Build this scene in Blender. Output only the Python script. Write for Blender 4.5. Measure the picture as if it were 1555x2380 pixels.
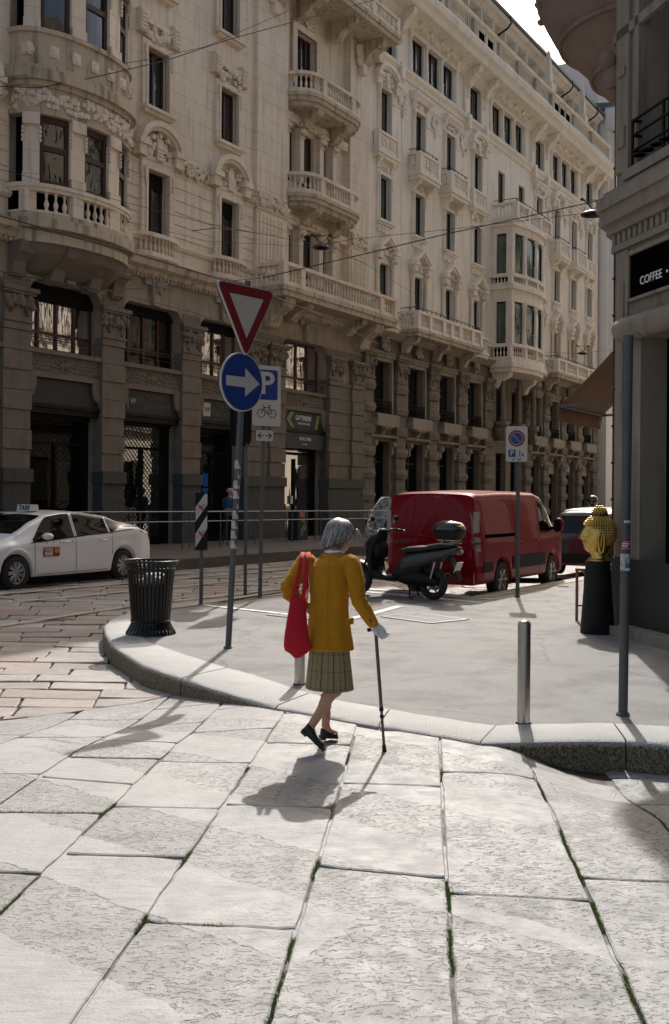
import bpy, math, random
from mathutils import Vector, Matrix, noise
from math import sin, cos, pi, radians as R
sc = bpy.context.scene
for o in list(bpy.data.objects): bpy.data.objects.remove(o)
# ---------------------------------------------------------------- camera
cam = bpy.data.cameras.new('camera'); camo = bpy.data.objects.new('camera', cam)
sc.collection.objects.link(camo); sc.camera = camo
cam.sensor_fit = 'VERTICAL'; cam.sensor_height = 36.0; cam.lens = 36.0 * 2450 / 2380
cam.shift_y = -39.6 / 2380; cam.clip_start = 0.05; cam.clip_end = 3000
camo.matrix_world = Matrix.Translation((0, 0, 1.7)) @ Matrix.Rotation(R(90), 4, 'X') @ Matrix.Rotation(R(.45), 4, 'Z')
# ---------------------------------------------------------------- light
AZ, EL = R(7.5), R(44)
w = bpy.data.worlds.new('World'); sc.world = w; w.use_nodes = True
nt = w.node_tree; nt.nodes.clear()
sky = nt.nodes.new('ShaderNodeTexSky'); sky.sky_type = 'NISHITA'; sky.sun_disc = False
sky.sun_elevation = EL; sky.sun_rotation = AZ; sky.dust_density = 6.5; sky.air_density = .9; sky.ozone_density = 1.0
bg = nt.nodes.new('ShaderNodeBackground'); bg.inputs[1].default_value = 0.15
wo = nt.nodes.new('ShaderNodeOutputWorld')
wb = nt.nodes.new('ShaderNodeMix'); wb.data_type = 'RGBA'; wb.blend_type = 'MULTIPLY'; wb.inputs['Factor'].default_value = 1; wb.inputs['B'].default_value = (1.05, 1.0, .88, 1)
nt.links.new(sky.outputs[0], wb.inputs['A']); nt.links.new(wb.outputs['Result'], bg.inputs[0]); nt.links.new(bg.outputs[0], wo.inputs[0])
sun = bpy.data.lights.new('sun', 'SUN'); sun.energy = 3.15; sun.angle = R(.6); sun.color = (1.0, .965, .925)
suno = bpy.data.objects.new('sun', sun); sc.collection.objects.link(suno)
sd = Vector((sin(AZ) * cos(EL), cos(AZ) * cos(EL), sin(EL)))
suno.rotation_euler = sd.to_track_quat('Z', 'Y').to_euler()
sc.view_settings.view_transform = 'Standard'; sc.view_settings.look = 'None'
sc.view_settings.exposure = 0.45; sc.view_settings.gamma = 1.0
sc.cycles.max_bounces = 8; sc.cycles.diffuse_bounces = 4; sc.cycles.transparent_max_bounces = 12
rnd = random.Random(7)
COL = sc.collection
# ---------------------------------------------------------------- materials
def mat(name, col, rough=.6, metal=0.0, var=0.0, vs=3.0, bump=0.0, bs=40.0, spec=.5, coat=0.0, streak=0.0, alpha=1.0,
        ior=1.5, trans=0.0, obj=True, det=5.0, stain=None, ss=.6):
    m = bpy.data.materials.new(name); m.use_nodes = True
    n = m.node_tree; b = n.nodes['Principled BSDF']; L = n.links
    b.inputs['Roughness'].default_value = rough; b.inputs['Metallic'].default_value = metal
    b.inputs['Specular IOR Level'].default_value = spec; b.inputs['IOR'].default_value = ior
    b.inputs['Coat Weight'].default_value = coat; b.inputs['Coat Roughness'].default_value = .04
    b.inputs['Transmission Weight'].default_value = trans; b.inputs['Alpha'].default_value = alpha
    b.inputs['Base Color'].default_value = (*col, 1)
    tc = n.nodes.new('ShaderNodeTexCoord'); co = tc.outputs['Object']
    cur = None
    if var:
        t = n.nodes.new('ShaderNodeTexNoise'); t.inputs['Scale'].default_value = vs; t.inputs['Detail'].default_value = det
        t.inputs['Roughness'].default_value = .65; L.new(co, t.inputs['Vector'])
        mr = n.nodes.new('ShaderNodeMapRange'); mr.inputs['From Min'].default_value = .25; mr.inputs['From Max'].default_value = .75
        mr.inputs['To Min'].default_value = 1 - var; mr.inputs['To Max'].default_value = 1 + var
        L.new(t.outputs['Fac'], mr.inputs['Value'])
        mx = n.nodes.new('ShaderNodeMix'); mx.data_type = 'RGBA'; mx.blend_type = 'MULTIPLY'; mx.inputs['Factor'].default_value = 1
        mx.inputs['A'].default_value = (*col, 1); L.new(mr.outputs[0], mx.inputs['B']); cur = mx.outputs['Result']
    if streak:
        mp = n.nodes.new('ShaderNodeMapping'); mp.inputs['Scale'].default_value = (5.5, 5.5, .5); L.new(co, mp.inputs['Vector'])
        t = n.nodes.new('ShaderNodeTexNoise'); t.inputs['Scale'].default_value = 1.0; t.inputs['Detail'].default_value = 6; L.new(mp.outputs[0], t.inputs['Vector'])
        mr = n.nodes.new('ShaderNodeMapRange'); mr.inputs['From Min'].default_value = .5; mr.inputs['From Max'].default_value = .72
        mr.inputs['To Min'].default_value = 1.0; mr.inputs['To Max'].default_value = 1 - streak
        L.new(t.outputs['Fac'], mr.inputs['Value'])
        mx = n.nodes.new('ShaderNodeMix'); mx.data_type = 'RGBA'; mx.blend_type = 'MULTIPLY'; mx.inputs['Factor'].default_value = 1
        if cur: L.new(cur, mx.inputs['A'])
        else: mx.inputs['A'].default_value = (*col, 1)
        L.new(mr.outputs[0], mx.inputs['B']); cur = mx.outputs['Result']
    if stain:
        t = n.nodes.new('ShaderNodeTexNoise'); t.inputs['Scale'].default_value = ss; t.inputs['Detail'].default_value = 7; t.inputs['Roughness'].default_value = .7
        L.new(co, t.inputs['Vector'])
        mr = n.nodes.new('ShaderNodeMapRange'); mr.inputs['From Min'].default_value = .48; mr.inputs['From Max'].default_value = .68
        L.new(t.outputs['Fac'], mr.inputs['Value'])
        mx = n.nodes.new('ShaderNodeMix'); mx.data_type = 'RGBA'; L.new(mr.outputs[0], mx.inputs['Factor'])
        if cur: L.new(cur, mx.inputs['A'])
        else: mx.inputs['A'].default_value = (*col, 1)
        mx.inputs['B'].default_value = (*stain, 1); cur = mx.outputs['Result']
    if cur: L.new(cur, b.inputs['Base Color'])
    if bump:
        t = n.nodes.new('ShaderNodeTexNoise'); t.inputs['Scale'].default_value = bs; t.inputs['Detail'].default_value = 4; L.new(co, t.inputs['Vector'])
        bp = n.nodes.new('ShaderNodeBump'); bp.inputs['Strength'].default_value = bump; bp.inputs['Distance'].default_value = .02
        L.new(t.outputs['Fac'], bp.inputs['Height']); L.new(bp.outputs[0], b.inputs['Normal'])
    return m
M = {}
def joints(m, per, wd, dark, x=True):      # fine ashlar joints, level courses
    n = m.node_tree; L = n.links; b = n.nodes['Principled BSDF']; src = b.inputs['Base Color'].links[0].from_socket
    tc = n.nodes.new('ShaderNodeTexCoord'); s = n.nodes.new('ShaderNodeSeparateXYZ'); L.new(tc.outputs['Object'], s.inputs[0])
    nz = n.nodes.new('ShaderNodeTexNoise'); nz.inputs['Scale'].default_value = 1.3; L.new(tc.outputs['Object'], nz.inputs[0])
    q = n.nodes.new('ShaderNodeMath'); q.operation = 'DIVIDE'; L.new(s.outputs[2], q.inputs[0]); q.inputs[1].default_value = per
    f = n.nodes.new('ShaderNodeMath'); f.operation = 'FRACT'; L.new(q.outputs[0], f.inputs[0]); c = n.nodes.new('ShaderNodeMath'); c.operation = 'LESS_THAN'; L.new(f.outputs[0], c.inputs[0]); c.inputs[1].default_value = wd / per
    k = n.nodes.new('ShaderNodeMath'); k.operation = 'MULTIPLY'; L.new(c.outputs[0], k.inputs[0]); L.new(nz.outputs['Fac'], k.inputs[1])
    mx = n.nodes.new('ShaderNodeMix'); mx.data_type = 'RGBA'; L.new(k.outputs[0], mx.inputs['Factor']); L.new(src, mx.inputs['A']); mx.inputs['B'].default_value = (*dark, 1); L.new(mx.outputs['Result'], b.inputs['Base Color']); return m
M['stone'] = joints(mat('facade stone', (.76, .66, .54), .85, var=.13, vs=.7, bump=.25, bs=25, streak=.28, stain=(.60, .51, .41), ss=.35), .62, .022, (.36, .30, .23))
M['stoneB'] = mat('pale facade stone', (.80, .725, .62), .85, var=.10, vs=.8, bump=.2, bs=25, streak=.2)
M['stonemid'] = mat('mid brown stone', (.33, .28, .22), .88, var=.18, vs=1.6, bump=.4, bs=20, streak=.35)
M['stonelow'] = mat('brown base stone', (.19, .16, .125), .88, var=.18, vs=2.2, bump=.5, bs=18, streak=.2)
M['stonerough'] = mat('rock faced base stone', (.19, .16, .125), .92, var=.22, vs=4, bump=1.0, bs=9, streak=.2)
M['granite'] = mat('grey granite plinth', (.075, .073, .066), .8, var=.25, vs=14, bump=.3, bs=60, streak=.2)
M['stain'] = mat('weathered ledge stone', (.50, .42, .32), .9, var=.15, vs=2, bump=.35, bs=22, streak=.62)
M['dark'] = mat('dark interior', (.004, .004, .004), .9, spec=0)
M['black'] = mat('black metal', (.006, .006, .006), .5, spec=.2)
M['wood'] = mat('red brown window wood', (.075, .018, .010), .5, var=.15, vs=6)
M['wood2'] = mat('dark brown window wood', (.05, .02, .014), .5, var=.15, vs=6)
M['shutter'] = mat('dark roller shutter', (.010, .010, .009), .7, spec=.1)
M['curtain'] = mat('white net curtain', (.40, .43, .41), .9, var=.1, vs=6)
M['winmetal'] = mat('black window frame', (.008, .011, .016), .4, spec=.3)
M['roofz'] = mat('grey green zinc', (.10, .135, .13), .5, var=.15, vs=3)
M['rooftile'] = mat('terracotta roof', (.28, .15, .10), .8, var=.2, vs=3)
M['steel'] = mat('brushed stainless steel', (.42, .40, .37), .3, metal=1, var=.08, vs=30, bump=.06, bs=90)
M['galv'] = mat('galvanised grey pole', (.085, .09, .092), .5, metal=.35, var=.2, vs=9, bump=.15, bs=30)
M['white'] = mat('white paint', (.80, .80, .80), .4)
M['offwhite'] = mat('sign white', (.46, .44, .41), .45, var=.06, vs=5)
M['signred'] = mat('sign red', (.17, .002, .010), .45)
M['signblue'] = mat('sign blue', (.003, .030, .20), .45)
M['signback'] = mat('sign back', (.008, .008, .009), .6, spec=.2)
M['blacktxt'] = mat('black print', (.01, .01, .01), .6)
M['rubber'] = mat('tyre rubber', (.018, .018, .018), .85, bump=.2, bs=60)
M['wire'] = mat('black wire', (.02, .02, .02), .6)

def glassmat(name, col, wave=.0, ws=2.0, rough=.02, ior=1.9, sx=(1, 1, 1)):
    m = mat(name, col, rough, ior=ior, spec=.5)
    if wave:
        n = m.node_tree; L = n.links; tc = n.nodes.new('ShaderNodeTexCoord'); mp = n.nodes.new('ShaderNodeMapping')
        mp.inputs['Scale'].default_value = sx; L.new(tc.outputs['Object'], mp.inputs[0])
        t = n.nodes.new('ShaderNodeTexNoise'); t.inputs['Scale'].default_value = ws; t.inputs['Detail'].default_value = 1.5; L.new(mp.outputs[0], t.inputs['Vector'])
        bp = n.nodes.new('ShaderNodeBump'); bp.inputs['Strength'].default_value = wave; bp.inputs['Distance'].default_value = .05
        L.new(t.outputs['Fac'], bp.inputs['Height']); L.new(bp.outputs[0], n.nodes['Principled BSDF'].inputs['Normal'])
    return m
M['glass'] = glassmat('window glass', (.008, .012, .014), .35, 1.6, sx=(2.5, 2.5, .8), ior=2.0)
M['glassC'] = glassmat('window glass with pale blind behind', (.05, .055, .05), .2, 1.6, sx=(2.5, 2.5, .8), ior=1.8)
M['glassG'] = glassmat('green tinted window glass', (.012, .05, .04), .3, 1.6, sx=(2.5, 2.5, .8), ior=2.1)
M['shopglass'] = glassmat('shop window glass', (.002, .003, .003), .08, 1.0, ior=1.4)
M['carglass'] = glassmat('car glass', (.003, .004, .004), ior=1.42)
# ---------------------------------------------------------------- mesh helper
class MB:
    def __init__(s): s.v = []; s.f = []; s.m = Matrix.Identity(4); s.cuts = [(0, 0)]
    def cut(s):
        if (len(s.v), len(s.f)) != s.cuts[-1]: s.cuts.append((len(s.v), len(s.f)))
    def add(s, vs, fs):
        k = len(s.v); s.v += [s.m @ Vector(p) for p in vs]; s.f += [tuple(i + k for i in f) for f in fs]
    def box(s, x0, x1, y0, y1, z0, z1):
        if x0 > x1: x0, x1 = x1, x0
        if y0 > y1: y0, y1 = y1, y0
        if z0 > z1: z0, z1 = z1, z0
        s.add([(x0, y0, z0), (x1, y0, z0), (x1, y1, z0), (x0, y1, z0), (x0, y0, z1), (x1, y0, z1), (x1, y1, z1), (x0, y1, z1)],
              [(0, 3, 2, 1), (4, 5, 6, 7), (0, 1, 5, 4), (1, 2, 6, 5), (2, 3, 7, 6), (3, 0, 4, 7)])
    def quad(s, *p): s.add(p, [tuple(range(len(p)))])
    def loft(s, rings, cap=True, closed=True):
        n = len(rings[0]); k = []; vs = [p for r in rings for p in r]; fs = []
        for i in range(len(rings) - 1):
            for j in range(n if closed else n - 1):
                a = i * n + j; b = i * n + (j + 1) % n
                fs.append((a, b, b + n, a + n))
        if cap: fs.append(tuple(range(n - 1, -1, -1))); fs.append(tuple((len(rings) - 1) * n + j for j in range(n)))
        s.add(vs, fs)
    def lathe(s, prof, n=12, c=(0, 0, 0), a0=0, a1=2 * pi, cap=True):
        full = abs(a1 - a0 - 2 * pi) < 1e-6
        m = n if full else n + 1
        rings = [[(c[0] + r * cos(a0 + (a1 - a0) * j / n), c[1] + r * sin(a0 + (a1 - a0) * j / n), c[2] + z) for j in range(m)] for r, z in prof]
        s.loft(rings, cap and full, full)
    def tube(s, pts, r, n=8, cap=True):
        pts = [Vector(p) for p in pts]; rs = r if isinstance(r, (list, tuple)) else [r] * len(pts); rings = []
        for i, p in enumerate(pts):
            t = (pts[min(i + 1, len(pts) - 1)] - pts[max(i - 1, 0)]).normalized()
            u = t.cross(Vector((0, 0, 1)))
            if u.length < 1e-3: u = t.cross(Vector((0, 1, 0)))
            u.normalize(); v = u.cross(t)
            rings.append([tuple(p + rs[i] * (cos(2 * pi * j / n) * u + sin(2 * pi * j / n) * v)) for j in range(n)])
        s.loft(rings, cap)
    def prism(s, poly, h0, h1, ax='y'):
        # poly in plane, extruded along ax
        def P(a, b, h): return {'y': (a, h, b), 'x': (h, a, b), 'z': (a, b, h)}[ax]
        n = len(poly); vs = [P(a, b, h0) for a, b in poly] + [P(a, b, h1) for a, b in poly]
        fs = [tuple(range(n)), tuple(range(2 * n - 1, n - 1, -1))] + [(i, i + n, (i + 1) % n + n, (i + 1) % n) for i in range(n)]
        s.add(vs, fs)
    def sph(s, c, r, n=8, k=5):
        r = r if isinstance(r, (tuple, list)) else (r, r, r)
        rings = [[(c[0] + r[0] * sin(pi * i / k) * cos(2 * pi * j / n), c[1] + r[1] * sin(pi * i / k) * sin(2 * pi * j / n), c[2] + r[2] * cos(pi * i / k)) for j in range(n)] for i in range(1, k)]
        vs = [p for q in rings for p in q] + [(c[0], c[1], c[2] + r[2]), (c[0], c[1], c[2] - r[2])]; fs = []
        for i in range(k - 2):
            for j in range(n):
                a = i * n + j; b = i * n + (j + 1) % n; fs.append((a, a + n, b + n, b))
        t = len(vs) - 2
        for j in range(n): fs.append((t, j, (j + 1) % n)); fs.append((t + 1, (k - 2) * n + (j + 1) % n, (k - 2) * n + j))
        s.add(vs, fs)
def link(o, parent=None):
    COL.objects.link(o)
    if parent is not None: o.parent = parent
    return o
def obj(name, mb, m, parent=None, smooth=False, auto=None):
    if len(mb.cuts) > 1:                # one object per piece
        mb.cut(); r = None; cs_ = mb.cuts
        if cs_[-1] != (len(mb.v), len(mb.f)): cs_ = cs_ + [(len(mb.v), len(mb.f))]
        for (v0, f0), (v1, f1) in zip(cs_[:-1], cs_[1:]):
            q = MB(); q.v = mb.v[v0:v1]; q.f = [tuple(i - v0 for i in f) for f in mb.f[f0:f1]]
            if q.f: r = obj(name, q, m, parent, smooth, auto)
        return r
    me = bpy.data.meshes.new(name); me.from_pydata([tuple(p) for p in mb.v], [], mb.f); me.update()
    import bmesh
    b = bmesh.new(); b.from_mesh(me); bmesh.ops.recalc_face_normals(b, faces=b.faces); b.to_mesh(me); b.free()
    me.materials.append(M[m] if isinstance(m, str) else m)
    if smooth or auto:
        for p in me.polygons: p.use_smooth = True
        if auto:
            try: me.set_sharp_from_angle(angle=R(auto))
            except Exception: pass
    return link(bpy.data.objects.new(name, me), parent)
def tag(o, label=None, cat=None, group=None, kind=None):
    if label: o['label'] = label
    if cat: o['category'] = cat
    if group: o['group'] = group
    if kind: o['kind'] = kind
    return o
def empty(name, loc, rz=0, label=None, cat=None, group=None):
    o = bpy.data.objects.new(name, None); o.empty_display_size = .1
    o.location = loc; o.rotation_euler = (0, 0, rz); link(o); return tag(o, label, cat, group)
def struct(name, mb, m, smooth=False): return tag(obj(name, mb, m, None, smooth), kind='structure')
def dup(root, loc=None, rz=None, label=None, parent=None):
    r = root.copy(); COL.objects.link(r)
    if parent is not None: r.parent = parent
    if loc is not None: r.location = loc
    if rz is not None: r.rotation_euler = (0, 0, rz)
    if label: r['label'] = label
    for ch in list(root.children): dup(ch, parent=r)
    return r
TMP = bpy.data.scenes.new('tmp')
def evalmesh(o):                        # evaluate one object alone, in a scratch scene
    TMP.collection.objects.link(o); vl = TMP.view_layers[0]; vl.update()
    me = bpy.data.meshes.new_from_object(o.evaluated_get(vl.depsgraph)); TMP.collection.objects.unlink(o); return me
def text(name, body, size, m, parent, loc, rot=(R(90), 0, 0), ext=.003, align='CENTER', sx=1.0, bold=0.0):
    cu = bpy.data.curves.new(name, 'FONT'); cu.body = body; cu.size = size; cu.align_x = align; cu.align_y = 'CENTER'
    cu.extrude = ext; cu.offset = bold; cu.resolution_u = 3
    t = bpy.data.objects.new(name, cu); me = evalmesh(t)
    bpy.data.objects.remove(t); me.materials.clear(); me.materials.append(M[m] if isinstance(m, str) else m)
    o = link(bpy.data.objects.new(name, me), parent); o.location = loc; o.rotation_euler = rot; o.scale = (sx, 1, 1)
    return o
def apply_mods(o):
    par = o.parent; o.parent = None; me = evalmesh(o); o.parent = par
    o.modifiers.clear(); o.data = me
    return o
def remesh(o, vox, smooth=3, sub=0):
    md = o.modifiers.new('r', 'REMESH'); md.mode = 'VOXEL'; md.voxel_size = vox; md.use_smooth_shade = True
    if smooth:
        s = o.modifiers.new('s', 'SMOOTH'); s.iterations = smooth; s.factor = .5
    apply_mods(o)
    for p in o.data.polygons: p.use_smooth = True
    return o
def lerp(a, b, t): return a + (b - a) * t
def sstep(a, b, x):
    t = max(0, min(1, (x - a) / (b - a))); return t * t * (3 - 2 * t)
# ================================================================ GROUND
KO = [(-2.95, 15.0), (-3.02, 14.2), (-2.95, 13.5), (-2.78, 12.8), (-2.47, 11.75), (-1.89, 10.43), (-1.40, 9.70), (-.96, 9.10), (-.46, 8.42), (.01, 8.03), (.34, 7.77), (.70, 7.52), (1.02, 7.28), (1.3, 7.31), (1.55, 7.34), (2.05, 7.36), (2.45, 7.2), (3.3, 6.8), (4.6, 6.1)]
KI = [(-2.62, 15.15), (-2.62, 14.2), (-2.5, 13.3), (-2.3, 12.6), (-2.11, 12.05), (-1.61, 11.20), (-1.03, 10.30), (-.74, 9.90), (-.20, 9.02), (.10, 8.66), (.45, 8.36), (.85, 8.05), (1.21, 7.80), (1.37, 7.84), (1.7, 7.88), (2.11, 7.92), (2.55, 7.80), (3.45, 7.35), (4.8, 6.65)]
def zroad(x, y):
    z = -.065
    z += .045 * sstep(6.2, 7.6, y) * sstep(-1.0, -.3, x) * sstep(1.6, 1.0, x)
    z -= .14 * sstep(-.5, -1.9, x) * sstep(7.0, 9.0, y) * sstep(17.5, 15.0, y)
    z -= .15 * sstep(1.05, 1.9, x) * sstep(5.6, 6.9, y)
    z -= .06 * sstep(15, 18, y)
    return z
mb = MB(); S = 400; mb.quad((-S, -S, -.32), (S, -S, -.32), (S, S, -.32), (-S, S, -.32))
struct('ground', mb, mat('earth bed', (.06, .052, .042), .95, var=.4, vs=8, bump=.8, bs=30))
def clip(poly, nx, ny, c):   # keep nx*x+ny*y<=c
    out = []
    for i in range(len(poly)):
        a, b = poly[i], poly[(i + 1) % len(poly)]
        da, db = nx * a[0] + ny * a[1] - c, nx * b[0] + ny * b[1] - c
        if da <= 0: out.append(a)
        if (da < 0) != (db < 0) and abs(da - db) > 1e-9:
            t = da / (da - db); out.append((a[0] + t * (b[0] - a[0]), a[1] + t * (b[1] - a[1])))
    return out
def slab(mb, poly, gap, rg, tilt=.004, step=.12, bev=.012, drop=.05, wob=.006):
    if len(poly) < 3: return
    cx = sum(p[0] for p in poly) / len(poly); cy = sum(p[1] for p in poly) / len(poly)
    A = 0
    for i in range(len(poly)):
        a, b = poly[i], poly[(i + 1) % len(poly)]; A += a[0] * b[1] - b[0] * a[1]
    if abs(A) < .02: return
    if A < 0: poly = poly[::-1]
    n = len(poly); off = []
    g = [gap * rg.uniform(.6, 1.5) for _ in range(n)]
    P = poly
    for i in range(n):
        P = clip(P, *(lambda a, b, gg: (lambda ex, ey, L: (ey / L, -ex / L, (ey * a[0] - ex * a[1]) / L - gg))(b[0] - a[0], b[1] - a[1], math.hypot(b[0] - a[0], b[1] - a[1]) or 1))(poly[i], poly[(i + 1) % n], g[i]))
        if len(P) < 3: return
    pts = []
    for i in range(len(P)):
        a, b = P[i], P[(i + 1) % len(P)]; L = math.hypot(b[0] - a[0], b[1] - a[1]); k = max(1, int(L / step))
        for j in range(k):
            t = j / k; x = a[0] + (b[0] - a[0]) * t; y = a[1] + (b[1] - a[1]) * t
            w_ = wob * (1 if j else 1.8)
            pull = (.018 if j == 0 else 0)
            x += noise.noise(Vector((x * 7, y * 7, 3))) * w_ + (cx - x) * pull; y += noise.noise(Vector((x * 7, y * 7, 9))) * w_ + (cy - y) * pull
            pts.append((x, y))
    tx, ty, dz = rg.uniform(-tilt, tilt), rg.uniform(-tilt, tilt), rg.uniform(-tilt, tilt) * .6
    def Z(x, y): return zroad(x, y) + tx * (x - cx) + ty * (y - cy) + dz
    r0 = []; r1 = []; r2 = []
    for x, y in pts:
        d = math.hypot(x - cx, y - cy) or 1; s1 = 1 - bev / d; s2 = 1 - bev * 2.6 / d
        r0.append((x, y, Z(x, y) - drop)); r1.append((x, y, Z(x, y) - bev * .55))
        r2.append((cx + (x - cx) * s1, cy + (y - cy) * s1, Z(x, y)))
    r3 = [(cx + (x - cx) * .66, cy + (y - cy) * .66, Z(cx + (x - cx) * .66, cy + (y - cy) * .66)) for x, y in pts]; r4 = [(cx + (x - cx) * .33, cy + (y - cy) * .33, Z(cx + (x - cx) * .33, cy + (y - cy) * .33)) for x, y in pts]
    k = len(mb.v); mb.v += [Vector(p) for p in r0 + r1 + r2 + r3 + r4 + [(cx, cy, Z(cx, cy) + .001)]]; m_ = len(pts)
    for i in range(m_):
        j = (i + 1) % m_
        mb.f += [(k + i, k + j, k + m_ + j, k + m_ + i), (k + m_ + i, k + m_ + j, k + 2 * m_ + j, k + 2 * m_ + i), (k + 2 * m_ + i, k + 2 * m_ + j, k + 3 * m_ + j, k + 3 * m_ + i), (k + 3 * m_ + i, k + 3 * m_ + j, k + 4 * m_ + j, k + 4 * m_ + i), (k + 4 * m_ + i, k + 4 * m_ + j, k + 5 * m_)]
def inside(p, poly):
    c = False; n = len(poly); j = n - 1
    for i in range(n):
        if (poly[i][1] > p[1]) != (poly[j][1] > p[1]) and p[0] < (poly[j][0] - poly[i][0]) * (p[1] - poly[i][1]) / (poly[j][1] - poly[i][1]) + poly[i][0]: c = not c
        j = i
    return c
FAR = [(-2.95, 15.0), (-2.55, 15.75), (-2.0, 16.55), (-1.27, 17.75), (-.73, 18.56), (.05, 19.45), (1.25, 18.85), (2.35, 17.75), (4.6, 21.2), (12, 32.6), (19, 43.5), (34, 68)]
WALK = KI[::-1] + [(-2.62, 15.15)] + FAR[1:] + [(60, 66), (60, 4)]
WALKO = KO[::-1] + FAR[1:] + [(60, 66), (60, 4)]
shr = [(x + .12, y - .05) for x, y in WALKO]
# big crossing slabs: rows between nearly parallel joints (x at y=5, slope)
XL = [(-5.2, .10), (-4.55, .10), (-3.9, .10), (-3.25, .10), (-2.62, .10), (-1.98, .098), (-1.33, .094), (-.715, .10), (-.075, .09), (.545, .087), (1.165, .075), (1.755, .06), (2.4, .06), (3.05, .06), (3.7, .06), (4.4, .06), (5.0, .06)]
CUT = {6: [(2.1, 2.1), (2.9, 2.9), (5.16, 5.12), (5.94, 5.92), (6.96, 6.87), (7.9, 7.8), (8.8, 8.7), (9.9, 9.9)],
       7: [(1.9, 1.9), (3.2, 3.2), (4.34, 4.29), (6.0, 5.95), (7.35, 7.28), (8.3, 8.3), (9.3, 9.3), (10.4, 10.4)],
       8: [(2.2, 2.2), (3.45, 3.4), (5.02, 4.87), (6.45, 6.4), (7.7, 7.7)],
       9: [(2.0, 2.0), (3.1, 3.05), (4.69, 4.61), (6.7, 6.66), (7.6, 7.6)],
       10: [(1.8, 1.8), (3.3, 3.3), (4.89, 4.82), (7.0, 7.0)],
       5: [(2.0, 2.0), (3.0, 3.0), (3.95, 3.9), (4.93, 4.89), (5.82, 5.81), (6.55, 6.4), (7.05, 7.02), (7.7, 7.5), (8.4, 8.3), (9.2, 9.1), (10.2, 10.2)]}
rs = random.Random(3); nearm = MB()
for i in range(len(XL) - 1):
    c = CUT.get(i)
    if not c:
        c = []; y = -2 + rs.uniform(0, .8)
        while y < 10.8: c.append((y, y + rs.uniform(-.05, .05))); y += rs.uniform(.75, 1.35)
    if i in CUT: c = [(-2.2, -2.2), (-1.1, -1.1), (-.1, -.1), (.9, .9)] + c
    xl = lambda y, k: XL[k][0] + (y - 5) * XL[k][1]
    for a, b in zip(c[:-1], c[1:]):
        poly = [(xl(a[0], i), a[0]), (xl(a[1], i + 1), a[1]), (xl(b[1], i + 1), b[1]), (xl(b[0], i), b[0])]
        poly = clip(poly, -.62, .785, 8.62)
        if len(poly) < 3 or all(inside(p, shr) for p in poly): continue
        slab(nearm, poly, .0065 if i not in (5,) else .010, rs, .0022, .09, .009, .06, .010)
cob = MB()
y = 7.4
while y < 31:
    wv = rs.uniform(.36, .46); x = -16 + rs.uniform(0, .9)
    while x < 9:
        Ls = rs.uniform(.6, 1.05)
        a = R(-2 if y < 14.2 else 0)
        sh = 0.0 if y < 14.2 else (y - 14) * .0
        poly = [(x, y - .02 * (x + 3)), (x + Ls, y - .02 * (x + Ls + 3)), (x + Ls - .06, y + wv - .02 * (x + Ls + 3)), (x - .06, y + wv - .02 * (x + 3))]
        poly = clip(poly, .62, -.785, -8.62)
        x += Ls
        if len(poly) < 3 or all(inside(p, shr) for p in poly): continue
        if y > 14 and (x - 1.24) * .855 - (y - 43.45) * .518 < 4.9: continue
        slab(cob, poly, .008, rs, .016, .16, .013, .06, .012)
    y += wv
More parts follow.
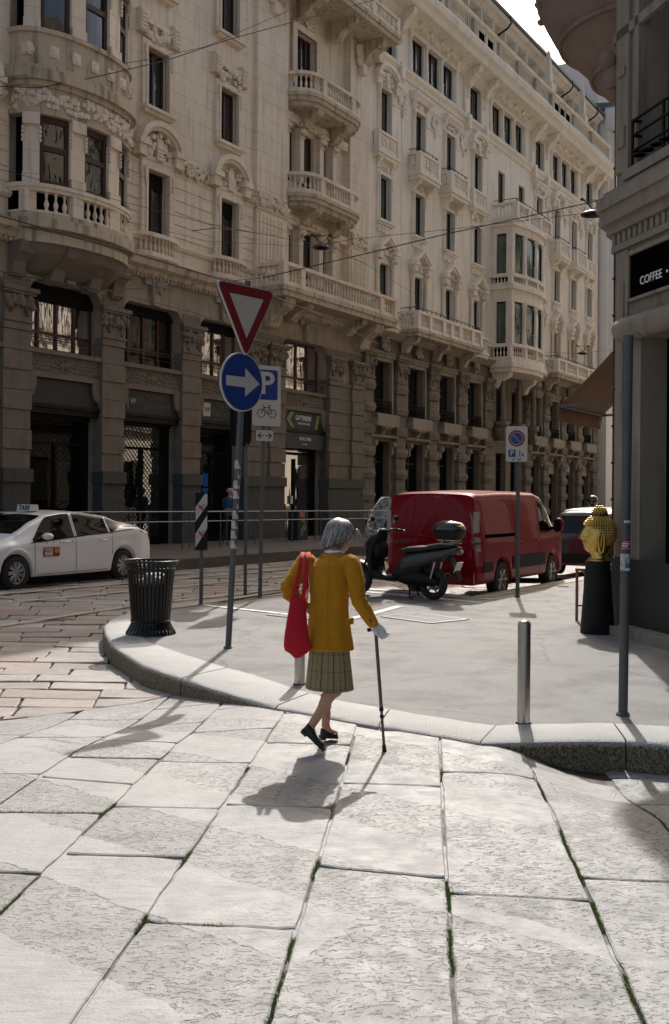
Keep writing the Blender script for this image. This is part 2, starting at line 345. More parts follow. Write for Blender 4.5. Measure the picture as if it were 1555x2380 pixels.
def stonemat(name, paint, filler=False):
    m = bpy.data.materials.new(name); m.use_nodes = True; n = m.node_tree; L = n.links; b = n.nodes['Principled BSDF']
    N = lambda t, **k: (lambda q: [setattr(q, a, v) for a, v in k.items()] and q or q)(n.nodes.new(t))
    geo = N('ShaderNodeNewGeometry'); tc = N('ShaderNodeTexCoord'); co = tc.outputs['Object']
    def math_(op, a, b_=None, c_=None):
        q = n.nodes.new('ShaderNodeMath'); q.operation = op
        for i, v in enumerate((a, b_, c_)):
            if v is None: continue
            if isinstance(v, (int, float)): q.inputs[i].default_value = v
            else: L.new(v, q.inputs[i])
        return q.outputs[0]
    def noise_(scale, det=4, vec=co, rough=.6):
        q = n.nodes.new('ShaderNodeTexNoise'); q.inputs['Scale'].default_value = scale; q.inputs['Detail'].default_value = det; q.inputs['Roughness'].default_value = rough; L.new(vec, q.inputs['Vector']); return q.outputs['Fac']
    def mr(v, a, b_, c_=0, d=1):
        q = n.nodes.new('ShaderNodeMapRange'); q.inputs['From Min'].default_value = a; q.inputs['From Max'].default_value = b_; q.inputs['To Min'].default_value = c_; q.inputs['To Max'].default_value = d; L.new(v, q.inputs['Value']); return q.outputs[0]
    def mix(f, a, b_, bt='MIX'):
        q = n.nodes.new('ShaderNodeMix'); q.data_type = 'RGBA'; q.blend_type = bt
        for s_, v in (('Factor', f), ('A', a), ('B', b_)):
            if isinstance(v, (int, float)): q.inputs[s_].default_value = v
            elif isinstance(v, tuple): q.inputs[s_].default_value = (*v, 1)
            else: L.new(v, q.inputs[s_])
        return q.outputs['Result']
    ri = geo.outputs['Random Per Island']
    if paint:
        base = mix(ri, (.022, .016, .011), (.03, .022, .015)) if filler else mix(ri, (.255, .253, .252), (.325, .323, .321))
    else:
        rp = n.nodes.new('ShaderNodeValToRGB'); L.new(ri, rp.inputs[0]); e = rp.color_ramp.elements
        e[0].color = (.27, .258, .242, 1); e[1].color = (.30, .255, .235, 1); e[0].position = 0; e[1].position = 1
        for p_, c_ in ((.25, (.27, .205, .18)), (.4, (.35, .335, .318)), (.55, (.31, .25, .23)), (.75, (.27, .255, .235))):
            q = rp.color_ramp.elements.new(p_); q.color = (*c_, 1)
        base = rp.outputs[0]
    base = mix(1.0, base, mr(noise_(1.7, 6), .25, .75, .78, 1.18), 'MULTIPLY')
    base = mix(1.0, base, mr(noise_(130, 2), .25, .75, .84, 1.16), 'MULTIPLY')
    # hammered pits, stretched
    mp = n.nodes.new('ShaderNodeMapping'); mp.inputs['Scale'].default_value = (30, 62, 20); mp.inputs['Rotation'].default_value = (0, 0, R(12)); 
    wob = n.nodes.new('ShaderNodeVectorMath'); wob.operation = 'ADD'
    nz = n.nodes.new('ShaderNodeTexNoise'); nz.inputs['Scale'].default_value = 11; L.new(co, nz.inputs['Vector'])
    sc_ = n.nodes.new('ShaderNodeVectorMath'); sc_.operation = 'SCALE'; sc_.inputs['Scale'].default_value = .07; L.new(nz.outputs['Color'], sc_.inputs[0])
    L.new(co, wob.inputs[0]); L.new(sc_.outputs[0], wob.inputs[1]); L.new(wob.outputs[0], mp.inputs['Vector'])
    pn = noise_(1.0, 2.5, mp.outputs[0], .55)
    pit = mr(pn, .565 if paint else .60, .62 if paint else .70)
    dens = mr(noise_(1.1, 2), .36, .6, .55, 1.0)
    pit = math_('MULTIPLY', pit, dens)
    fine = noise_(75, 3)
    if paint:
        xyz = n.nodes.new('ShaderNodeSeparateXYZ'); L.new(co, xyz.inputs[0]); X, Y = xyz.outputs[0], xyz.outputs[1]
        wn = mr(noise_(5, 5), .2, .8, -.05, .05)
        nn = math_('ADD', math_('ADD', math_('MULTIPLY', X, .6), math_('MULTIPLY', Y, .8)), wn)
        tt = math_('ADD', math_('SUBTRACT', math_('MULTIPLY', X, .8), math_('MULTIPLY', Y, .6)), wn)
        fr = math_('FRACT', math_('DIVIDE', math_('SUBTRACT', nn, 1.03), 1.025))
        st = mr(fr, .50, .505, 1, 0)
        st = math_('MULTIPLY', st, mr(fr, .0, .006))
        st = math_('MULTIPLY', st, math_('MULTIPLY', mr(tt, -2.5, -2.49, 1, 0), mr(tt, -6.8, -6.79)))
        ex = math_('MULTIPLY', math_('MULTIPLY', mr(nn, 3.86, 3.865), mr(nn, 3.99, 4.0, 1, 0)), mr(tt, -2.62, -2.6))
        st = math_('MAXIMUM', st, ex)
        mpb = n.nodes.new('ShaderNodeMapping'); mpb.inputs['Rotation'].default_value = (0, 0, R(33)); mpb.inputs['Scale'].default_value = (5, 34, 1); L.new(co, mpb.inputs[0])
        brush = noise_(1.0, 6, mpb.outputs[0], .75)
        wear = math_('MULTIPLY', st, mr(noise_(2.6, 6), .22, .5, .45, 1.0))
        pc = mix(mr(brush, .35, .62), (.262, .258, .254), (.345, .343, .341))
        pcol = mix(mr(noise_(60, 3), .3, .7), pc, mix(.5, pc, (.37, .37, .37)))
        base = mix(math_('MULTIPLY', pit, .55), base, (.15, .132, .115))
        base = mix(wear, base, pcol)
        edge = math_('MULTIPLY', math_('SUBTRACT', 1.0, mr(math_('ABSOLUTE', math_('SUBTRACT', fr, .002)), .0, .012)), mr(noise_(6, 3), .48, .56))  # shadow along the thick paint edge, darkened into the stone colour
        edge = math_('MULTIPLY', edge, math_('MULTIPLY', mr(tt, -2.5, -2.49, 1, 0), mr(tt, -6.8, -6.79)))
        base = mix(math_('MULTIPLY', edge, .7), base, (.07, .055, .045))
        h = math_('ADD', math_('MULTIPLY', math_('SUBTRACT', 1.0, pit), math_('SUBTRACT', 1.0, math_('MULTIPLY', wear, .9))), math_('MULTIPLY', fine, .35))
        h = math_('ADD', h, math_('MULTIPLY', wear, math_('ADD', .9, math_('MULTIPLY', brush, .35))))
    else:
        base = mix(math_('MULTIPLY', pit, .45), base, (.10, .085, .07))
        h = math_('ADD', math_('SUBTRACT', 1.0, pit), math_('MULTIPLY', fine, .5))
    L.new(base, b.inputs['Base Color'])
    b.inputs['Roughness'].default_value = .62 if paint else .55
    L.new(mr(noise_(9, 4), .3, .7, .5, .8), b.inputs['Roughness'])
    bp = n.nodes.new('ShaderNodeBump'); bp.inputs['Strength'].default_value = .8 if paint else .5; bp.inputs['Distance'].default_value = .010
    L.new(h, bp.inputs['Height']); L.new(bp.outputs[0], b.inputs['Normal'])
    return m
M['slab'] = stonemat('worn pale stone slabs with zebra paint', True); M['cobble'] = stonemat('pink and grey stone setts', False)
M['filler'] = stonemat('joint filling with paint bridging the gaps', True, True)
struct('crossing_paving', nearm, 'slab'); struct('road', cob, 'cobble')
# joint filling, a hair below the slab tops
jn = MB()
for i in range(88):
    for j in range(96):
        x0, x1 = -5 + i * .12, -5 + (i + 1) * .12; y0, y1 = -1.2 + j * .12, -1.2 + (j + 1) * .12
        if -.62 * x0 + .785 * y1 > 8.5: continue
        jn.quad(*[(x, y, zroad(x, y) - .012) for x, y in ((x0, y0), (x1, y0), (x1, y1), (x0, y1))])
struct('joint_filling', jn, 'filler')
jf = MB(); nx_, ny_ = 60, 66
for i in range(nx_):
    for j in range(ny_):
        x0, x1 = -17 + i * .45, -17 + (i + 1) * .45; y0, y1 = -3 + j * .55, -3 + (j + 1) * .55
        jf.quad(*[(x, y, zroad(x, y) - .032) for x, y in ((x0, y0), (x1, y0), (x1, y1), (x0, y1))])
struct('joint_soil', jf, mat('dark joint soil', (.025, .019, .013), .95, var=.4, vs=12, bump=.9, bs=40))
# asphalt road beyond the crossroads
mb = MB(); mb.quad((-90, -60, -.2), (90, -60, -.2), (90, -3.0, -.2), (-90, -3.0, -.2)); mb.quad((-90, -3, -.2), (-17, -3, -.2), (-17, 70, -.2), (-90, 70, -.2))
mb.quad((10, -3, -.2), (90, -3, -.2), (90, 140, -.2), (10, 140, -.2)); mb.quad((-17, 33.3, -.2), (10, 33.3, -.2), (10, 140, -.2), (-17, 140, -.2)); mb.quad((3.5, 24, -.152), (60, 24, -.152), (60, 140, -.152), (3.5, 140, -.152)); mb.quad((-17, 30.6, -.151), (3.4, 30.6, -.151), (3.4, 140, -.151), (-17, 140, -.151)); struct('side_road', mb, 'cobble')
# footway
def asphalt(name, a, b_):
    m = mat(name, a, .8, var=.10, vs=1.4, bump=.6, bs=220, stain=b_, ss=1.3, det=8)
    n = m.node_tree; L = n.links; b = n.nodes['Principled BSDF']
    src = b.inputs['Base Color'].links[0].from_socket
    tc = n.nodes.new('ShaderNodeTexCoord'); t = n.nodes.new('ShaderNodeTexNoise'); t.inputs['Scale'].default_value = 160; L.new(tc.outputs['Object'], t.inputs['Vector'])
    r_ = n.nodes.new('ShaderNodeMapRange'); r_.inputs['From Min'].default_value = .3; r_.inputs['From Max'].default_value = .7; r_.inputs['To Min'].default_value = .62; r_.inputs['To Max'].default_value = 1.34; L.new(t.outputs['Fac'], r_.inputs['Value'])
    mx = n.nodes.new('ShaderNodeMix'); mx.data_type = 'RGBA'; mx.blend_type = 'MULTIPLY'; mx.inputs['Factor'].default_value = 1; L.new(src, mx.inputs['A']); L.new(r_.outputs[0], mx.inputs['B'])
    v = n.nodes.new('ShaderNodeTexVoronoi'); v.inputs['Scale'].default_value = 2.3; L.new(tc.outputs['Object'], v.inputs['Vector']); g_ = n.nodes.new('ShaderNodeMath'); g_.operation = 'LESS_THAN'; L.new(v.outputs['Distance'], g_.inputs[0]); g_.inputs[1].default_value = .045
    vc = n.nodes.new('ShaderNodeTexVoronoi'); vc.feature = 'DISTANCE_TO_EDGE'; vc.inputs['Scale'].default_value = .45; wv = n.nodes.new('ShaderNodeTexNoise'); wv.inputs['Scale'].default_value = 3; wv.inputs['Detail'].default_value = 6; L.new(tc.outputs['Object'], wv.inputs[0]); ad = n.nodes.new('ShaderNodeMix'); ad.data_type = 'VECTOR'; ad.inputs['Factor'].default_value = .25; L.new(tc.outputs['Object'], ad.inputs[4]); L.new(wv.outputs['Color'], ad.inputs[5]); L.new(ad.outputs[1], vc.inputs['Vector'])
    ck = n.nodes.new('ShaderNodeMapRange'); ck.inputs['From Min'].default_value = .002; ck.inputs['From Max'].default_value = .006; ck.inputs['To Min'].default_value = .28; ck.inputs['To Max'].default_value = 0; L.new(vc.outputs['Distance'], ck.inputs['Value'])
    m2 = n.nodes.new('ShaderNodeMix'); m2.data_type = 'RGBA'; L.new(ck.outputs[0], m2.inputs['Factor']); L.new(mx.outputs['Result'], m2.inputs['A']); m2.inputs['B'].default_value = (.06, .05, .04, 1)
    m3 = n.nodes.new('ShaderNodeMix'); m3.data_type = 'RGBA'; gm = n.nodes.new('ShaderNodeMath'); gm.operation = 'MULTIPLY'; L.new(g_.outputs[0], gm.inputs[0]); gm.inputs[1].default_value = .45; L.new(gm.outputs[0], m3.inputs['Factor']); L.new(m2.outputs['Result'], m3.inputs['A']); m3.inputs['B'].default_value = (.09, .085, .08, 1)
    L.new(m3.outputs['Result'], b.inputs['Base Color']); return m
M['asph'] = asphalt('pale worn asphalt', (.285, .283, .281), (.19, .185, .18)); M['asph2'] = asphalt('rough parking asphalt', (.21, .20, .19), (.15, .14, .13))
def flat(poly, z, h):
    m_ = MB(); m_.prism(poly, z - h, z, 'z'); return m_
struct('sidewalk', flat(WALK, 0, .3), 'asph')
park = [(-1.92, 15.98), (-1.2, 17.3), (-.72, 18.1), (.1, 19.1), (1.2, 18.4), (2.1, 17.5), (1.55, 16.9), (.98, 16.2), (.42, 14.9), (-.5, 14.95)]
struct('parking_bay', flat(park, .004, .004), 'asph2')
# kerb stones
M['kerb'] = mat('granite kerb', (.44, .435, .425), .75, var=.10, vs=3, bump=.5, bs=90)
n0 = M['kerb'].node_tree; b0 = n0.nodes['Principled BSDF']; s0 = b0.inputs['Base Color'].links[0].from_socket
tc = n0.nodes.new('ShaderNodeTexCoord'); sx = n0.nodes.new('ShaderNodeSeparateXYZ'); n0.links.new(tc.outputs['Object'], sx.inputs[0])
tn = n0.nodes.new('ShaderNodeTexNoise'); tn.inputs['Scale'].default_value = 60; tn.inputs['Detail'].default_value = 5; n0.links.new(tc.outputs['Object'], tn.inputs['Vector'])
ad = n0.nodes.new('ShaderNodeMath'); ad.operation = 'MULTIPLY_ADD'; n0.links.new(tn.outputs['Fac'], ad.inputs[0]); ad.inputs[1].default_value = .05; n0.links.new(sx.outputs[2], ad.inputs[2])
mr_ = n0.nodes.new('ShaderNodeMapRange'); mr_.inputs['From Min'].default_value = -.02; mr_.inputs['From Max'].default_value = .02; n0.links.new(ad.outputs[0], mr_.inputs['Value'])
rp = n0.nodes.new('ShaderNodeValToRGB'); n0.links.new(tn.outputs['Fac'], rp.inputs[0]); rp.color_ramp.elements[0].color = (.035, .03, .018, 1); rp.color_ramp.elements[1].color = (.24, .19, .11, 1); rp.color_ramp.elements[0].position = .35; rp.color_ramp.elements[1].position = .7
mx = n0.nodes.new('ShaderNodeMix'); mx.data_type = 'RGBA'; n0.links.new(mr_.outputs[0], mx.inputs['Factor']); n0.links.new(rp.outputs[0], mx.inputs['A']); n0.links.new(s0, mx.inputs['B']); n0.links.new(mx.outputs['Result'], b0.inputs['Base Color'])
kb = MB(); rk = random.Random(5)
joints = {0, 4, 6, 8, 10, 12, 15, 17}
def kstone(i, j):
    o = KO[i:j + 1]; q = KI[i:j + 1]; g = .006
    def off(a, b_, t): return (a[0] + (b_[0] - a[0]) * t, a[1] + (b_[1] - a[1]) * t)
    def dens(l):
        r = []
        for a, b_ in zip(l[:-1], l[1:]):
            for k in range(4): r.append(off(a, b_, k / 4))
        return r + [l[-1]]
    o, q = dens(o), dens(q); L = 1.0
    o[0] = off(o[0], o[1], .05); q[0] = off(q[0], q[1], .05); o[-1] = off(o[-1], o[-2], .05); q[-1] = off(q[-1], q[-2], .05)
    rings = []
    for a, b_ in zip(o, q):
        w_ = noise.noise(Vector((a[0] * 4, a[1] * 4, 0))) * .006
        dx, dy = b_[0] - a[0], b_[1] - a[1]; l = math.hypot(dx, dy); dx /= l; dy /= l
        z1 = .006 + w_
        rings.append([(a[0] - dx * .004, a[1] - dy * .004, -.32), (a[0] + w_, a[1] + w_, -.045), (a[0] + dx * .012, a[1] + dy * .012, -.012 + w_), (a[0] + dx * .045, a[1] + dy * .045, z1), (b_[0] - dx * .01, b_[1] - dy * .01, z1 * .8), (b_[0], b_[1], -.02), (b_[0], b_[1], -.32)])
    kb.loft(rings, True, True)
js = sorted(joints | {len(KO) - 1})
for a, b_ in zip(js[:-1], js[1:]): kstone(a, b_)
tag(obj('kerb', kb, 'kerb', None, False, 40), kind='structure')
kf = MB(); fk = [(p[0], p[1]) for p in FAR]
for a, b_ in zip(fk[:-1], fk[1:]):
    dx, dy = b_[0] - a[0], b_[1] - a[1]; l = math.hypot(dx, dy); nx, ny = dy / l * .26, -dx / l * .26
    if (a[0] + nx, a[1] + ny) and True:
        kf.add([(a[0] - nx * .25, a[1] - ny * .25, -.3), (b_[0] - nx * .25, b_[1] - ny * .25, -.3), (b_[0] + nx, b_[1] + ny, -.3), (a[0] + nx, a[1] + ny, -.3), (a[0] - nx * .25, a[1] - ny * .25, .01), (b_[0] - nx * .25, b_[1] - ny * .25, .01), (b_[0] + nx, b_[1] + ny, .01), (a[0] + nx, a[1] + ny, .01)], [(0, 3, 2, 1), (4, 5, 6, 7), (0, 1, 5, 4), (1, 2, 6, 5), (2, 3, 7, 6), (3, 0, 4, 7)])
struct('street_kerb', kf, mat('buff kerb stone', (.36, .31, .25), .75, var=.15, vs=5, bump=.3, bs=60))
# painted lines
def line(mb, pts, wd, z):
    for a, b_ in zip(pts[:-1], pts[1:]):
        dx, dy = b_[0] - a[0], b_[1] - a[1]; l = math.hypot(dx, dy); nx, ny = -dy / l * wd / 2, dx / l * wd / 2
        mb.quad((a[0] + nx, a[1] + ny, z), (a[0] - nx, a[1] - ny, z), (b_[0] - nx, b_[1] - ny, z), (b_[0] + nx, b_[1] + ny, z))
pl = MB(); line(pl, [(-2.0, 16.05), (-.87, 18.3), (.1, 19.15)], .13, .010); line(pl, [(-1.93, 16.0), (-.62, 14.92), ], .12, .0105)
line(pl, [(.1, 14.2), (.45, 14.85), (1.02, 16.15)], .13, .010); line(pl, [(.05, 19.0), (2.35, 16.75)], .12, .0102); line(pl, [(.45, 19.2), (2.6, 17.3)], .1, .0106)
M['lpaint'] = mat('worn white road paint', (.66, .66, .65), .6, stain=(.33, .32, .31), ss=7)
struct('road_marking', pl, 'lpaint')
# tram rails in the road
M['rail'] = mat('polished rail steel', (.50, .48, .43), .45, metal=.1)
dr = Vector((.575, .818, 0)).normalized()
for k, (px, py) in enumerate([(-4.71, 14.88), (-5.42, 17.1), (-4.6, 22.1), (-5.4, 24.6)]):
    mb = MB(); p = Vector((px, py, 0)); nn = Vector((dr.y, -dr.x, 0))
    pts = [p + dr * t for t in range(-14, 46, 2)]
    for o0, o1, hz in ((-.045, .03, .026), (.062, .08, .024)):
        for a, b_ in zip(pts[:-1], pts[1:]):
            mb.quad(*[(q.x + nn.x * o, q.y + nn.y * o, zroad(q.x, q.y) + hz) for q, o in ((a, o0), (a, o1), (b_, o1), (b_, o0))])
    struct('tram_rail', mb, 'rail')
for px, py in ((-5.89, 18.7), (-4.4, 26.0)):
    mb = MB(); p = Vector((px, py, 0)); nn = Vector((dr.y, -dr.x, 0)); pts = [p + dr * t for t in range(-12, 40, 2)]
    for a, b_ in zip(pts[:-1], pts[1:]): mb.quad(*[(q.x + nn.x * o, q.y + nn.y * o, zroad(q.x, q.y) + .023) for q, o in ((a, -.07), (a, .07), (b_, .07), (b_, -.07))])
    struct('road_line', mb, mat('faded lane line', (.40, .38, .34), .7, stain=(.27, .23, .19), ss=5))
# moss in joints
ms = MB(); rm = random.Random(11)
def moss(a, b_, wd, n, h=.018):
    for _ in range(n):
        t = rm.random(); x = lerp(a[0], b_[0], t) + rm.gauss(0, wd); y = lerp(a[1], b_[1], t) + rm.gauss(0, wd); z = zroad(x, y) - .022; 
        for k in range(3):
            an = rm.uniform(0, 2 * pi); l = rm.uniform(.006, .014); hh = rm.uniform(.4, 1) * h + .012
            dx, dy = cos(an) * l, sin(an) * l
            ms.add([(x - dy * .3, y + dx * .3, z), (x + dy * .3, y - dx * .3, z), (x + dx, y + dy, z + hh), ], [(0, 1, 2)])
xlf = lambda k, y: (XL[k][0] + (y - 5) * XL[k][1], y)
for k, y0, y1, wd, n in [(6, 5.75, 6.0, .012, 260), (6, 4.2, 4.65, .012, 260), (7, 4.25, 4.42, .010, 160), (7, 5.0, 5.2, .010, 120), (8, 4.85, 5.1, .010, 140), (8, 4.0, 4.2, .01, 120), (8, 3.4, 3.9, .008, 150), (9, 6.5, 6.75, .006, 60), (9, 4.5, 4.85, .010, 200), (9, 3.9, 4.3, .008, 200), (10, 6.2, 6.55, .008, 90), (10, 4.8, 5.6, .010, 330), (10, 4.3, 4.6, .013, 260), (10, 3.4, 3.9, .012, 260), (11, 5.6, 6.2, .006, 110), (8, 6.85, 7.1, .006, 60), (7, 6.7, 6.78, .01, 50)]:
    moss(xlf(k, y0), xlf(k, y1), wd, int(n * 1.3))
moss((-1.98, 5.83), (-1.3, 5.82), .014, 420, .02); moss((-2.6, 5.85), (-1.98, 5.84), .014, 300, .02); moss((-.6, 4.32), (-.4, 4.31), .01, 140); moss((-2.05, 7.7), (-1.8, 7.5), .02, 200); moss((-2.0, 8.75), (-1.6, 8.95), .01, 80); moss((-2.95, 13.4), (-2.8, 12.9), .02, 160)
tag(obj('moss', ms, mat('green moss', (.17, .22, .06), .9, var=.5, vs=30)), 'moss tufts growing in the joints of the crossing slabs', 'moss', kind='stuff')
# drain grate and manhole covers set in the footway
def cover(x, y, rz, w_, l_, label):
    e = empty('drain_cover', (x, y, 0), rz, label, 'drain cover', 'drain covers in the footway')
    f = MB(); 
    for s_ in (-1, 1): f.box(s_ * w_ / 2 - .03, s_ * w_ / 2 + .03, -l_ / 2, l_ / 2, .003, .012); f.box(-w_ / 2 + .03, w_ / 2 - .03, s_ * l_ / 2 - .03, s_ * l_ / 2 + .03, .003, .012)
    obj('frame', f, mat('worn grate iron', (.20, .195, .19), .6, metal=.2, var=.15, vs=8), e)
    g_ = MB(); k = int(l_ / .055)
    for i in range(k):
        yy = -l_ / 2 + .04 + i * (l_ - .08) / k; g_.box(-w_ / 2 + .03, w_ / 2 - .03, yy, yy + .03, .002, .010)
    g_.box(-.02, .02, -l_ / 2 + .03, l_ / 2 - .03, .003, .0112)
    obj('grating', g_, bpy.data.materials['worn grate iron'], e)
    d = MB(); d.box(-w_ / 2, w_ / 2, -l_ / 2, l_ / 2, -.01, .0055); obj('pit', d, 'dark', e)
cover(1.26, 14.6, R(40), .72, .95, 'square ribbed drain cover in the footway beside the scooter shadow')
cover(-.35, 14.75, R(52), .6, 1.0, 'slotted drain cover at the tip of the white line behind the red bag')
# ================================================================ FACADE TOOLS (x along the street, -y towards the street)
FZ = R(58.82); FO = (1.239, 43.448, 0)
def seeglass(name, tint=.55, ior=1.6, add=.05, wave=.0, ws=2):
    m = bpy.data.materials.new(name); m.use_nodes = True; n = m.node_tree; L = n.links; n.nodes.clear()
    o = n.nodes.new('ShaderNodeOutputMaterial'); mx = n.nodes.new('ShaderNodeMixShader'); t = n.nodes.new('ShaderNodeBsdfTransparent'); g_ = n.nodes.new('ShaderNodeBsdfGlossy'); f = n.nodes.new('ShaderNodeFresnel')
    t.inputs[0].default_value = (tint, tint, tint, 1); g_.inputs['Roughness'].default_value = .02; f.inputs[0].default_value = ior
    a = n.nodes.new('ShaderNodeMath'); a.operation = 'ADD'; a.use_clamp = True; a.inputs[1].default_value = add; L.new(f.outputs[0], a.inputs[0])
    L.new(a.outputs[0], mx.inputs[0]); L.new(t.outputs[0], mx.inputs[1]); L.new(g_.outputs[0], mx.inputs[2]); L.new(mx.outputs[0], o.inputs[0])
    if wave:
        tc = n.nodes.new('ShaderNodeTexCoord'); mp = n.nodes.new('ShaderNodeMapping'); mp.inputs['Scale'].default_value = (2.5, 2.5, .7); L.new(tc.outputs['Object'], mp.inputs[0])
        q = n.nodes.new('ShaderNodeTexNoise'); q.inputs['Scale'].default_value = ws; q.inputs['Detail'].default_value = 1.5; L.new(mp.outputs[0], q.inputs['Vector'])
        bp = n.nodes.new('ShaderNodeBump'); bp.inputs['Strength'].default_value = wave; bp.inputs['Distance'].default_value = .05; L.new(q.outputs['Fac'], bp.inputs['Height']); L.new(bp.outputs[0], g_.inputs['Normal']); L.new(bp.outputs[0], f.inputs['Normal'])
    return m
M['mezzglass'] = seeglass('old window pane', .4, 1.5, .02, .3, 1.6)
M['shopsee'] = seeglass('shop pane', .3, 1.42, .0, .06, 1)
def wall(mb, s0, s1, z0, z1, ops=(), depth=.4, y=0.0):
    ops = [o for o in ops if o[1] > s0 and o[0] < s1 and o[3] > z0 and o[2] < z1]
    xs = sorted({s0, s1, *[max(s0, o[0]) for o in ops], *[min(s1, o[1]) for o in ops]})
    zs = sorted({z0, z1, *[max(z0, o[2]) for o in ops], *[min(z1, o[3]) for o in ops]})
    for a, b in zip(xs[:-1], xs[1:]):
        for c, d in zip(zs[:-1], zs[1:]):
            mx_, mz = (a + b) / 2, (c + d) / 2
            if not any(o[0] < mx_ < o[1] and o[2] < mz < o[3] for o in ops): mb.quad((a, y, c), (b, y, c), (b, y, d), (a, y, d))
    for a, b, c, d in [o[:4] for o in ops]:
        a_, b_, c_, d_ = max(a, s0), min(b, s1), max(c, z0), min(d, z1); Y = y + depth
        if a >= s0: mb.quad((a, y, c_), (a, y, d_), (a, Y, d_), (a, Y, c_))
        if b <= s1: mb.quad((b, y, c_), (b, Y, c_), (b, Y, d_), (b, y, d_))
        if c >= z0: mb.quad((a_, y, c), (a_, Y, c), (b_, Y, c), (b_, y, c))
        if d <= z1: mb.quad((a_, y, d), (b_, y, d), (b_, Y, d), (a_, Y, d))
def mould(mb, s0, s1, prof):          # prof: (o, z) pairs, running along the wall
    mb.prism([(-o, z) for o, z in prof], s0, s1, 'x')
def orn(mb, s0, s1, z0, z1, o, n, r, seed=0, fl=.5):
    g = random.Random(seed)
    for _ in range(n):
        q = r * g.uniform(.55, 1.25); x = g.uniform(s0 + q * .5, s1 - q * .5); z = g.uniform(z0 + q * .5, z1 - q * .5)
        mb.sph((x, -o - g.uniform(0, q * .3), z), (q * g.uniform(.6, 1.2), q * fl, q * g.uniform(.6, 1.2)), 6, 4)
def scroll(mb, s, w, o, z0, z1):       # bracket: scroll profile, projecting o at the top
    h = z1 - z0; p = [(0, z1), (-o, z1), (-o, z1 - h * .16), (-o * .93, z1 - h * .3), (-o * .72, z1 - h * .42), (-o * .5, z1 - h * .55), (-o * .42, z1 - h * .75), (-o * .3, z1 - h * .95), (0, z0)]
    mb.prism(p, s - w / 2, s + w / 2, 'x')
    mb.tube([(s - w * .58, -o * .8, z1 - h * .24), (s + w * .58, -o * .8, z1 - h * .24)], h * .13, 8)
    mb.tube([(s - w * .56, -o * .3, z0 + h * .16), (s + w * .56, -o * .3, z0 + h * .16)], h * .08, 8)
BP = [(.5, 0), (.5, .08), (.34, .12), (.62, .3), (.6, .42), (.28, .62), (.26, .74), (.42, .82), (.3, .87), (.5, .92), (.5, 1)]
def bal(mb, x, y, z, h, r, n=7): mb.lathe([(r * a * 1.6, b * h) for a, b in BP], n, (x, y, z), cap=False)
def outline(s0, s1, o, kind, r=None):
    if kind == 'rect': return [(s0, 0), (s0, o), (s1, o), (s1, 0)]
    if kind == 'round':
        r = r or o; p = []
        for i in range(7):
            a = pi * i / 12; p.append((s0 + r - r * cos(a), (o - r) + r * sin(a) if i else 0))
        return p + [(s0 + s1 - x, q) for x, q in p[::-1]]
    c = (s0 + s1) / 2; w_ = (s1 - s0) / 2; return [(c - w_ * cos(pi * i / 14), o * sin(pi * i / 14) ** .8) for i in range(15)]
def offs(pl, d):
    out = []
    for i, p in enumerate(pl):
        a = pl[max(i - 1, 0)]; b = pl[min(i + 1, len(pl) - 1)]
        t1 = Vector((p[0] - a[0], p[1] - a[1])); t2 = Vector((b[0] - p[0], b[1] - p[1]))
        t1 = t1.normalized() if t1.length > 1e-6 else t2.normalized(); t2 = t2.normalized() if t2.length > 1e-6 else t1
        n1 = Vector((-t1.y, t1.x)); n2 = Vector((-t2.y, t2.x)); m_ = n1 + n2
        m_ = m_ / max(.35, m_.dot(n1)) if m_.length > 1e-6 else n1
        out.append((p[0] + m_.x * d, p[1] + m_.y * d))
    return out
def band(mb, pl, d0, d1, z0, z1):      # wall following the outline between two offsets
    a, b = offs(pl, d0), offs(pl, d1)
    mb.loft([[(q[0], -q[1], z0), (p[0], -p[1], z0), (p[0], -p[1], z1), (q[0], -q[1], z1)] for p, q in zip(a, b)], True)
def plate(mb, pl, d, z0, z1): mb.prism([(x, -o) for x, o in offs(pl, d)], z0, z1, 'z')
def walk(pl, step):
    res = []; acc = 0
    for a, b in zip(pl[:-1], pl[1:]):
        L = math.hypot(b[0] - a[0], b[1] - a[1]); t = step - acc
        while t <= L: res.append((a[0] + (b[0] - a[0]) * t / L, a[1] + (b[1] - a[1]) * t / L)); t += step
        acc = (acc + L) % step
    return res
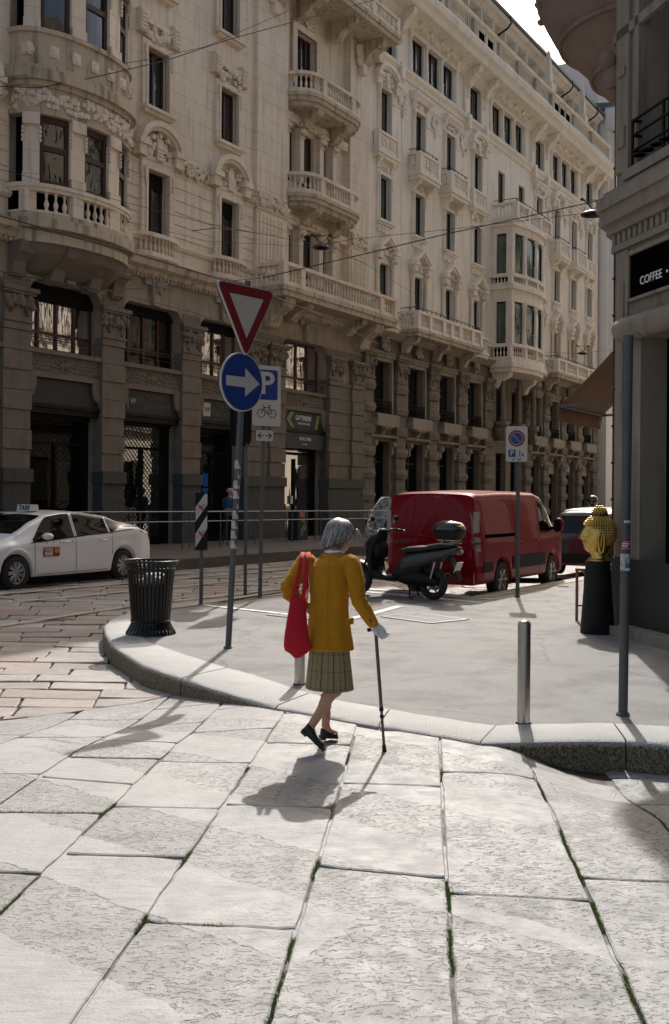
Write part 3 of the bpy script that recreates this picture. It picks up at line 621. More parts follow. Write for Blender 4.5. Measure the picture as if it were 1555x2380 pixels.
def balcony(par, s0, s1, o, z0, zr, kind='rect', th=.22, base='stone', piers=(), panel=False, step=.2, drop=0.0, brack=(), bm=None, iron=False):
    e = tag(bpy.data.objects.new('balcony', None)); link(e, par)
    sl = MB(); pl = outline(s0, s1, o, kind)
    plate(sl, pl, .07, z0 + th * .55, z0 + th); plate(sl, pl, .0, z0, z0 + th * .55)
    if drop: plate(sl, outline(s0 + .12, s1 - .12, o - .12, kind), 0, z0 - drop, z0)
    for s, w_, h_ in brack: scroll(sl, s, w_, o * .86, z0 - drop - h_, z0 - drop)
    obj('slab', sl, bm or ('stain' if base == 'stone' else base), e)
    b = MB(); zt = z0 + th; band(b, pl, -.20, -.02, zt, zt + .16); band(b, pl, -.24, .04, zr - .13, zr - .04); band(b, pl, -.20, .01, zr - .04, zr)
    h = zr - .13 - zt - .16
    if panel:
        band(b, pl, -.16, -.05, zt + .16, zr - .13)
        for x, q in walk(pl, .34):
            if q > .3 * o: b.box(x - .1, x + .1, -q - .0, -q + .1, zt + .26, zr - .22); orn(b, x - .09, x + .09, zt + .28, zr - .24, q + .0, 5, .05, int(x * 10))
    else:
        ps = list(piers)
        for x, q in offs(walk(pl, step), 0):
            pass
        ol = offs(pl, -.11)
        for x, q in walk(ol, step):
            if any(abs(x - p) < .17 for p in ps): continue
            bal(b, x, -q, zt + .16, h, .055)
    for p in (list(piers)):
        q = o
        for a, c in zip(pl[:-1], pl[1:]):
            if a[0] <= p <= c[0] and c[0] > a[0]: q = a[1] + (c[1] - a[1]) * (p - a[0]) / (c[0] - a[0])
        b.box(p - .13, p + .13, -q - .02, -q + .22, zt, zr - .04)
    if kind == 'rect':
        for p in (s0, s1): b.box(p - .03 if p == s0 else p - .22, p + .22 if p == s0 else p + .03, -o - .03, -o + .22, zt, zr - .02)
    obj('balustrade', b, base, e, auto=50)
    if iron:
        i_ = MB(); q = offs(pl, -.1)
        i_.tube([(x, -y_, zr + .16) for x, y_ in q], .018, 5)
        for x, y_ in walk(q, .45) + [q[1], q[-2]]: i_.tube([(x, -y_, zr - .02), (x, -y_, zr + .16)], .016, 4)
        obj('iron_rail', i_, 'black', e)
    return e
def window(par, a, b, c, d, y, fm='wood2', gm='glass', mull=1, transom=None, fw=.07, blind=0, curtain=False, arch=False):
    f = MB(); D = .07
    f.box(a, a + fw, y, y + D, c, d); f.box(b - fw, b, y, y + D, c, d); f.box(a + fw, b - fw, y, y + D, c, c + fw); f.box(a + fw, b - fw, y, y + D, d - fw, d)
    for k in range(mull):
        x = a + (b - a) * (k + 1) / (mull + 1); f.box(x - fw * .55, x + fw * .55, y - .012, y + D, c + fw, d - fw)
    if transom: f.box(a + fw, b - fw, y - .006, y + D, c + (d - c) * transom - fw * .5, c + (d - c) * transom + fw * .5)
    w_ = obj('window', f, fm, par)
    p = MB(); p.quad((a + .02, y + .04, c + .02), (b - .02, y + .04, c + .02), (b - .02, y + .04, d - .02), (a + .02, y + .04, d - .02)); obj('pane', p, gm, w_)
    if blind:
        s = MB(); n = max(3, int((d - c) * blind / .06)); 
        for k in range(n): z = d - .02 - k * .06; s.box(a + .03, b - .03, y - .03, y - .012, z - .05, z)
        obj('roller_blind', s, 'shutter', w_)
    if curtain:
        s = MB(); zb = c + (d - c) * .32; xx = a + .05; k = 0; row = []
        while xx < b - .05: row.append((xx, y + .16 + .025 * sin(k * 1.9) + .02 * sin(k * .7))); xx += .035; k += 1
        s.loft([[(x, q, zb + .05 * sin(x * 3)) for x, q in row], [(x, q, d - .03) for x, q in row]], False, False); obj('curtain', s, 'curtain', w_, True)
    return w_
def column(mb, x, y, z0, z1, r, n=10):
    h = z1 - z0
    mb.lathe([(r * 1.45, 0), (r * 1.45, .06), (r * 1.15, .1), (r * 1.15, h * .28), (r * 1.3, h * .285), (r * 1.3, h * .31), (r, h * .32), (r * .9, h * .86), (r * 1.1, h * .87), (r * 1.1, h * .885), (r * 1.0, h * .89), (r * 1.5, h * .96), (r * 1.6, h)], n, (x, y, z0))
def surround(mb, a, b, c, d, w=.2, o=.1, sill=True, cap=None, seed=0):
    mb.box(a - w, a, -o, .05, c, d); mb.box(b, b + w, -o, .05, c, d); mb.box(a - w, b + w, -o, .05, d, d + w)
    mb.box(a - w * .35, a, -o - .04, -o, c, d + .0); mb.box(b, b + w * .35, -o - .04, -o, c, d); mb.box(a - w * .35, b + w * .35, -o - .04, -o, d, d + w * .35)
    if sill: mb.box(a - w * 1.2, b + w * 1.2, -o - .16, .05, c - .1, c); mb.box(a - w * .8, b + w * .8, -o - .06, .05, c - .2, c - .1)
    for x in (a - w * .5, b + w * .5):
        for k in range(4): mb.sph((x, -o - .03, d - .05 - k * .13), (.065 - k * .01, .06, .075), 6, 4)
def tri_ped(mb, a, b, z, h, o=.32, seed=0):
    c = (a + b) / 2; w = .3
    for s_, e in ((a, 1), (b, -1)):
        mb.prism([(s_ - e * w, z), (s_ - e * w, z + .16), (c, z + h + .16), (c, z + h)], -o, .0, 'y')
        mb.prism([(s_ - e * (w - .08), z - .02), (s_ - e * (w - .08), z + .06), (c, z + h + .02), (c, z + h - .14)], -o + .08, .0, 'y')
        mb.box(s_ - .32 if e > 0 else s_ - .12, s_ + .12 if e > 0 else s_ + .32, -o, 0, z - .06, z + .10); mb.box(s_ - .25 if e > 0 else s_ - .06, s_ + .06 if e > 0 else s_ + .25, -o + .07, 0, z - .34, z - .06)
    orn(mb, a - .05, b + .05, z - .3, z + h * .55, .06, 16, .1, seed)
def arch_ped(mb, a, b, z, h, o=.35, seed=0, broken=False):
    c = (a + b) / 2; w = (b - a) / 2 + .22; n = 10
    for i in range(n):
        t0, t1 = pi * i / n, pi * (i + 1) / n
        p = lambda t, q: (c - (w + q) * cos(t), z + (h + q) * sin(t))
        mb.prism([p(t0, 0), p(t0, .17), p(t1, .17), p(t1, 0)], -o, 0, 'y'); mb.prism([p(t0, -.1), p(t0, .02), p(t1, .02), p(t1, -.1)], -o + .09, 0, 'y')
    for s_ in (c - w, c + w): mb.box(s_ - .24, s_ + .24, -o - .02, 0, z - .1, z + .07); mb.box(s_ - .17, s_ + .17, -o + .07, 0, z - .42, z - .1)
    orn(mb, a - .05, b + .05, z - .35, z + h * .8, .1, 22, .11, seed, .8)
    mb.box(c - .14, c + .14, -o * .6, 0, z - .4, z + h * .45)
    for k in range(4): mb.box(c - .17, c + .17, -o * .6 - .03, -o * .6, z - .36 + k * .11, z - .30 + k * .11)
def capital(mb, s0, s1, z0, z1, o, seed=0, dense=30):
    h = z1 - z0
    mb.box(s0 - .05, s1 + .05, -o - .05, 0, z0, z0 + h * .07); mb.box(s0 - .02, s1 + .02, -o - .02, 0, z0 + h * .07, z0 + h * .8)
    mb.box(s0 - .10, s1 + .10, -o - .10, 0, z0 + h * .80, z0 + h * .88); mb.box(s0 - .16, s1 + .16, -o - .16, 0, z0 + h * .88, z1)
    orn(mb, s0 - .1, s1 + .1, z0 + h * .38, z0 + h * .78, o + .04, dense, .10, seed, .8)
    for k in range(3): orn(mb, s0 + .1, s0 + .26, z0 + h * .1, z0 + h * .4, o + .03, 4, .06, seed + 5); orn(mb, s1 - .26, s1 - .1, z0 + h * .1, z0 + h * .4, o + .03, 4, .06, seed + 6)
def statue(par, x, z, h, o):           # draped figure carved in the stone
    m_ = MB(); g = random.Random(int(x * 10))
    pr = [(.16, 0), (.2, .04), (.17, .12), (.16, .25), (.19, .42), (.17, .52), (.15, .6), (.2, .72), (.22, .79), (.16, .83), (.06, .85), (.07, .87), (.09, .91), (.09, .96), (.05, 1.0)]
    rings = []
    for r_, q in pr:
        rings.append([(x + r_ * h * .42 * (1 + .12 * sin(7 * a + q * 9)) * cos(a) + .03 * sin(q * 6), -o + r_ * h * .34 * (1 + .1 * sin(9 * a)) * sin(a), z + q * h) for a in [2 * pi * k / 14 for k in range(14)]])
    m_.loft(rings)
    for s_ in (-1, 1): m_.tube([(x + s_ * .085 * h, -o, z + .78 * h), (x + s_ * .15 * h, -o - .06, z + .68 * h), (x + s_ * .12 * h, -o - .1, z + .86 * h), (x + s_ * .03 * h, -o - .02, z + .99 * h)], [.05, .045, .04, .035], 6)
    m_.box(x - .3, x + .3, -o - .25, 0, z - .28, z); m_.prism([(x - .26, z - .28), (x + .26, z - .28), (x + .08, z - 1.0), (x - .08, z - 1.0)], -o - .15, 0, 'y'); orn(m_, x - .25, x + .25, z - .8, z - .3, o + .1, 14, .11, 4)
    return obj('statue', m_, 'stonelow', par, True)
# ================================================================ BUILDING WITH THE REDDISH WINDOWS (left)
BA = empty('stone_building', FO, FZ, 'ornate brown stone building with red framed windows and a round bow window behind the taxi', 'building', 'ornate stone palaces across the street')
OPS = [(-21.7, -18.99), (-18.09, -15.37), (-14.49, -11.79), (-10.9, -8.45), (-6.1, -3.05)]
low = MB()
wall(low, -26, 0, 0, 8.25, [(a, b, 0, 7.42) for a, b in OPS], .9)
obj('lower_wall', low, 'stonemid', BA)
co_ = MB(); co_.box(-26, -.02, .86, 12, 0, 23.5); co_.box(-26, 0, 1.2, 12, 23.5, 28.5); obj('core', co_, 'dark', BA)
rf = MB(); mould(rf, -26, -.02, [(.6, 26.6), (.6, 26.9), (-6, 30), (-6, 26.6)]); obj('roof', rf, 'rooftile', BA)
# piers in banded blocks, plinth, capitals
pz = MB(); pr_ = MB(); cp = MB()
PIERS = [(-18.99, -18.09), (-15.37, -14.49), (-11.79, -10.9), (-8.45, -6.1), (-3.05, -.35)]
for k, (a, b) in enumerate(PIERS):
    pz.cut(); pr_.cut(); cp.cut()
    big = b - a > 1.5
    o = .12 if big else .06
    pz.box(a - .04, b + .04, -o - .05, .3, .10, 1.35); pz.box(a - .02, b + .02, -o, .3, 1.35, 1.98); pz.box(a - .06, b + .06, -o - .07, .3, 1.98, 2.32)
    z = 2.32; j = 0
    while z < 6.15:
        h = min(.52, 6.17 - z); q = (.055 if j % 2 else .02) + (o if big else 0)
        if big:
            pr_.box(a - .0, a + .95, -q, .3, z + .012, z + h - .012); pr_.box(b - .95, b, -q, .3, z + .012, z + h - .012); pr_.box(a + .95, b - .95, -q + .1, .3, z + .02, z + h - .02)
        else: pr_.box(a - q * .6, b + q * .6, -q - .02, .3, z + .012, z + h - .012)
        z += h; j += 1
    if big: capital(cp, a, a + .95, 6.17, 7.08, .15, k, 34); capital(cp, b - .95, b, 6.17, 7.08, .15, k + 9, 34)
    else: capital(cp, a, b, 6.17, 7.08, .06, k, 40)
    pr_.box(a, b, -.03, .3, 7.08, 7.4)
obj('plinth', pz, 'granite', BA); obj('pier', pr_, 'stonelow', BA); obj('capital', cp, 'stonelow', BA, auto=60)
# arches' rounded upper corners, keystones, spandrel mouldings
ar = MB()
for a, b in OPS:
    ar.cut()
    for s_, e in ((a, 1), (b, -1)):
        pts = [(s_, 7.44)] + [(s_ + e * (.42 - .42 * cos(t)) , 7.02 + .42 * sin(t)) for t in [pi / 2 * i / 6 for i in range(7)]]
        ar.prism([(x, z) for x, z in pts], .0, .7, 'y')
    c = (a + b) / 2
    ar.prism([(c - .16, 7.42), (c + .16, 7.42), (c + .24, 8.2), (c - .24, 8.2)], -.16, 0, 'y'); orn(ar, c - .24, c + .24, 7.7, 8.2, .16, 12, .1, int(c)); ar.box(c - .5, c + .5, -.12, 0, 8.02, 8.2)
    for t in (-.62, .62): ar.prism([(c + t - .015, 7.42), (c + t + .015, 7.42), (c + t * 1.35 + .015, 8.05), (c + t * 1.35 - .015, 8.05)], -.012, 0, 'y')
obj('arch', ar, 'stonemid', BA)
fr = MB(); sl = MB()
for k, (a, b) in enumerate(OPS):
    fr.cut(); fr.box(a, b, .1, .6, 4.82, 5.46); fr.box(a, b, -.02, .6, 5.46, 5.58); fr.box(a, b, .03, .6, 4.82, 4.95)
    n = int((b - a) / .13)
    for i in range(n):           # scale pattern carved in the panel
        for j in range(4):
            x = a + .07 + i * (b - a - .1) / n + (.06 if j % 2 else 0); z = 5.0 + j * .11
            if abs(x - (a + b) / 2) < .38: continue
            fr.sph((x, .1, z + .06), (.062, .035, .055), 5, 4)
    c = (a + b) / 2
    for i in range(9): t = 2 * pi * i / 9; fr.tube([(c, .08, 5.2), (c + .4 * cos(t), .08, 5.2 + .2 * sin(t))], [.05, .02], 5)
    fr.sph((c, .07, 5.2), (.1, .06, .09), 7, 5)
    for s_, e in ((a, 1), (b, -1)):
        fr.prism([(s_, 4.82), (s_ + e * .3, 4.82), (s_ + e * .3, 4.62), (s_ + e * .22, 4.35), (s_ + e * .05, 4.25), (s_, 4.1)], .04, .5, 'y'); fr.tube([(s_ + e * .15, .03, 4.55), (s_ + e * .15, .1, 4.55)], .11, 10)
obj('frieze', fr, 'stonelow', BA)
for k, (a, b) in enumerate(OPS):
    w_ = window(BA, a + (.0), b, 5.6, 7.42, .42, 'wood', 'mezzglass', mull=3, transom=.27, fw=.075, curtain=k != 4)
    i_ = MB(); i_.tube([(a, .3, 5.98), (b, .3, 5.98)], .014, 5); i_.tube([(a, .3, 5.84), (b, .3, 5.84)], .008, 5); obj('bar', i_, 'galv', w_)
    if k in (1, 2, 3): s = MB(); s.box(a, b, .36, .41, 7.12 if k != 1 else 6.95, 7.42); obj('blind_box', s, 'shutter', w_)
for k in (0, 2):
    pass
# shop fronts
M['grille'] = mat('black lattice shutter', (.007, .007, .006), .6, spec=.2)
M['shopsign'] = mat('dark green grey fascia', (.016, .019, .017), .55, var=.1, vs=3)
def shop(a, b, kind):
    e = tag(bpy.data.objects.new('shop_front', None)); link(e, BA)
    f = MB(); y = .55
    f.box(a, a + .14, y - .05, y + .1, .12, 4.1); f.box(b - .3, b, y - .05, y + .1, .12, 4.1); f.box(a, b, y - .1, y + .1, 3.75, 4.12); f.box(a, b, y - .03, y + .1, .12, .35)
    f.box(a + .14, b - .3, y - .04, y + .06, 3.05 if kind != 3 else 3.2, 3.13 if kind != 3 else 3.3)
    f.box(a + (b - a) * .52, a + (b - a) * .52 + .09, y - .045, y + .06, .35, 3.05)
    obj('frame', f, 'black', e)
    p = MB(); p.quad((a, y + .03, .3), (b, y + .03, .3), (b, y + .03, 3.9), (a, y + .03, 3.9)); obj('pane', p, 'shopsee', e)
    s = MB(); s.prism([(a + .02, 4.12), (b - .02, 4.12), (b - .02, 4.3), (b - .12, 4.42), (b - .28, 4.52), (b - .3, 4.8), (a + .3, 4.8), (a + .28, 4.52), (a + .12, 4.42), (a + .02, 4.3)], .12, .5, 'y'); obj('fascia', s, 'shopsign', e)
    s = MB(); s.box(a, b, .02, .5, 4.02, 4.12); s.box(a, b, .08, .5, 3.86, 4.02); obj('ledge', s, 'black', e)
    g = MB()
    if kind in (0, 1):
        for i in range(int(3.6 / .085)): g.box(a + .05, b - .2, y - .10, y - .085, .3 + i * .085, .312 + i * .085)
        for j in range(13):
            for i in range(int(3.4 / .085)):
                x = a + .12 + j * (b - a - .3) / 13 + (.09 if i % 2 else 0); g.box(x, x + .012, y - .099, y - .087, .3 + i * .085, .385 + i * .085)
    elif kind == 2:
        st = .16; w_ = b - a - .35; k = -24
        for i in range(-23, int(w_ / st) + 1):
            for sg in (1, -1):
                x0 = a + .1 + i * st; x1 = x0 + 3.5
                if sg < 0: x0, x1 = x1, x0
                # clip diagonal to the opening
                pts = []
                for t in range(0, 36):
                    q = t / 35; x = x0 + (x1 - x0) * q; z = .35 + 3.5 * q
                    if a + .08 < x < b - .25: pts.append((x, y - .09, z))
                if len(pts) > 1: g.tube([pts[0], pts[-1]], .011, 4)
    if g.v: obj('shutter', g, 'grille', e)
    return e
shop(-21.7, -18.99, 1); SH = [shop(-18.09, -15.37, 1), shop(-14.49, -11.79, 2), shop(-10.9, -8.45, 2), shop(-6.1, -3.05, 3)]
M['bronze'] = mat('dull bronze letters', (.16, .13, .10), .45, metal=.4); M['lightbox'] = mat('pale logo plate', (.50, .42, .34), .5); M['lime'] = mat('lime green', (.16, .24, .05), .5)
for k, (a, b) in ((1, OPS[2]), (2, OPS[3])):
    c = (a + b) / 2; e = SH[k]
    text('lettering', 'VON POLL', .21, 'bronze', e, (c + .28, .115, 4.62), ext=.012, sx=1.0); text('lettering', 'REAL ESTATE', .21, 'bronze', e, (c + .28, .115, 4.33), ext=.012, sx=1.0)
    s = MB(); s.box(a + .36, a + .72, .10, .13, 4.26, 4.70); lp = obj('logo_plate', s, 'blacktxt' if k == 1 else 'lightbox', e); text('logo', 'VP', .24, 'lightbox' if k == 1 else 'bronze', lp, (a + .56, .095, 4.46), ext=.006); 
    s = MB(); s.box(a + .33, a + .345, .09, .12, 4.22, 4.76); obj('logo_bar', s, 'lightbox', e)
a, b = OPS[4]; c = (a + b) / 2; e = SH[3]
text('lettering', 'GATTINONI', .26, 'white', e, (c + .05, .11, 4.56), sx=.75, ext=.01); text('lettering', 'MONDO DI VACANZE', .11, 'white', e, (c + .1, .11, 4.36), sx=.75, ext=.006)
s = MB(); s.prism([(a + .42, 4.48), (a + .72, 4.78), (a + .95, 4.78), (a + .68, 4.48), (a + .98, 4.2), (a + .74, 4.2)], .10, .12, 'y'); s.prism([(b - .72, 4.2), (b - .5, 4.2), (b - .3, 4.74), (b - .5, 4.74)], .10, .12, 'y'); obj('logo', s, 'lime', e)
s = MB(); s.box(a + .02, b - .02, .0, .3, 3.42, 3.98); obj('sign_board', s, 'shopsign', e); text('lettering', 'TRAVEL STORE', .17, 'white', e, (c, -.01, 3.78), sx=.75, ext=.006); text('lettering', 'MILANO', .08, 'white', e, (c, -.01, 3.58), ext=.004)
# lit / pale things inside the shops
M['poster'] = mat('pale blind inside shop', (.30, .32, .31), .8, var=.2, vs=4); M['screen'] = mat('blue shop screen', (.02, .10, .35), .4, var=.6, vs=9)
M['screen'].node_tree.nodes['Principled BSDF'].inputs['Emission Color'].default_value = (.03, .16, .6, 1); M['screen'].node_tree.nodes['Principled BSDF'].inputs['Emission Strength'].default_value = .45
s = MB(); s.quad((-17.5, .75, 1.5), (-15.9, .75, 1.5), (-15.9, .75, 2.55), (-17.3, .75, 2.6)); obj('white_blind', s, 'curtain', SH[0]); s = MB(); s.quad((-14.35, .75, 1.7), (-13.1, .75, 1.7), (-13.4, .75, 2.75), (-14.35, .75, 2.8)); s.quad((-13.1, .77, 2.5), (-12.4, .77, 2.5), (-12.4, .77, 3.3), (-13.1, .77, 3.3)); obj('white_blind', s, 'curtain', SH[1])
for i in range(3): s = MB(); s.quad((-9.75, .72, .95 + i * .5), (-9.35, .72, .95 + i * .5), (-9.35, .72, 1.4 + i * .5), (-9.75, .72, 1.4 + i * .5)); obj('screen', s, 'screen', SH[2])
s = MB(); s.quad((-6.0, .70, 2.55), (-4.2, .70, 2.55), (-4.2, .70, 3.35), (-6.0, .70, 3.35)); obj('white_blind', s, 'poster', SH[3]); s = MB(); s.box(-4.75, -4.6, .5, .51, 1.35, 1.65); obj('notice', s, 'white', SH[3])
# cornice and storey bands
cn = MB()
mould(cn, -26, -.02, [(0, 8.2), (.1, 8.2), (.14, 8.28), (.22, 8.3), (.26, 8.42), (.42, 8.5), (.45, 8.66), (.5, 8.7), (0, 8.78)])
for i in range(150): x = -26 + i * .173; cn.sph((x, -.16, 8.25), (.07, .06, .06), 5, 4)
obj('cornice', cn, 'stain', BA)
U = MB(); WA = [-13.13, -9.53]
def rect(c, w_, z0, z1): return (c - w_ / 2, c + w_ / 2, z0, z1)
W2 = [rect(c, .98, 9.55, 11.5) for c in WA + [-20.3, -23.9]]; W3 = [rect(c, .98, 13.38, 15.2) for c in WA + [-20.3, -23.9]]; W4 = [rect(c, .98, 17.0, 18.9) for c in WA + [-20.3, -23.9]]; W5 = [rect(c, .85, 20.8, 22.4) for c in WA + [-20.3, -23.9]]
T2 = [(-5.75, -5.15, 9.6, 11.55), (-4.75, -3.75, 9.6, 11.6), (-3.35, -2.75, 9.6, 11.55)]; T3 = [(-5.7, -5.1, 13.3, 15.3), (-4.75, -3.75, 13.3, 15.3), (-3.35, -2.75, 13.3, 15.3)]; T4 = [(-5.2, -3.85, 16.9, 18.95)]; T5 = [(-5.2, -3.85, 20.6, 22.3)]
wall(U, -26, -8.0, 8.2, 26.6, W2 + W3 + W4 + W5, .42); wall(U, -8.0, -6.1, 8.2, 26.6, [], .4, -.16); wall(U, -6.1, -1.55, 8.2, 26.6, T2 + T3 + T4 + T5, .5, .22); wall(U, -1.55, 0, 8.2, 26.6, [], .4, -.1)
for x, y0, y1 in ((-8.0, -.16, 0), (-6.1, -.16, .22), (-1.55, -.1, .22)): U.quad((x, y0, 8.2), (x, y1, 8.2), (x, y1, 26.6), (x, y0, 26.6))
U.quad((0, -.1, 8.2), (0, .9, 8.2), (0, .9, 28.5), (0, -.1, 28.5)); U.quad((-26, 0, 26.6), (0, 0, 26.6), (0, 1.2, 26.6), (-26, 1.2, 26.6))
obj('wall', U, 'stone', BA)
for ws, kw in ((W2, dict(blind=.26)), (W3, {}), (W4, {}), (W5, {}), (T2, {}), (T3, {}), (T4, dict(mull=3)), (T5, dict(mull=3))):
    for a, b, c, d in ws:
        if a < -22: continue
        window(BA, a, b, c, d, .13 if ws not in (T2, T3, T4, T5) else .36, **({'mull': 1} | kw))
# horizontal grooved courses on the second floor
gr = MB()
for s0, s1 in ((-26, -18.9), (-14.75, -13.75), (-12.5, -10.15), (-8.9, -8.02)):
    gr.cut()
    for i in range(5): gr.box(s0, s1, -.035, 0, 9.75 + i * .385, 10.10 + i * .385)
obj('rusticated_course', gr, 'stone', BA)
bd = MB()
for s0, s1, y in ((-26, -8.0, 0), (-8.0, -6.1, .16), (-1.55, 0, .1)):
    mould(bd, s0, s1, [(0, 9.34), (y + .07, 9.34), (y + .13, 9.42), (y + .13, 9.5), (0, 9.54)]); mould(bd, s0, s1, [(0, 11.62), (y + .05, 11.62), (y + .09, 11.68), (0, 11.72)]); mould(bd, s0, s1, [(0, 12.2), (y + .06, 12.2), (0, 12.24)])
    mould(bd, s0, s1, [(0, 8.78), (y + .05, 8.78), (y + .05, 8.9), (0, 8.93)])
mould(bd, -26, 0, [(0, 20.1), (.1, 20.1), (.14, 20.25), (.25, 20.3), (0, 20.4)])
mould(bd, -26, 0, [(0, 23.2), (.3, 23.2), (.5, 23.6), (1.1, 23.8), (1.2, 24.1), (0, 24.2)])
obj('string_course', bd, 'stone', BA)
ga = MB()
for s0, s1 in ((-26, -18.9), (-14.75, -13.75), (-12.55, -10.1), (-8.95, -8.0)):
    ga.cut(); orn(ga, s0, s1, 11.74, 12.2, .04, int((s1 - s0) * 34), .10, int(s0), .7)
ga.cut(); orn(ga, -8.0, -6.1, 11.72, 12.2, .2, 66, .11, 3, .7); ga.cut(); orn(ga, -1.55, -.1, 11.72, 12.25, .14, 48, .11, 4, .7)
obj('garland', ga, 'stone', BA, True)
su = MB()
for k, c in enumerate(WA + [-20.3]):
    a, b = c - .49, c + .49
    su.cut(); surround(su, a, b, 9.55, 11.5, .26, .14, False); arch_ped(su, a - .12, b + .12, 12.2, .62, .36, k); su.box(a - .35, b + .35, -.16, 0, 11.76, 11.9)
    su.cut(); surround(su, a, b, 13.38, 15.2, .2, .1, True); orn(su, a - .15, b + .15, 15.35, 15.95, .1, 26, .11, k + 20, .6); su.box(a - .42, a - .12, -.2, 0, 15.5, 16.2); su.box(b + .12, b + .42, -.2, 0, 15.5, 16.2); su.box(a - .3, b + .3, -.12, 0, 15.9, 16.05)
    for j in range(5): su.box(a - .40, a - .14, -.24, -.2, 15.56 + j * .12, 15.62 + j * .12); su.box(b + .14, b + .40, -.24, -.2, 15.56 + j * .12, 15.62 + j * .12)
    su.cut(); surround(su, a, b, 17.0, 18.9, .24, .1, True); su.cut(); surround(su, a, b, 20.8, 22.4, .2, .1, True)
obj('window_surround', su, 'stone', BA, auto=40)
for c in WA: balcony(BA, c - .95, c + .95, .38, 8.7, 9.55, 'arc', .12, 'stone', step=.17)
# corner pavilion
pv = MB()
for zc, T in ((11.55, T2), (15.3, T3)):
    z0 = T[0][2]
    pv.cut()
    for x in (-5.92, -4.95, -3.55, -2.58):
        pv.box(x - .13, x + .13, -.02, .3, z0, zc + .05); capital(pv, x - .13, x + .13, zc - .35, zc + .1, .02, int(x * 7), 10)
    pv.box(-6.08, -1.57, -.02, .3, zc + .1, zc + .42)
orn(pv, -5.6, -2.6, 15.4, 15.75, .02, 30, .1, 8); orn(pv, -5.6, -2.6, 11.66, 12.0, .02, 30, .1, 9)
for x0 in (-7.85, -1.42):            # fluted panels with little squares
    pv.cut()
    w_ = 1.55 if x0 < -5 else 1.2; q = .16 if x0 < -5 else .1
    pv.box(x0, x0 + w_, -q - .05, -q, 9.75, 11.55); 
    for i in range(6):
        x = x0 + .14 + i * (w_ - .28) / 5.6
        pv.box(x, x + .1, -q - .085, -q - .05, 9.9, 10.75)
        for j in range(4): pv.box(x, x + .12, -q - .085, -q - .05, 10.85 + j * .16, 10.95 + j * .16)
for x in (-7.05, -.8): pv.cut(); orn(pv, x - .5, x + .5, 19.0, 20.0, .2, 46, .14, int(x), .8); pv.box(x - .2, x + .2, -.35, 0, 18.7, 19.3); pv.box(x - .75, x + .75, -.26, 0, 20.0, 20.3)
pv.cut(); surround(pv, -5.2, -3.85, 16.9, 18.95, .25, -.12, False); orn(pv, -5.2, -3.85, 19.25, 19.6, -.12, 14, .09, 1)
obj('pavilion_ornament', pv, 'stone', BA, auto=40)
balcony(BA, -6.1, -1.7, .95, 12.35, 13.4, 'round', .28, 'stone', piers=(-4.95, -2.85), drop=.16, brack=((-4.95, .4, .5), (-2.85, .4, .5)), step=.19, iron=False)
balcony(BA, -6.1, -1.7, 1.0, 16.0, 17.05, 'round', .28, 'stone', piers=(-4.95, -2.85), drop=.16, brack=((-4.95, .4, .55), (-2.85, .4, .55)), step=.19)
balcony(BA, -7.6, 0.0, 1.45, 19.95, 21.0, 'rect', .35, 'stone', piers=(-5.5, -2.1), panel=True, brack=((-6.9, .5, .9), (-5.2, .4, .7), (-2.9, .4, .7), (-.7, .5, .9)))
balcony(BA, -7.9, .35, 1.25, 8.55, 9.72, 'rect', .35, 'stone', piers=(-6.7, -.9), step=.21, brack=((-7.2, .62, 1.0), (-5.9, .4, .6), (-1.9, .4, .6), (-.75, .62, 1.0)), bm='stain')
# round bow window
bw = tag(bpy.data.objects.new('bow_window', None)); link(bw, BA)
C0_, C1_ = -18.85, -14.75
def bl(d=0): return offs(outline(C0_, C1_, 1.15, 'arc'), d)
b = MB(); pl = outline(C0_, C1_, 1.15, 'arc')
plate(b, pl, .16, 8.55, 8.8); plate(b, pl, .08, 8.8, 8.95); plate(b, pl, .0, 8.2, 8.55)
plate(b, pl, .10, 12.2, 12.34); plate(b, pl, .22, 12.34, 12.62); plate(b, pl, .12, 12.62, 12.74); plate(b, pl, .03, 11.5, 12.2); plate(b, pl, .0, 12.74, 13.6); plate(b, pl, .07, 13.6, 13.72); plate(b, pl, .02, 15.75, 17.0)
b.box(C0_ + .02, C1_ - .02, .0, .4, 8.2, 17)
obj('base', b, 'stain', bw, auto=40)
b = MB(); rings = []
for t, z in ((0, 8.56), (.02, 8.40), (.10, 8.22), (.13, 8.18), (.16, 8.05), (.32, 7.86), (.5, 7.74), (.55, 7.70), (.72, 7.58), (.95, 7.50)): rings.append([(x, -q_, z) for x, q_ in outline(C0_ + t * .75, C1_ - t * .75, 1.17 * (1 - t), 'arc')])
b.loft(rings); obj('corbel', b, 'stonelow', bw, auto=50)
b = MB()
NS = len(pl) - 1
def bowseg(i, f=0.0):
    i = max(0, min(NS - 1e-6, i)); k = int(i); t = i - k; return (pl[k][0] + (pl[k + 1][0] - pl[k][0]) * t, pl[k][1] + (pl[k + 1][1] - pl[k][1]) * t)
PI_ = ((2.0, .72), (5.55, .52), (8.72, .62), (12.2, .6))
for i, hw in PI_:
    b.cut(); x, q = bowseg(i); x0, q0 = bowseg(i - hw); x1, q1 = bowseg(i + hw)
    for z0, z1 in ((9.72, 11.52), (13.72, 15.75)):
        band(b, [(x0, q0), (x, q), (x1, q1)], -.22, -.03, z0, z1); band(b, [(x0, q0), (x, q), (x1, q1)], -.2, .03, z0, z0 + .25); band(b, [(x0, q0), (x, q), (x1, q1)], -.2, .05, z1 - .3, z1)
        for k in range(4): b.sph((x0, -q0 - .01, z1 - .38 - k * .11), (.05, .05, .06), 6, 4); b.sph((x1, -q1 - .01, z1 - .38 - k * .11), (.05, .05, .06), 6, 4)
obj('pilaster', b, 'stone', bw, auto=40); b = MB()
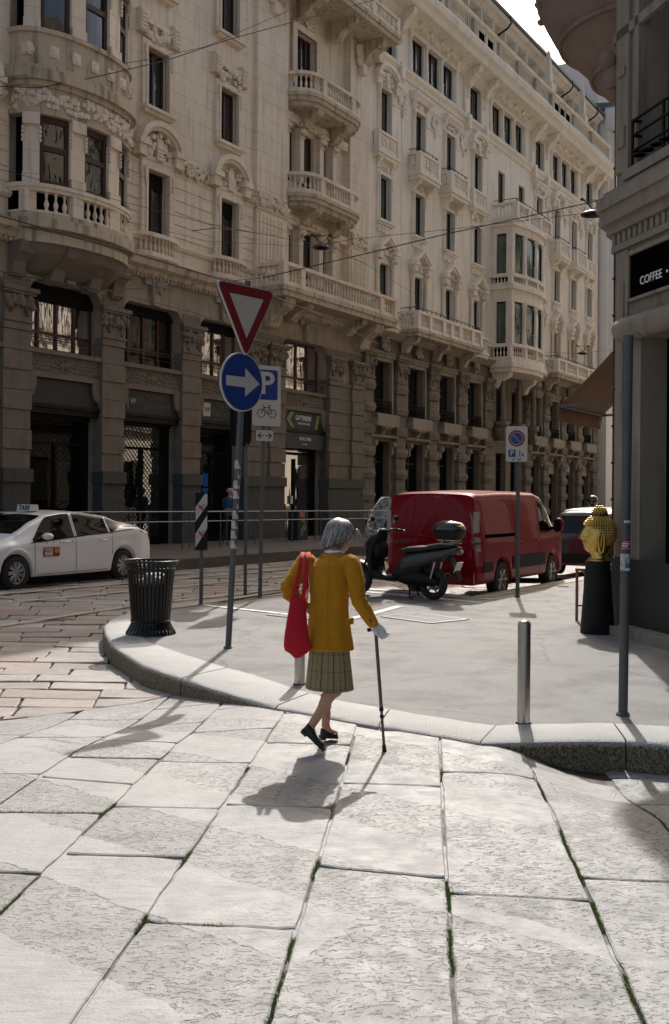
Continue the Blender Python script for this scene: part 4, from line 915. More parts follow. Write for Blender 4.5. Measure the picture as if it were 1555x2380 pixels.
for x, q in walk(pl, .105):
    g = random.Random(int(x * 100)); 
    for _ in range(4): b.sph((x + g.uniform(-.05, .05), -q - .05, g.uniform(11.65, 12.12)), (.08, .07, .08), 6, 4)
for x, q in walk(pl, .62): b.box(x - .13, x + .13, -q - .045, -q + .2, 13.0, 13.3); b.box(x - .07, x + .07, -q - .07, -q + .2, 13.07, 13.22)
obj('carving', b, 'stone', bw, auto=40)
for i0, i1 in ((2.72, 5.03), (6.07, 8.1), (9.34, 11.6)):
    seg = [bowseg(lerp(i0, i1, t / 4)) for t in range(5)]
    for z0, z1 in ((9.74, 11.5), (13.74, 15.73)):
        f = MB(); band(f, seg, -.22, -.12, z0, z0 + .1); band(f, seg, -.22, -.12, z1 - .16, z1); band(f, seg, -.23, -.11, (z0 + z1) / 2 - .02, (z0 + z1) / 2 + .12)
        for p in (seg[:2], seg[-2:]):
            dx, dy = p[1][0] - p[0][0], p[1][1] - p[0][1]; l = math.hypot(dx, dy); 
            q = [p[0], (p[0][0] + dx / l * .12, p[0][1] + dy / l * .12)] if p == seg[:2] else [(p[1][0] - dx / l * .12, p[1][1] - dy / l * .12), p[1]]
            band(f, q, -.22, -.115, z0, z1)
        w_ = obj('window', f, 'wood2', bw); p = MB(); a_ = offs(seg, -.16); p.loft([[(x, -q, z0) for x, q in a_], [(x, -q, z1) for x, q in a_]], False, False); obj('pane', p, 'glass', w_, True)
b = MB(); band(b, pl, -.2, .05, 9.5, 9.6); band(b, pl, -.16, .09, 9.6, 9.7); band(b, pl, -.18, .0, 8.95, 9.02)
for x, q in walk(offs(pl, -.07), .25): 
    if min(abs(x - bowseg(i)[0]) for i, _h in PI_) > .2: bal(b, x, -q, 9.02, .48, .068)
for i, _h in PI_: x, q = bowseg(i); b.box(x - .2, x + .2, -q - .02, -q + .2, 8.95, 9.5)
obj('balustrade', b, 'stone', bw, auto=50)
b = MB(); plate(b, outline(C0_, C1_, .9, 'arc'), 0, 8.95, 9.5); plate(b, outline(C0_ + .25, C1_ - .25, .75, 'arc'), 0, 9.7, 15.7); obj('core', b, 'dark', bw)
b = MB()
for i in (2.0, 5.55, 8.72, 12.2): b.cut(); x, q = bowseg(i); scroll(b, x, .42, q * .88, 7.3, 8.22)
obj('bracket', b, 'stonelow', bw)
# ================================================================ PALE BUILDING (right of the first)
BB = empty('pale_building', FO, FZ, 'pale stone building with pedimented windows, terraces and obelisks behind the red van', 'building', 'ornate stone palaces across the street')
AX = [1.45, 4.68, 7.9, 11.15, 19.9, 22.95, 26.05, 29.2]
SE = 31.3
G0 = [rect(a, 1.75 if a < 12 else 1.6, .15, 4.0) for a in AX] + [(14.2, 15.6, .15, 4.0), (16.3, 17.6, .15, 4.0)]
G1 = [rect(a, 1.7 if a < 12 else 1.55, 5.15, 7.4) for a in AX] + [(14.2, 15.6, 5.2, 7.4), (16.4, 17.6, 5.2, 7.4)]
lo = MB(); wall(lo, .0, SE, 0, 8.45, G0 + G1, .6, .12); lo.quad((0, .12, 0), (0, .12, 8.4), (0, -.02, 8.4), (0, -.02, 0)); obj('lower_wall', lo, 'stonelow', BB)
c_ = MB(); c_.box(.0, SE, .9, 12, 0, 27); obj('core', c_, 'dark', BB)
P2 = []; 
def F(z0, z1, w_=.96, ax=AX): return [rect(a, w_, z0, z1) for a in ax]
U2, U3, U4 = F(9.6, 11.52), F(13.3, 15.2), F(17.0, 18.85)
U4 += [(14.0, 14.9, 17.0, 18.85), (16.9, 17.8, 17.0, 18.85)]
SG = [.95, 10.1, 19.2, 28.35]; AR = [3.9, 13.0, 22.15]
U5 = [(s, s + 1.35, 20.45, 22.1) for s in SG]
for a in AR: U5 += [(a + i * 1.6, a + i * 1.6 + 1.25, 20.45, 22.1) for i in range(3)]
up = MB(); wall(up, 0, SE, 8.45, 22.75, U2 + U3 + U4 + U5, .4); up.quad((SE, 0, 0), (SE, 8, 0), (SE, 8, 22.7), (SE, 0, 22.7)); obj('wall', up, 'stoneB', BB)
for a, b, c, d in G0:
    if a > 29.9: continue
    window(BB, a, b, c, d - .02, .42, 'winmetal', 'shopglass', mull=1, transom=.78, fw=.08)
for a, b, c, d in G1:
    w_ = window(BB, a, b, c, d, .42, 'winmetal', 'glass', mull=1, fw=.07)
    if a > 13 and a < 18: continue
    i_ = MB(); n = 16
    for k in range(n + 1): x = a + .05 + k * (b - a - .1) / n; i_.tube([(x, -.02, 5.17), (x, -.02, 5.72)], .014, 4)
    for z in (5.2, 5.58, 5.72): i_.tube([(a, -.02, z), (b, -.02, z)], .018, 4)
    for k in range(6): x = a + .15 + k * (b - a - .3) / 5; i_.lathe([(.075, -.012), (.09, 0), (.075, .012), (.06, 0), (.075, -.012)], 8, (x, -.02, 5.42))
    obj('iron_railing', i_, 'black', w_)
for k, (a, b, c, d) in enumerate(U2 + U3 + U4): window(BB, a, b, c, d, .14, 'winmetal', 'glassG' if (k * 7) % 5 < 2 else ('glassC' if k % 6 == 4 else 'glass'), mull=1, fw=.05)
for a, b, c, d in U5: window(BB, a, b, c, d, .12, 'winmetal', 'glass', mull=1, fw=.07)
# rock-faced piers
pr = MB(); pq = MB(); g = random.Random(9); cp = MB()
PX = [3.07, 6.29, 9.52, 12.75, 18.5, 21.42, 24.5, 27.62, 30.75]
for i, x in enumerate(PX + [.12]):
    pr.cut(); pq.cut(); cp.cut(); w_ = .42; z = .1; j = 0
    while z < 6.55:
        h = .46
        if j % 2:
            ring = []
            for zz in (z + .02, z + h * .5, z + h - .02):
                t = .0 if zz == z + h * .5 else .05
                ring.append([(x - w_ - .12 + t, .14, zz), (x - w_ - .12 + t, -.16 + t + g.uniform(-.02, .02), zz), (x - .15, -.22 + t + g.uniform(-.02, .02), zz), (x + .15, -.22 + t, zz), (x + w_ + .12 - t, -.16 + t, zz), (x + w_ + .12 - t, .14, zz)])
            pr.loft(ring)
        else: pq.box(x - w_, x + w_, -.08, .14, z, z + h)
        z += h; j += 1
    capital(cp, x - w_, x + w_, 6.55, 7.75, .12, i, 46)
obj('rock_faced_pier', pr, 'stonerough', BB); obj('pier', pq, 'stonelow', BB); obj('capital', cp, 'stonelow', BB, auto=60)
dt = MB()
for a in AX:
    dt.cut(); w_ = .87
    dt.prism([(a - w_ - .1, 4.95), (a - w_ - .1, 5.13), (a + w_ + .1, 5.13), (a + w_ + .1, 4.95), (a + .5, 4.55), (a - .5, 4.55)], -.3, .12, 'y')
    dt.box(a - w_ - .1, a + w_ + .1, -.34, .12, 4.62, 5.1); scroll(dt, a, .2, .25, 4.25, 4.6)
    mould(dt, a - 1.2, a + 1.2, [(-.12, 4.15), (.12, 4.15), (.16, 4.25), (-.12, 4.3)])
    dt.box(a - w_ - .14, a - w_, -.0, .12, 5.15, 7.4); dt.box(a + w_, a + w_ + .14, -.0, .12, 5.15, 7.4); dt.box(a - w_ - .14, a + w_ + .14, -.0, .12, 7.4, 7.55); dt.box(a - w_ - .1, a + w_ + .1, -.1, .12, 7.55, 7.78)
    for i in range(16): x = a - w_ + i * .11; dt.box(x, x + .05, -.13, -.1, 7.6, 7.74)
    scroll(dt, a - w_ + .06, .16, .2, 3.4, 4.0); scroll(dt, a + w_ - .06, .16, .2, 3.4, 4.0)
    orn(dt, a - .3, a + .3, 7.85, 8.45, .1, 18, .13, int(a * 3), .9)
dt.cut(); mould(dt, 0, SE, [(-.1, 8.4), (.1, 8.4), (.18, 8.52), (.3, 8.6), (.34, 8.7), (-.1, 8.74)])
obj('carved_trim', dt, 'stonemid', BB, auto=45)
bands = MB()
mould(bands, 0, SE, [(0, 8.74), (.1, 8.74), (.1, 8.9), (0, 8.92)]); mould(bands, 0, SE, [(0, 9.42), (.08, 9.42), (.12, 9.5), (.12, 9.56), (0, 9.6)])
mould(bands, 0, SE, [(0, 19.95), (.08, 19.95), (.1, 20.1), (.24, 20.2), (.26, 20.32), (0, 20.4)])
mould(bands, 0, SE, [(0, 22.2), (.1, 22.2), (.12, 22.32), (.3, 22.5), (.34, 22.62), (.95, 22.72), (1.05, 22.95), (1.2, 23.1), (1.25, 23.4), (1.2, 23.5), (0, 23.6)])
i = .3
while i < SE:                          # drainage lines between the bays
    i += 3.2
for x in (.15, 3.05, 6.25, 9.5, 12.6, 21.4, 24.5, 27.65, 31.1): bands.box(x - .012, x + .012, -.014, 0, 9.62, 19.9)
obj('string_course', bands, 'stoneB', BB)
cs = MB()
for s in SG:
    cs.cut()
    for x in (s - .35, s + 1.7): cs.box(x - .28, x + .28, -.12, 0, 20.4, 22.2); scroll(cs, x, .34, .85, 21.7, 22.68); orn(cs, x - .2, x + .2, 20.0, 20.4, .2, 12, .12, int(x)); cs.prism([(x - .2, 20.4), (x + .2, 20.4), (x + .12, 19.7), (x - .12, 19.7)], -.3, 0, 'y'); orn(cs, x - .18, x + .18, 21.2, 21.8, .12, 9, .1, 5)
    surround(cs, s, s + 1.35, 20.45, 22.1, .18, .06, False)
for a in AR:
    cs.cut()
    for i in range(4): column(cs, a - .17 + i * 1.6, -.02, 20.42, 22.12, .11)
    cs.box(a - .35, a + 4.8, -.14, 0, 20.38, 20.46); cs.box(a - .35, a + 4.8, -.16, 0, 22.1, 22.24)
    for i in range(5): scroll(cs, a + .1 + i * 1.1, .12, .55, 22.3, 22.66)
    for i in range(4): orn(cs, a + .3 + i * 1.1, a + 1.0 + i * 1.1, 22.28, 22.5, .3, 7, .08, i)
obj('loggia_column', cs, 'stoneB', BB, auto=45)
# balustraded attic
at = MB(); mould(at, 0, SE, [(-.2, 23.5), (.75, 23.5), (.75, 23.72), (-.2, 23.72)]); mould(at, 0, SE, [(.3, 24.72), (.8, 24.72), (.85, 24.86), (.3, 24.9)])
def attic(s0, s1, holes):
    at.cut()
    if holes:
        at.box(s0, s1, -.62, -.3, 23.72, 24.72)
        for x in holes: at.box(x - .42, x + .42, -.68, -.6, 24.6, 24.7); at.box(x - .55, x - .45, -.68, -.6, 23.78, 24.7); at.box(x + .45, x + .55, -.68, -.6, 23.78, 24.7)
    else:
        x = s0 + .15
        while x < s1 - .1: bal(at, x, -.55, 23.72, 1.0, .075, 6); x += .24
    for p in (s0, s1): at.box(p - .2, p + .2, -.78, -.3, 23.72, 24.76)
hole = MB()
for s0, s1, hs in ((0, 3.0, ()), (3.0, 6.2, (4.0, 5.2)), (6.2, 9.2, ()), (9.2, 12.4, (10.2, 11.3)), (12.4, 15, ()), (15, 17.6, ()), (17.6, 20.2, ()), (20.2, 24.0, (21.1, 22.1, 23.1)), (24.0, 27.5, ()), (27.5, SE, ())):
    if s0 > 26.5 or s0 == 20.2: pass
    attic(s0, s1, hs)
    for x in hs: hole.cut(); hole.box(x - .33, x + .33, -.64, -.6, 23.9, 24.5)
obj('attic_balustrade', at, 'stoneB', BB, auto=45); obj('attic_opening', hole, 'dark', BB)
aw = MB(); aw.box(0, SE, .55, .9, 23.5, 26.7); mould(aw, 0, SE, [(-.6, 26.5), (-.1, 26.5), (.1, 26.7), (.25, 26.75), (.3, 26.95), (-.6, 27.0)])
for i in range(20): aw.box(.6 + i * 1.6, .8 + i * 1.6, .1, .6, 26.0, 26.5)
obj('attic_wall', aw, 'stoneB', BB)
rf = MB(); mould(rf, 0, SE, [(.42, 26.98), (.42, 27.12), (-.4, 27.35), (-.4, 26.98)]); obj('gutter', rf, 'roofz', BB); rf = MB(); mould(rf, 0, SE, [(-.38, 27.0), (-.38, 27.42), (-6, 30.5), (-6, 27.0)]); obj('roof', rf, 'rooftile', BB)
dp = MB()
for x in (8.9, 14.4, 24.4, 29.4): dp.cut(); dp.tube([(x, -.45, 27.0), (x, -.48, 26.6), (x, -.3, 26.4), (x, .5, 26.0)], .05, 6)
obj('downpipe', dp, 'black', BB)
for s in (19.95, 26.0):
    o_ = MB(); o_.box(s - .32, s + .32, -.85, -.25, 24.86, 25.3); o_.lathe([(.36, 25.3), (.28, 25.42), (.28, 25.6), (.14, 27.0), (.0, 27.25)], 4, (s, -.55, 0), pi / 4, pi / 4 + 2 * pi); obj('obelisk', o_, 'stoneB', BB)
ir = MB(); ir.tube([(21.9, .8, 27.3), (21.9, .8, 28.6), (23.6, .8, 28.6), (23.6, .8, 27.3)], .02, 4); ir.tube([(21.9, .8, 28.0), (23.6, .8, 28.0)], .02, 4); ir.tube([(21.9, .8, 28.6), (21.9, 2.2, 28.6), (21.9, 2.2, 27.3)], .02, 4); obj('roof_rail', ir, 'galv', BB)
# window dressings
wd = MB()
for k, a in enumerate(AX):
    l, r = a - .48, a + .48; wd.cut()
    for x in (l - .18, r + .18): column(wd, x, -.1, 9.6, 11.55, .1, 8); capital(wd, x - .1, x + .1, 11.5, 11.85, .14, k, 6)
    wd.box(l, r, -.06, 0, 11.52, 11.68); tri_ped(wd, l - .1, r + .1, 12.0, .58, .38, k)
    wd.cut(); surround(wd, l, r, 13.3, 15.2, .18, .08, True); wd.box(l - .15, r + .15, -.1, 0, 12.8, 13.08); orn(wd, l, r, 12.82, 13.06, .1, 12, .07, k + 3)
    wd.cut(); surround(wd, l, r, 17.0, 18.85, .18, .08, False)
    if k in (0, 3, 5, 7): arch_ped(wd, l - .1, r + .1, 19.3, .45, .32, k + 30)
    else: mould(wd, l - .4, r + .4, [(0, 19.3), (.2, 19.3), (.26, 19.42), (.36, 19.5), (.36, 19.6), (0, 19.66)]); orn(wd, l, r, 19.05, 19.3, .06, 10, .1, k); [scroll(wd, x, .16, .22, 18.9, 19.3) for x in (l - .2, r + .2)]
    orn(wd, l + .05, r - .05, 15.35, 15.62, .06, 12, .08, k + 13)
    if k < 7 and k != 3: orn(wd, a + 1.2, a + 2.0, 18.6, 19.3, .03, 30, .12, k + 40, .5); wd.box(a + .85, a + 2.35, -.03, 0, 19.36, 19.42); wd.box(a + .85, a + 2.35, -.03, 0, 18.5, 18.54); orn(wd, a + 1.5, a + 1.72, 18.15, 18.6, .03, 9, .08, k + 50, .6)
obj('window_surround', wd, 'stoneB', BB, auto=45)
for k, a in enumerate(AX):
    if k in (1, 2, 5, 6): balcony(BB, a - 1.0, a + 1.0, .6, 15.68, 16.86, 'rect', .3, 'stoneB', panel=True, brack=((a - .72, .22, .5), (a + .72, .22, .5)), bm='stoneB', iron=True)
    elif k in (0, 3, 7): balcony(BB, a - .95, a + .95, .25, 15.85, 16.95, 'rect', .26, 'stoneB', panel=True, brack=((a - .6, .22, .45), (a + .6, .22, .45)), bm='stoneB')
balcony(BB, 2.95, 9.9, .92, 8.62, 9.72, 'rect', .3, 'stoneB', piers=(4.2, 5.6, 6.42, 7.4, 8.8), brack=((3.3, .3, .7), (6.42, .3, .7), (9.4, .3, .7)), step=.17, iron=True, bm='stain')
balcony(BB, .42, 2.5, .5, 8.62, 9.66, 'arc', .26, 'stoneB', step=.17, iron=True, bm='stoneB'); balcony(BB, 10.2, 12.2, .5, 8.62, 9.66, 'arc', .26, 'stoneB', step=.17, bm='stoneB')
balcony(BB, 20.9, 30.6, .92, 8.62, 9.72, 'rect', .3, 'stoneB', piers=(22.3, 24.4, 26.5, 28.6), brack=((21.4, .3, .7), (25.6, .3, .7)), step=.19, iron=True, bm='stain'); balcony(BB, 19.0, 20.8, .5, 8.62, 9.66, 'arc', .26, 'stoneB', step=.17, bm='stoneB')
# oriel with balustrades
orl = tag(bpy.data.objects.new('oriel', None)); link(orl, BB)
OP = [(13.05, 0), (13.05, 1.2), (14.3, 1.5), (15.6, 1.62), (16.9, 1.5), (17.9, 1.15), (18.6, .6), (18.85, 0)]
b = MB()
for z0, z1, d in ((8.35, 8.55, .1), (8.55, 8.8, .0), (12.35, 12.5, .14), (12.5, 12.62, .06), (11.75, 12.35, -.05), (15.25, 15.6, -.05), (15.6, 15.75, .12), (15.75, 15.9, .04), (8.12, 8.35, -.02), (9.5, 9.58, .05), (13.1, 13.18, .05)): plate(b, OP, d, z0, z1)
for p in OP[1:-1]:
    for z0, z1 in ((9.58, 11.75), (13.18, 15.25)):
        x, q = p; 
        if p is OP[1]: b.box(x, x + .34, -q, -q + .34, z0, z1)
        else: column(b, x, -q + .14, z0, z1, .12)
b.box(13.05, 13.2, -.3, 0, 9.58, 11.75); b.box(13.05, 13.2, -.3, 0, 13.18, 15.25); b.box(18.5, 18.84, -.2, 0, 9.5, 15.3)
scroll(b, 13.5, .4, 1.0, 7.3, 8.12); scroll(b, 17.6, .4, .8, 7.3, 8.12)
obj('frame', b, 'stoneB', orl, auto=45)
b = MB()
for z0, zr in ((8.8, 9.5), (12.62, 13.1)):
    band(b, OP, -.14, .0, z0, z0 + .1); band(b, OP, -.16, .06, zr - .1, zr)
    for x, q in walk(offs(OP, -.07), .19): bal(b, x, -q, z0 + .1, zr - z0 - .2, .05, 6)
    for x, q in OP[1:-1]: b.box(x - .12, x + .12, -q - .01, -q + .2, z0, zr)
obj('balustrade', b, 'stoneB', orl, auto=50)
b = MB(); inner = offs(OP, -.18)
for z0, z1 in ((9.58, 11.75), (13.18, 15.25)):
    b.loft([[(x, -q, z0) for x, q in inner], [(x, -q, z1) for x, q in inner]], False, False)
obj('pane', b, 'glassG', orl)
b = MB()
for (x, q), (x2, q2) in zip(inner[:-1], inner[1:]):
    for z0, z1 in ((9.58, 11.75), (13.18, 15.25)):
        for t in (.08, .92): b.tube([(lerp(x, x2, t), -lerp(q, q2, t) - .02, z0), (lerp(x, x2, t), -lerp(q, q2, t) - .02, z1)], .04, 4)
        b.tube([(x, -q - .02, z0 + .04), (x2, -q2 - .02, z0 + .04)], .04, 4); b.tube([(x, -q - .02, z1 - .04), (x2, -q2 - .02, z1 - .04)], .04, 4)
obj('window_frame', b, 'winmetal', orl)
b = MB(); plate(b, offs(OP, -.6), 0, 8.8, 15.6); obj('core', b, 'dark', orl)
balcony(BB, 13.3, 18.5, 1.35, 15.9, 16.9, 'rect', .1, 'stoneB', piers=(15.0, 16.8), step=.2, iron=True)
for x in (13.75, 16.0, 18.2): statue(BB, x, 5.6, 2.4, .45)
# window stickers (agency posters) and words
M['poster2'] = mat('grey violet poster', (.13, .115, .165), .6); M['ptxt'] = mat('poster white', (.55, .53, .58), .6)
for s0, s1 in ((.62, 1.6), (3.85, 4.3), (7.05, 7.95)):
    p = MB(); p.box(s0, s1, .40, .405, .5, 3.1); po = obj('poster', p, 'poster2', BB)
    if s1 - s0 > .6:
        cx = (s0 + s1) / 2 + .08
        for t, z, sz in (('ALL TO LET', 2.6, .26), ('[7 DILS', 1.95, .26), ('02 29 211', 1.5, .2), ('dils&partners', .95, .16), ('348 03 994', .65, .18)): text('lettering', t, sz, 'ptxt', po, (cx, .395, z), sx=.62, ext=.002)
        l = MB(); l.box(s0 + .1, s1 - .05, .39, .398, 1.22, 1.235); l.box(s0 + .3, s1 - .35, .39, .398, 2.38, 2.39); obj('rule', l, 'ptxt', po)
# shop signs beneath the awning
for s0, t_ in ((22.3, ''), (25.4, 'SUE'), (28.6, '')):
    p = MB(); p.box(s0, s0 + 1.2, .2, .24, 3.05, 3.7); q = obj('sign_panel', p, mat('shop panel %d' % s0, (.30, .21, .16) if not t_ else (.04, .04, .04), .6), BB)
    if t_: text('lettering', 'SUE', .42, 'white', q, (s0 + .6, .19, 3.42), sx=.9, bold=.01)
# ================================================================ FAR CORNER BUILDING
BC = empty('tall_corner_building', (1.239 + .5177 * 31.3, 43.448 + .8556 * 31.3, 0), FZ, 'pale taller building closing the street at the far end, with a columned corner', 'building')
M['stoneC'] = mat('light far stone', (.80, .77, .74), .8, var=.06, vs=1, bump=.1)
c = MB()
wall(c, .25, 12, 0, 27.6, [(3.2, 4.4, 4 + i * 4, 6.4 + i * 4) for i in range(5)] + [(6.2, 7.4, 4 + i * 4, 6.4 + i * 4) for i in range(5)], .4, -.55); c.box(.25, 12, .0, 12, 0, 27.6); c.quad((.25, -.55, 0), (.25, .2, 0), (.25, .2, 27.6), (.25, -.55, 27.6))
for x in (.9, 1.9, 5.3, 8.4): c.box(x - .32, x + .32, -.85, -.5, 9, 24.6); capital(c, x - .32, x + .32, 24.6, 25.8, .88, int(x * 3), 20); c.box(x - .4, x + .4, -.95, -.5, 8.2, 9.2)
orn(c, .4, 2.4, 8.2, 9.2, .9, 40, .15, 2); orn(c, .4, 2.4, 16.2, 17.2, .9, 40, .15, 2)
mould(c, .0, 12, [(.4, 26.3), (1.1, 26.3), (1.2, 26.6), (2.0, 27.0), (2.2, 27.5), (.4, 27.6)])
for i in range(14): scroll(c, .6 + i * .8, .3, 1.5, 26.1, 27.0)
c.box(.3, 12, .2, 8, 27.6, 31.2); mould(c, .1, 12, [(-.1, 31.0), (.1, 31.0), (.2, 31.3), (-.1, 31.4)])
for i in range(8): bal(c, 3 + i * .3, -.2, 29.6, 1.0, .08)
obj('wall', c, 'stoneC', BC, auto=45)
c = MB(); mould(c, .0, 12, [(-.3, 27.5), (2.25, 27.52), (2.25, 27.68), (-.3, 28.0)]); obj('roof_edge', c, 'roofz', BC)
for s0 in (3.2, 6.2):
    for i in range(5): window(BC, s0, s0 + 1.2, 4 + i * 4, 6.4 + i * 4, -.25, 'winmetal', 'glass')
mst = MB(); mst.tube([(3.0, 1.0, 31.2), (3.0, 1.0, 33.6)], .07, 5); mst.tube([(2.6, 1.0, 32.6), (3.4, 1.0, 32.6)], .04, 4); mst.tube([(2.7, 1.0, 33.1), (3.3, 1.0, 33.1)], .04, 4); obj('antenna', mst, 'wood2', BC)
# ================================================================ CORNER BUILDING (right edge) WITH AWNING
C0 = Vector((3.585, 13.5, 0)); TN = Vector((.2385, -.9711, 0)); DS = Vector((.5177, .8556, 0))
BR = empty('corner_building', C0, 0, 'dark stone corner building at the right edge with a coffee shop sign', 'building')
MN = Matrix.Rotation(math.atan2(-.9711, .2385), 4, 'Z'); MS = Matrix.Rotation(math.atan2(-.8556, -.5177), 4, 'Z')
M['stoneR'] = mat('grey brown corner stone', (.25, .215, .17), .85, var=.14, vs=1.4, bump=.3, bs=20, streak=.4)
M['render'] = mat('pale cream render', (.50, .44, .36), .9, var=.08, vs=.6)  # pale greyish cream wall colour of the street side
def bandx(mb, pth, d0, d1, z0, z1):
    a, b = offs(pth, d0), offs(pth, d1); mb.loft([[(q[0], q[1], z0), (p[0], p[1], z0), (p[0], p[1], z1), (q[0], q[1], z1)] for p, q in zip(a, b)], True)
QP = [tuple((TN * 16)[:2]), (0, 0), tuple((DS * 70)[:2])]
w_ = MB(); w_.m = MN
NO = [(.62, 4.6, 0.12, 3.66), (6.2, 9.6, .12, 3.66), (.62, 2.6, 5.72, 9.2), (4.4, 6.4, 5.72, 9.2), (8, 10, 5.72, 9.2), (.9, 2.4, 11, 13.4), (4.6, 6.2, 11, 13.4), (8.2, 9.8, 11, 13.4), (.9, 2.4, 15, 17.4), (4.6, 6.2, 15, 17.4), (8.2, 9.8, 15, 17.4)]
wall(w_, 0, 16, 0, 21, NO, .45); obj('wall', w_, 'stoneR', BR)
w_ = MB(); w_.m = MS; SO = []
for i in range(20):
    x = -4.6 - i * 3.4
    for c, d in ((.2, 3.5), (5.8, 8.2), (9.6, 11.8), (13.2, 15.2), (16.6, 18.6)): SO.append((x, x + 1.5, c, d))
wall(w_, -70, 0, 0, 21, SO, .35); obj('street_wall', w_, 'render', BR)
for i, (a, b, c, d) in enumerate(SO[:45]):
    if c < 1: continue
    p = MB(); p.m = MS; p.box(a, a + .08, .2, .3, c, d); p.box(b - .08, b, .2, .3, c, d); p.box(a, b, .2, .3, d - .08, d); p.box((a + b) / 2 - .05, (a + b) / 2 + .05, .2, .3, c, d); wo_ = obj('window', p, 'white', BR)
    p = MB(); p.m = MS; p.quad((a, .27, c), (b, .27, c), (b, .27, d), (a, .27, d)); obj('pane', p, 'glass', wo_)
co = MB(); co.prism([tuple((TN * 16 + Vector((.971, .2385, 0)) * .6)[:2]), tuple((Vector((1, -.1, 0)) * .9)[:2]), tuple((DS * 70 + Vector((.8556, -.5177, 0)) * .6)[:2]), (60, 50), (30, -8)], 0, 21.5, 'z'); obj('core', co, 'dark', BR)
b = MB(); bandx(b, QP, 0, .035, 0, .93); obj('plinth', b, mat('dark granite skirting', (.022, .020, .017), .6, var=.25, vs=12, bump=.3, bs=40), BR)
b = MB()
for z0, z1, d in ((4.82, 4.9, .06), (5.04, 5.16, .12), (5.16, 5.34, .2), (5.34, 5.5, .24), (5.5, 5.58, .16), (7.5, 7.62, .05), (9.6, 10.0, .15), (14.2, 14.4, .12), (19.8, 20.2, .4), (20.2, 21, .6)): bandx(b, QP, -.01, d, z0, z1)
b.m = MN
for i in range(60): b.box(.02 + i * .13, .09 + i * .13, -.075, 0, 4.9, 5.03)
b.box(.02, .34, -.03, 0, .95, 4.8); b.box(.1, .27, -.05, -.03, 1.1, 4.4); b.box(.38, 4.9, -.06, 0, 4.12, 4.16); b.box(.38, 4.9, -.06, 0, 4.7, 4.75); b.box(.36, .41, -.06, 0, 4.12, 4.75)
b.box(.45, 2.9, -.18, 0, 5.6, 5.72); b.box(.50, .60, -.05, 0, 5.72, 9.2); b.box(.05, .36, -.05, 0, 5.8, 9.4); b.box(.12, .3, -.08, -.05, 6.1, 6.35); b.box(.12, .3, -.08, -.05, 7.0, 7.1)
b.tube([(.3, -.08, 3.78), (4.9, -.08, 3.78)], .15, 10); b.box(.3, 4.9, -.1, 0, 3.66, 3.72)
obj('moulding', b, 'stoneR', BR, auto=40)
b = MB(); b.m = MN; b.box(.62, 4.6, .46, .5, .1, 3.66)
for x in (.62, 1.6, 2.6, 3.6, 4.5): b.box(x, x + .07, .36, .46, .1, 3.66)
obj('door', b, mat('unlit doorway and black sign', (.003, .003, .003), 1, spec=0), BR); b = MB(); b.m = MN; b.box(.45, 5, -.3, .5, 0, .12); obj('door_step', b, 'stoneR', BR)  # near-black colour stands for the unlit recess; the black sign shares it
b = MB(); b.m = MN; b.box(.415, 4.85, -.035, 0, 4.17, 4.69); sg_ = obj('shop_sign', b, bpy.data.materials['unlit doorway and black sign'], BR)
tx = text('lettering', 'COFFEE  \u2022  FOOD  \u2022  DRINKS', .145, 'white', sg_, tuple(MN @ Vector((.66, -.042, 4.33))), align='LEFT', rot=(R(90), 0, math.atan2(-.9711, .2385)), ext=.004)
for a, b_, c, d in NO[2:]:
    p = MB(); p.m = MN; p.quad((a, .35, c), (b_, .35, c), (b_, .35, d), (a, .35, d)); obj('window', p, 'shopglass', BR)
b = MB(); b.m = MN
for z in (5.74, 5.93, 6.12, 6.3): b.tube([(.6, -.12, z), (2.7, -.12, z)], .02, 5)
for x in (.6, 1.3, 2.0, 2.7): b.tube([(x, -.12, 5.7), (x, -.12, 6.32)], .02, 5)
for z in (5.74, 5.93, 6.12, 6.3): b.tube([(.6, -.12, z), (.6, .3, z)], .02, 5)
for k in range(10): x = .75 + k * .2; b.lathe([(.07, -.012), (.085, 0), (.07, .012), (.055, 0), (.07, -.012)], 8, (x, -.12, 5.84))
obj('window_railing', b, 'black', BR)
oc = (.85, 1.2, 0)
b = MB(); b.lathe([(.0, 6.9), (.25, 6.95), (.48, 7.14), (.52, 7.2), (.76, 7.45), (1.0, 7.76), (1.04, 7.8), (1.22, 7.98), (1.40, 8.2), (1.56, 8.5), (1.60, 8.62), (1.64, 8.66), (1.68, 8.9), (1.56, 9.0), (1.52, 19.5), (1.6, 19.7), (1.6, 20.1), (0, 20.4)], 40, oc)
b.sph((-.02, .10, 7.12), (.15, .16, .2), 12, 8); b.sph((-.12, .04, 7.3), (.12, .12, .12), 12, 8); b.tube([(-.02, .1, 6.95), (0, .12, 6.8)], [.1, .02], 8)
for k in range(10): a = pi * .75 + k * .35; b.sph((oc[0] + 1.62 * cos(a), oc[1] + 1.62 * sin(a), 8.62), (.07, .07, .05), 6, 4)
for r_, z in ((.86, 7.56), (1.3, 8.07)): b.lathe([(r_, z), (r_ + .03, z - .02), (r_ + .05, z + .03), (r_, z + .05)], 40, oc, cap=False)
obj('oriel', b, mat('oriel stone', (.20, .15, .12), .85, var=.12, vs=2, bump=.3, bs=20, streak=.2), BR, auto=40)
b = MB(); b.tube([(-.03, -.03, .9), (-.03, -.03, 6.9)], .012, 5)
for k in range(12): b.sph((-.035, -.035, 1.2 + k * .47), .025, 6, 4)
obj('cable', b, 'wood2', BR)
AW = empty('awning', tuple(C0 + DS * 1.38), 0, 'brown fabric awning hanging over the footway from the corner building', 'awning')
o_ = Vector((-.8556, .5177, 0))
def ap(s, o, z): v = DS * s + o_ * o; return (v.x, v.y, z)
cv = MB(); n = 10; rows = []
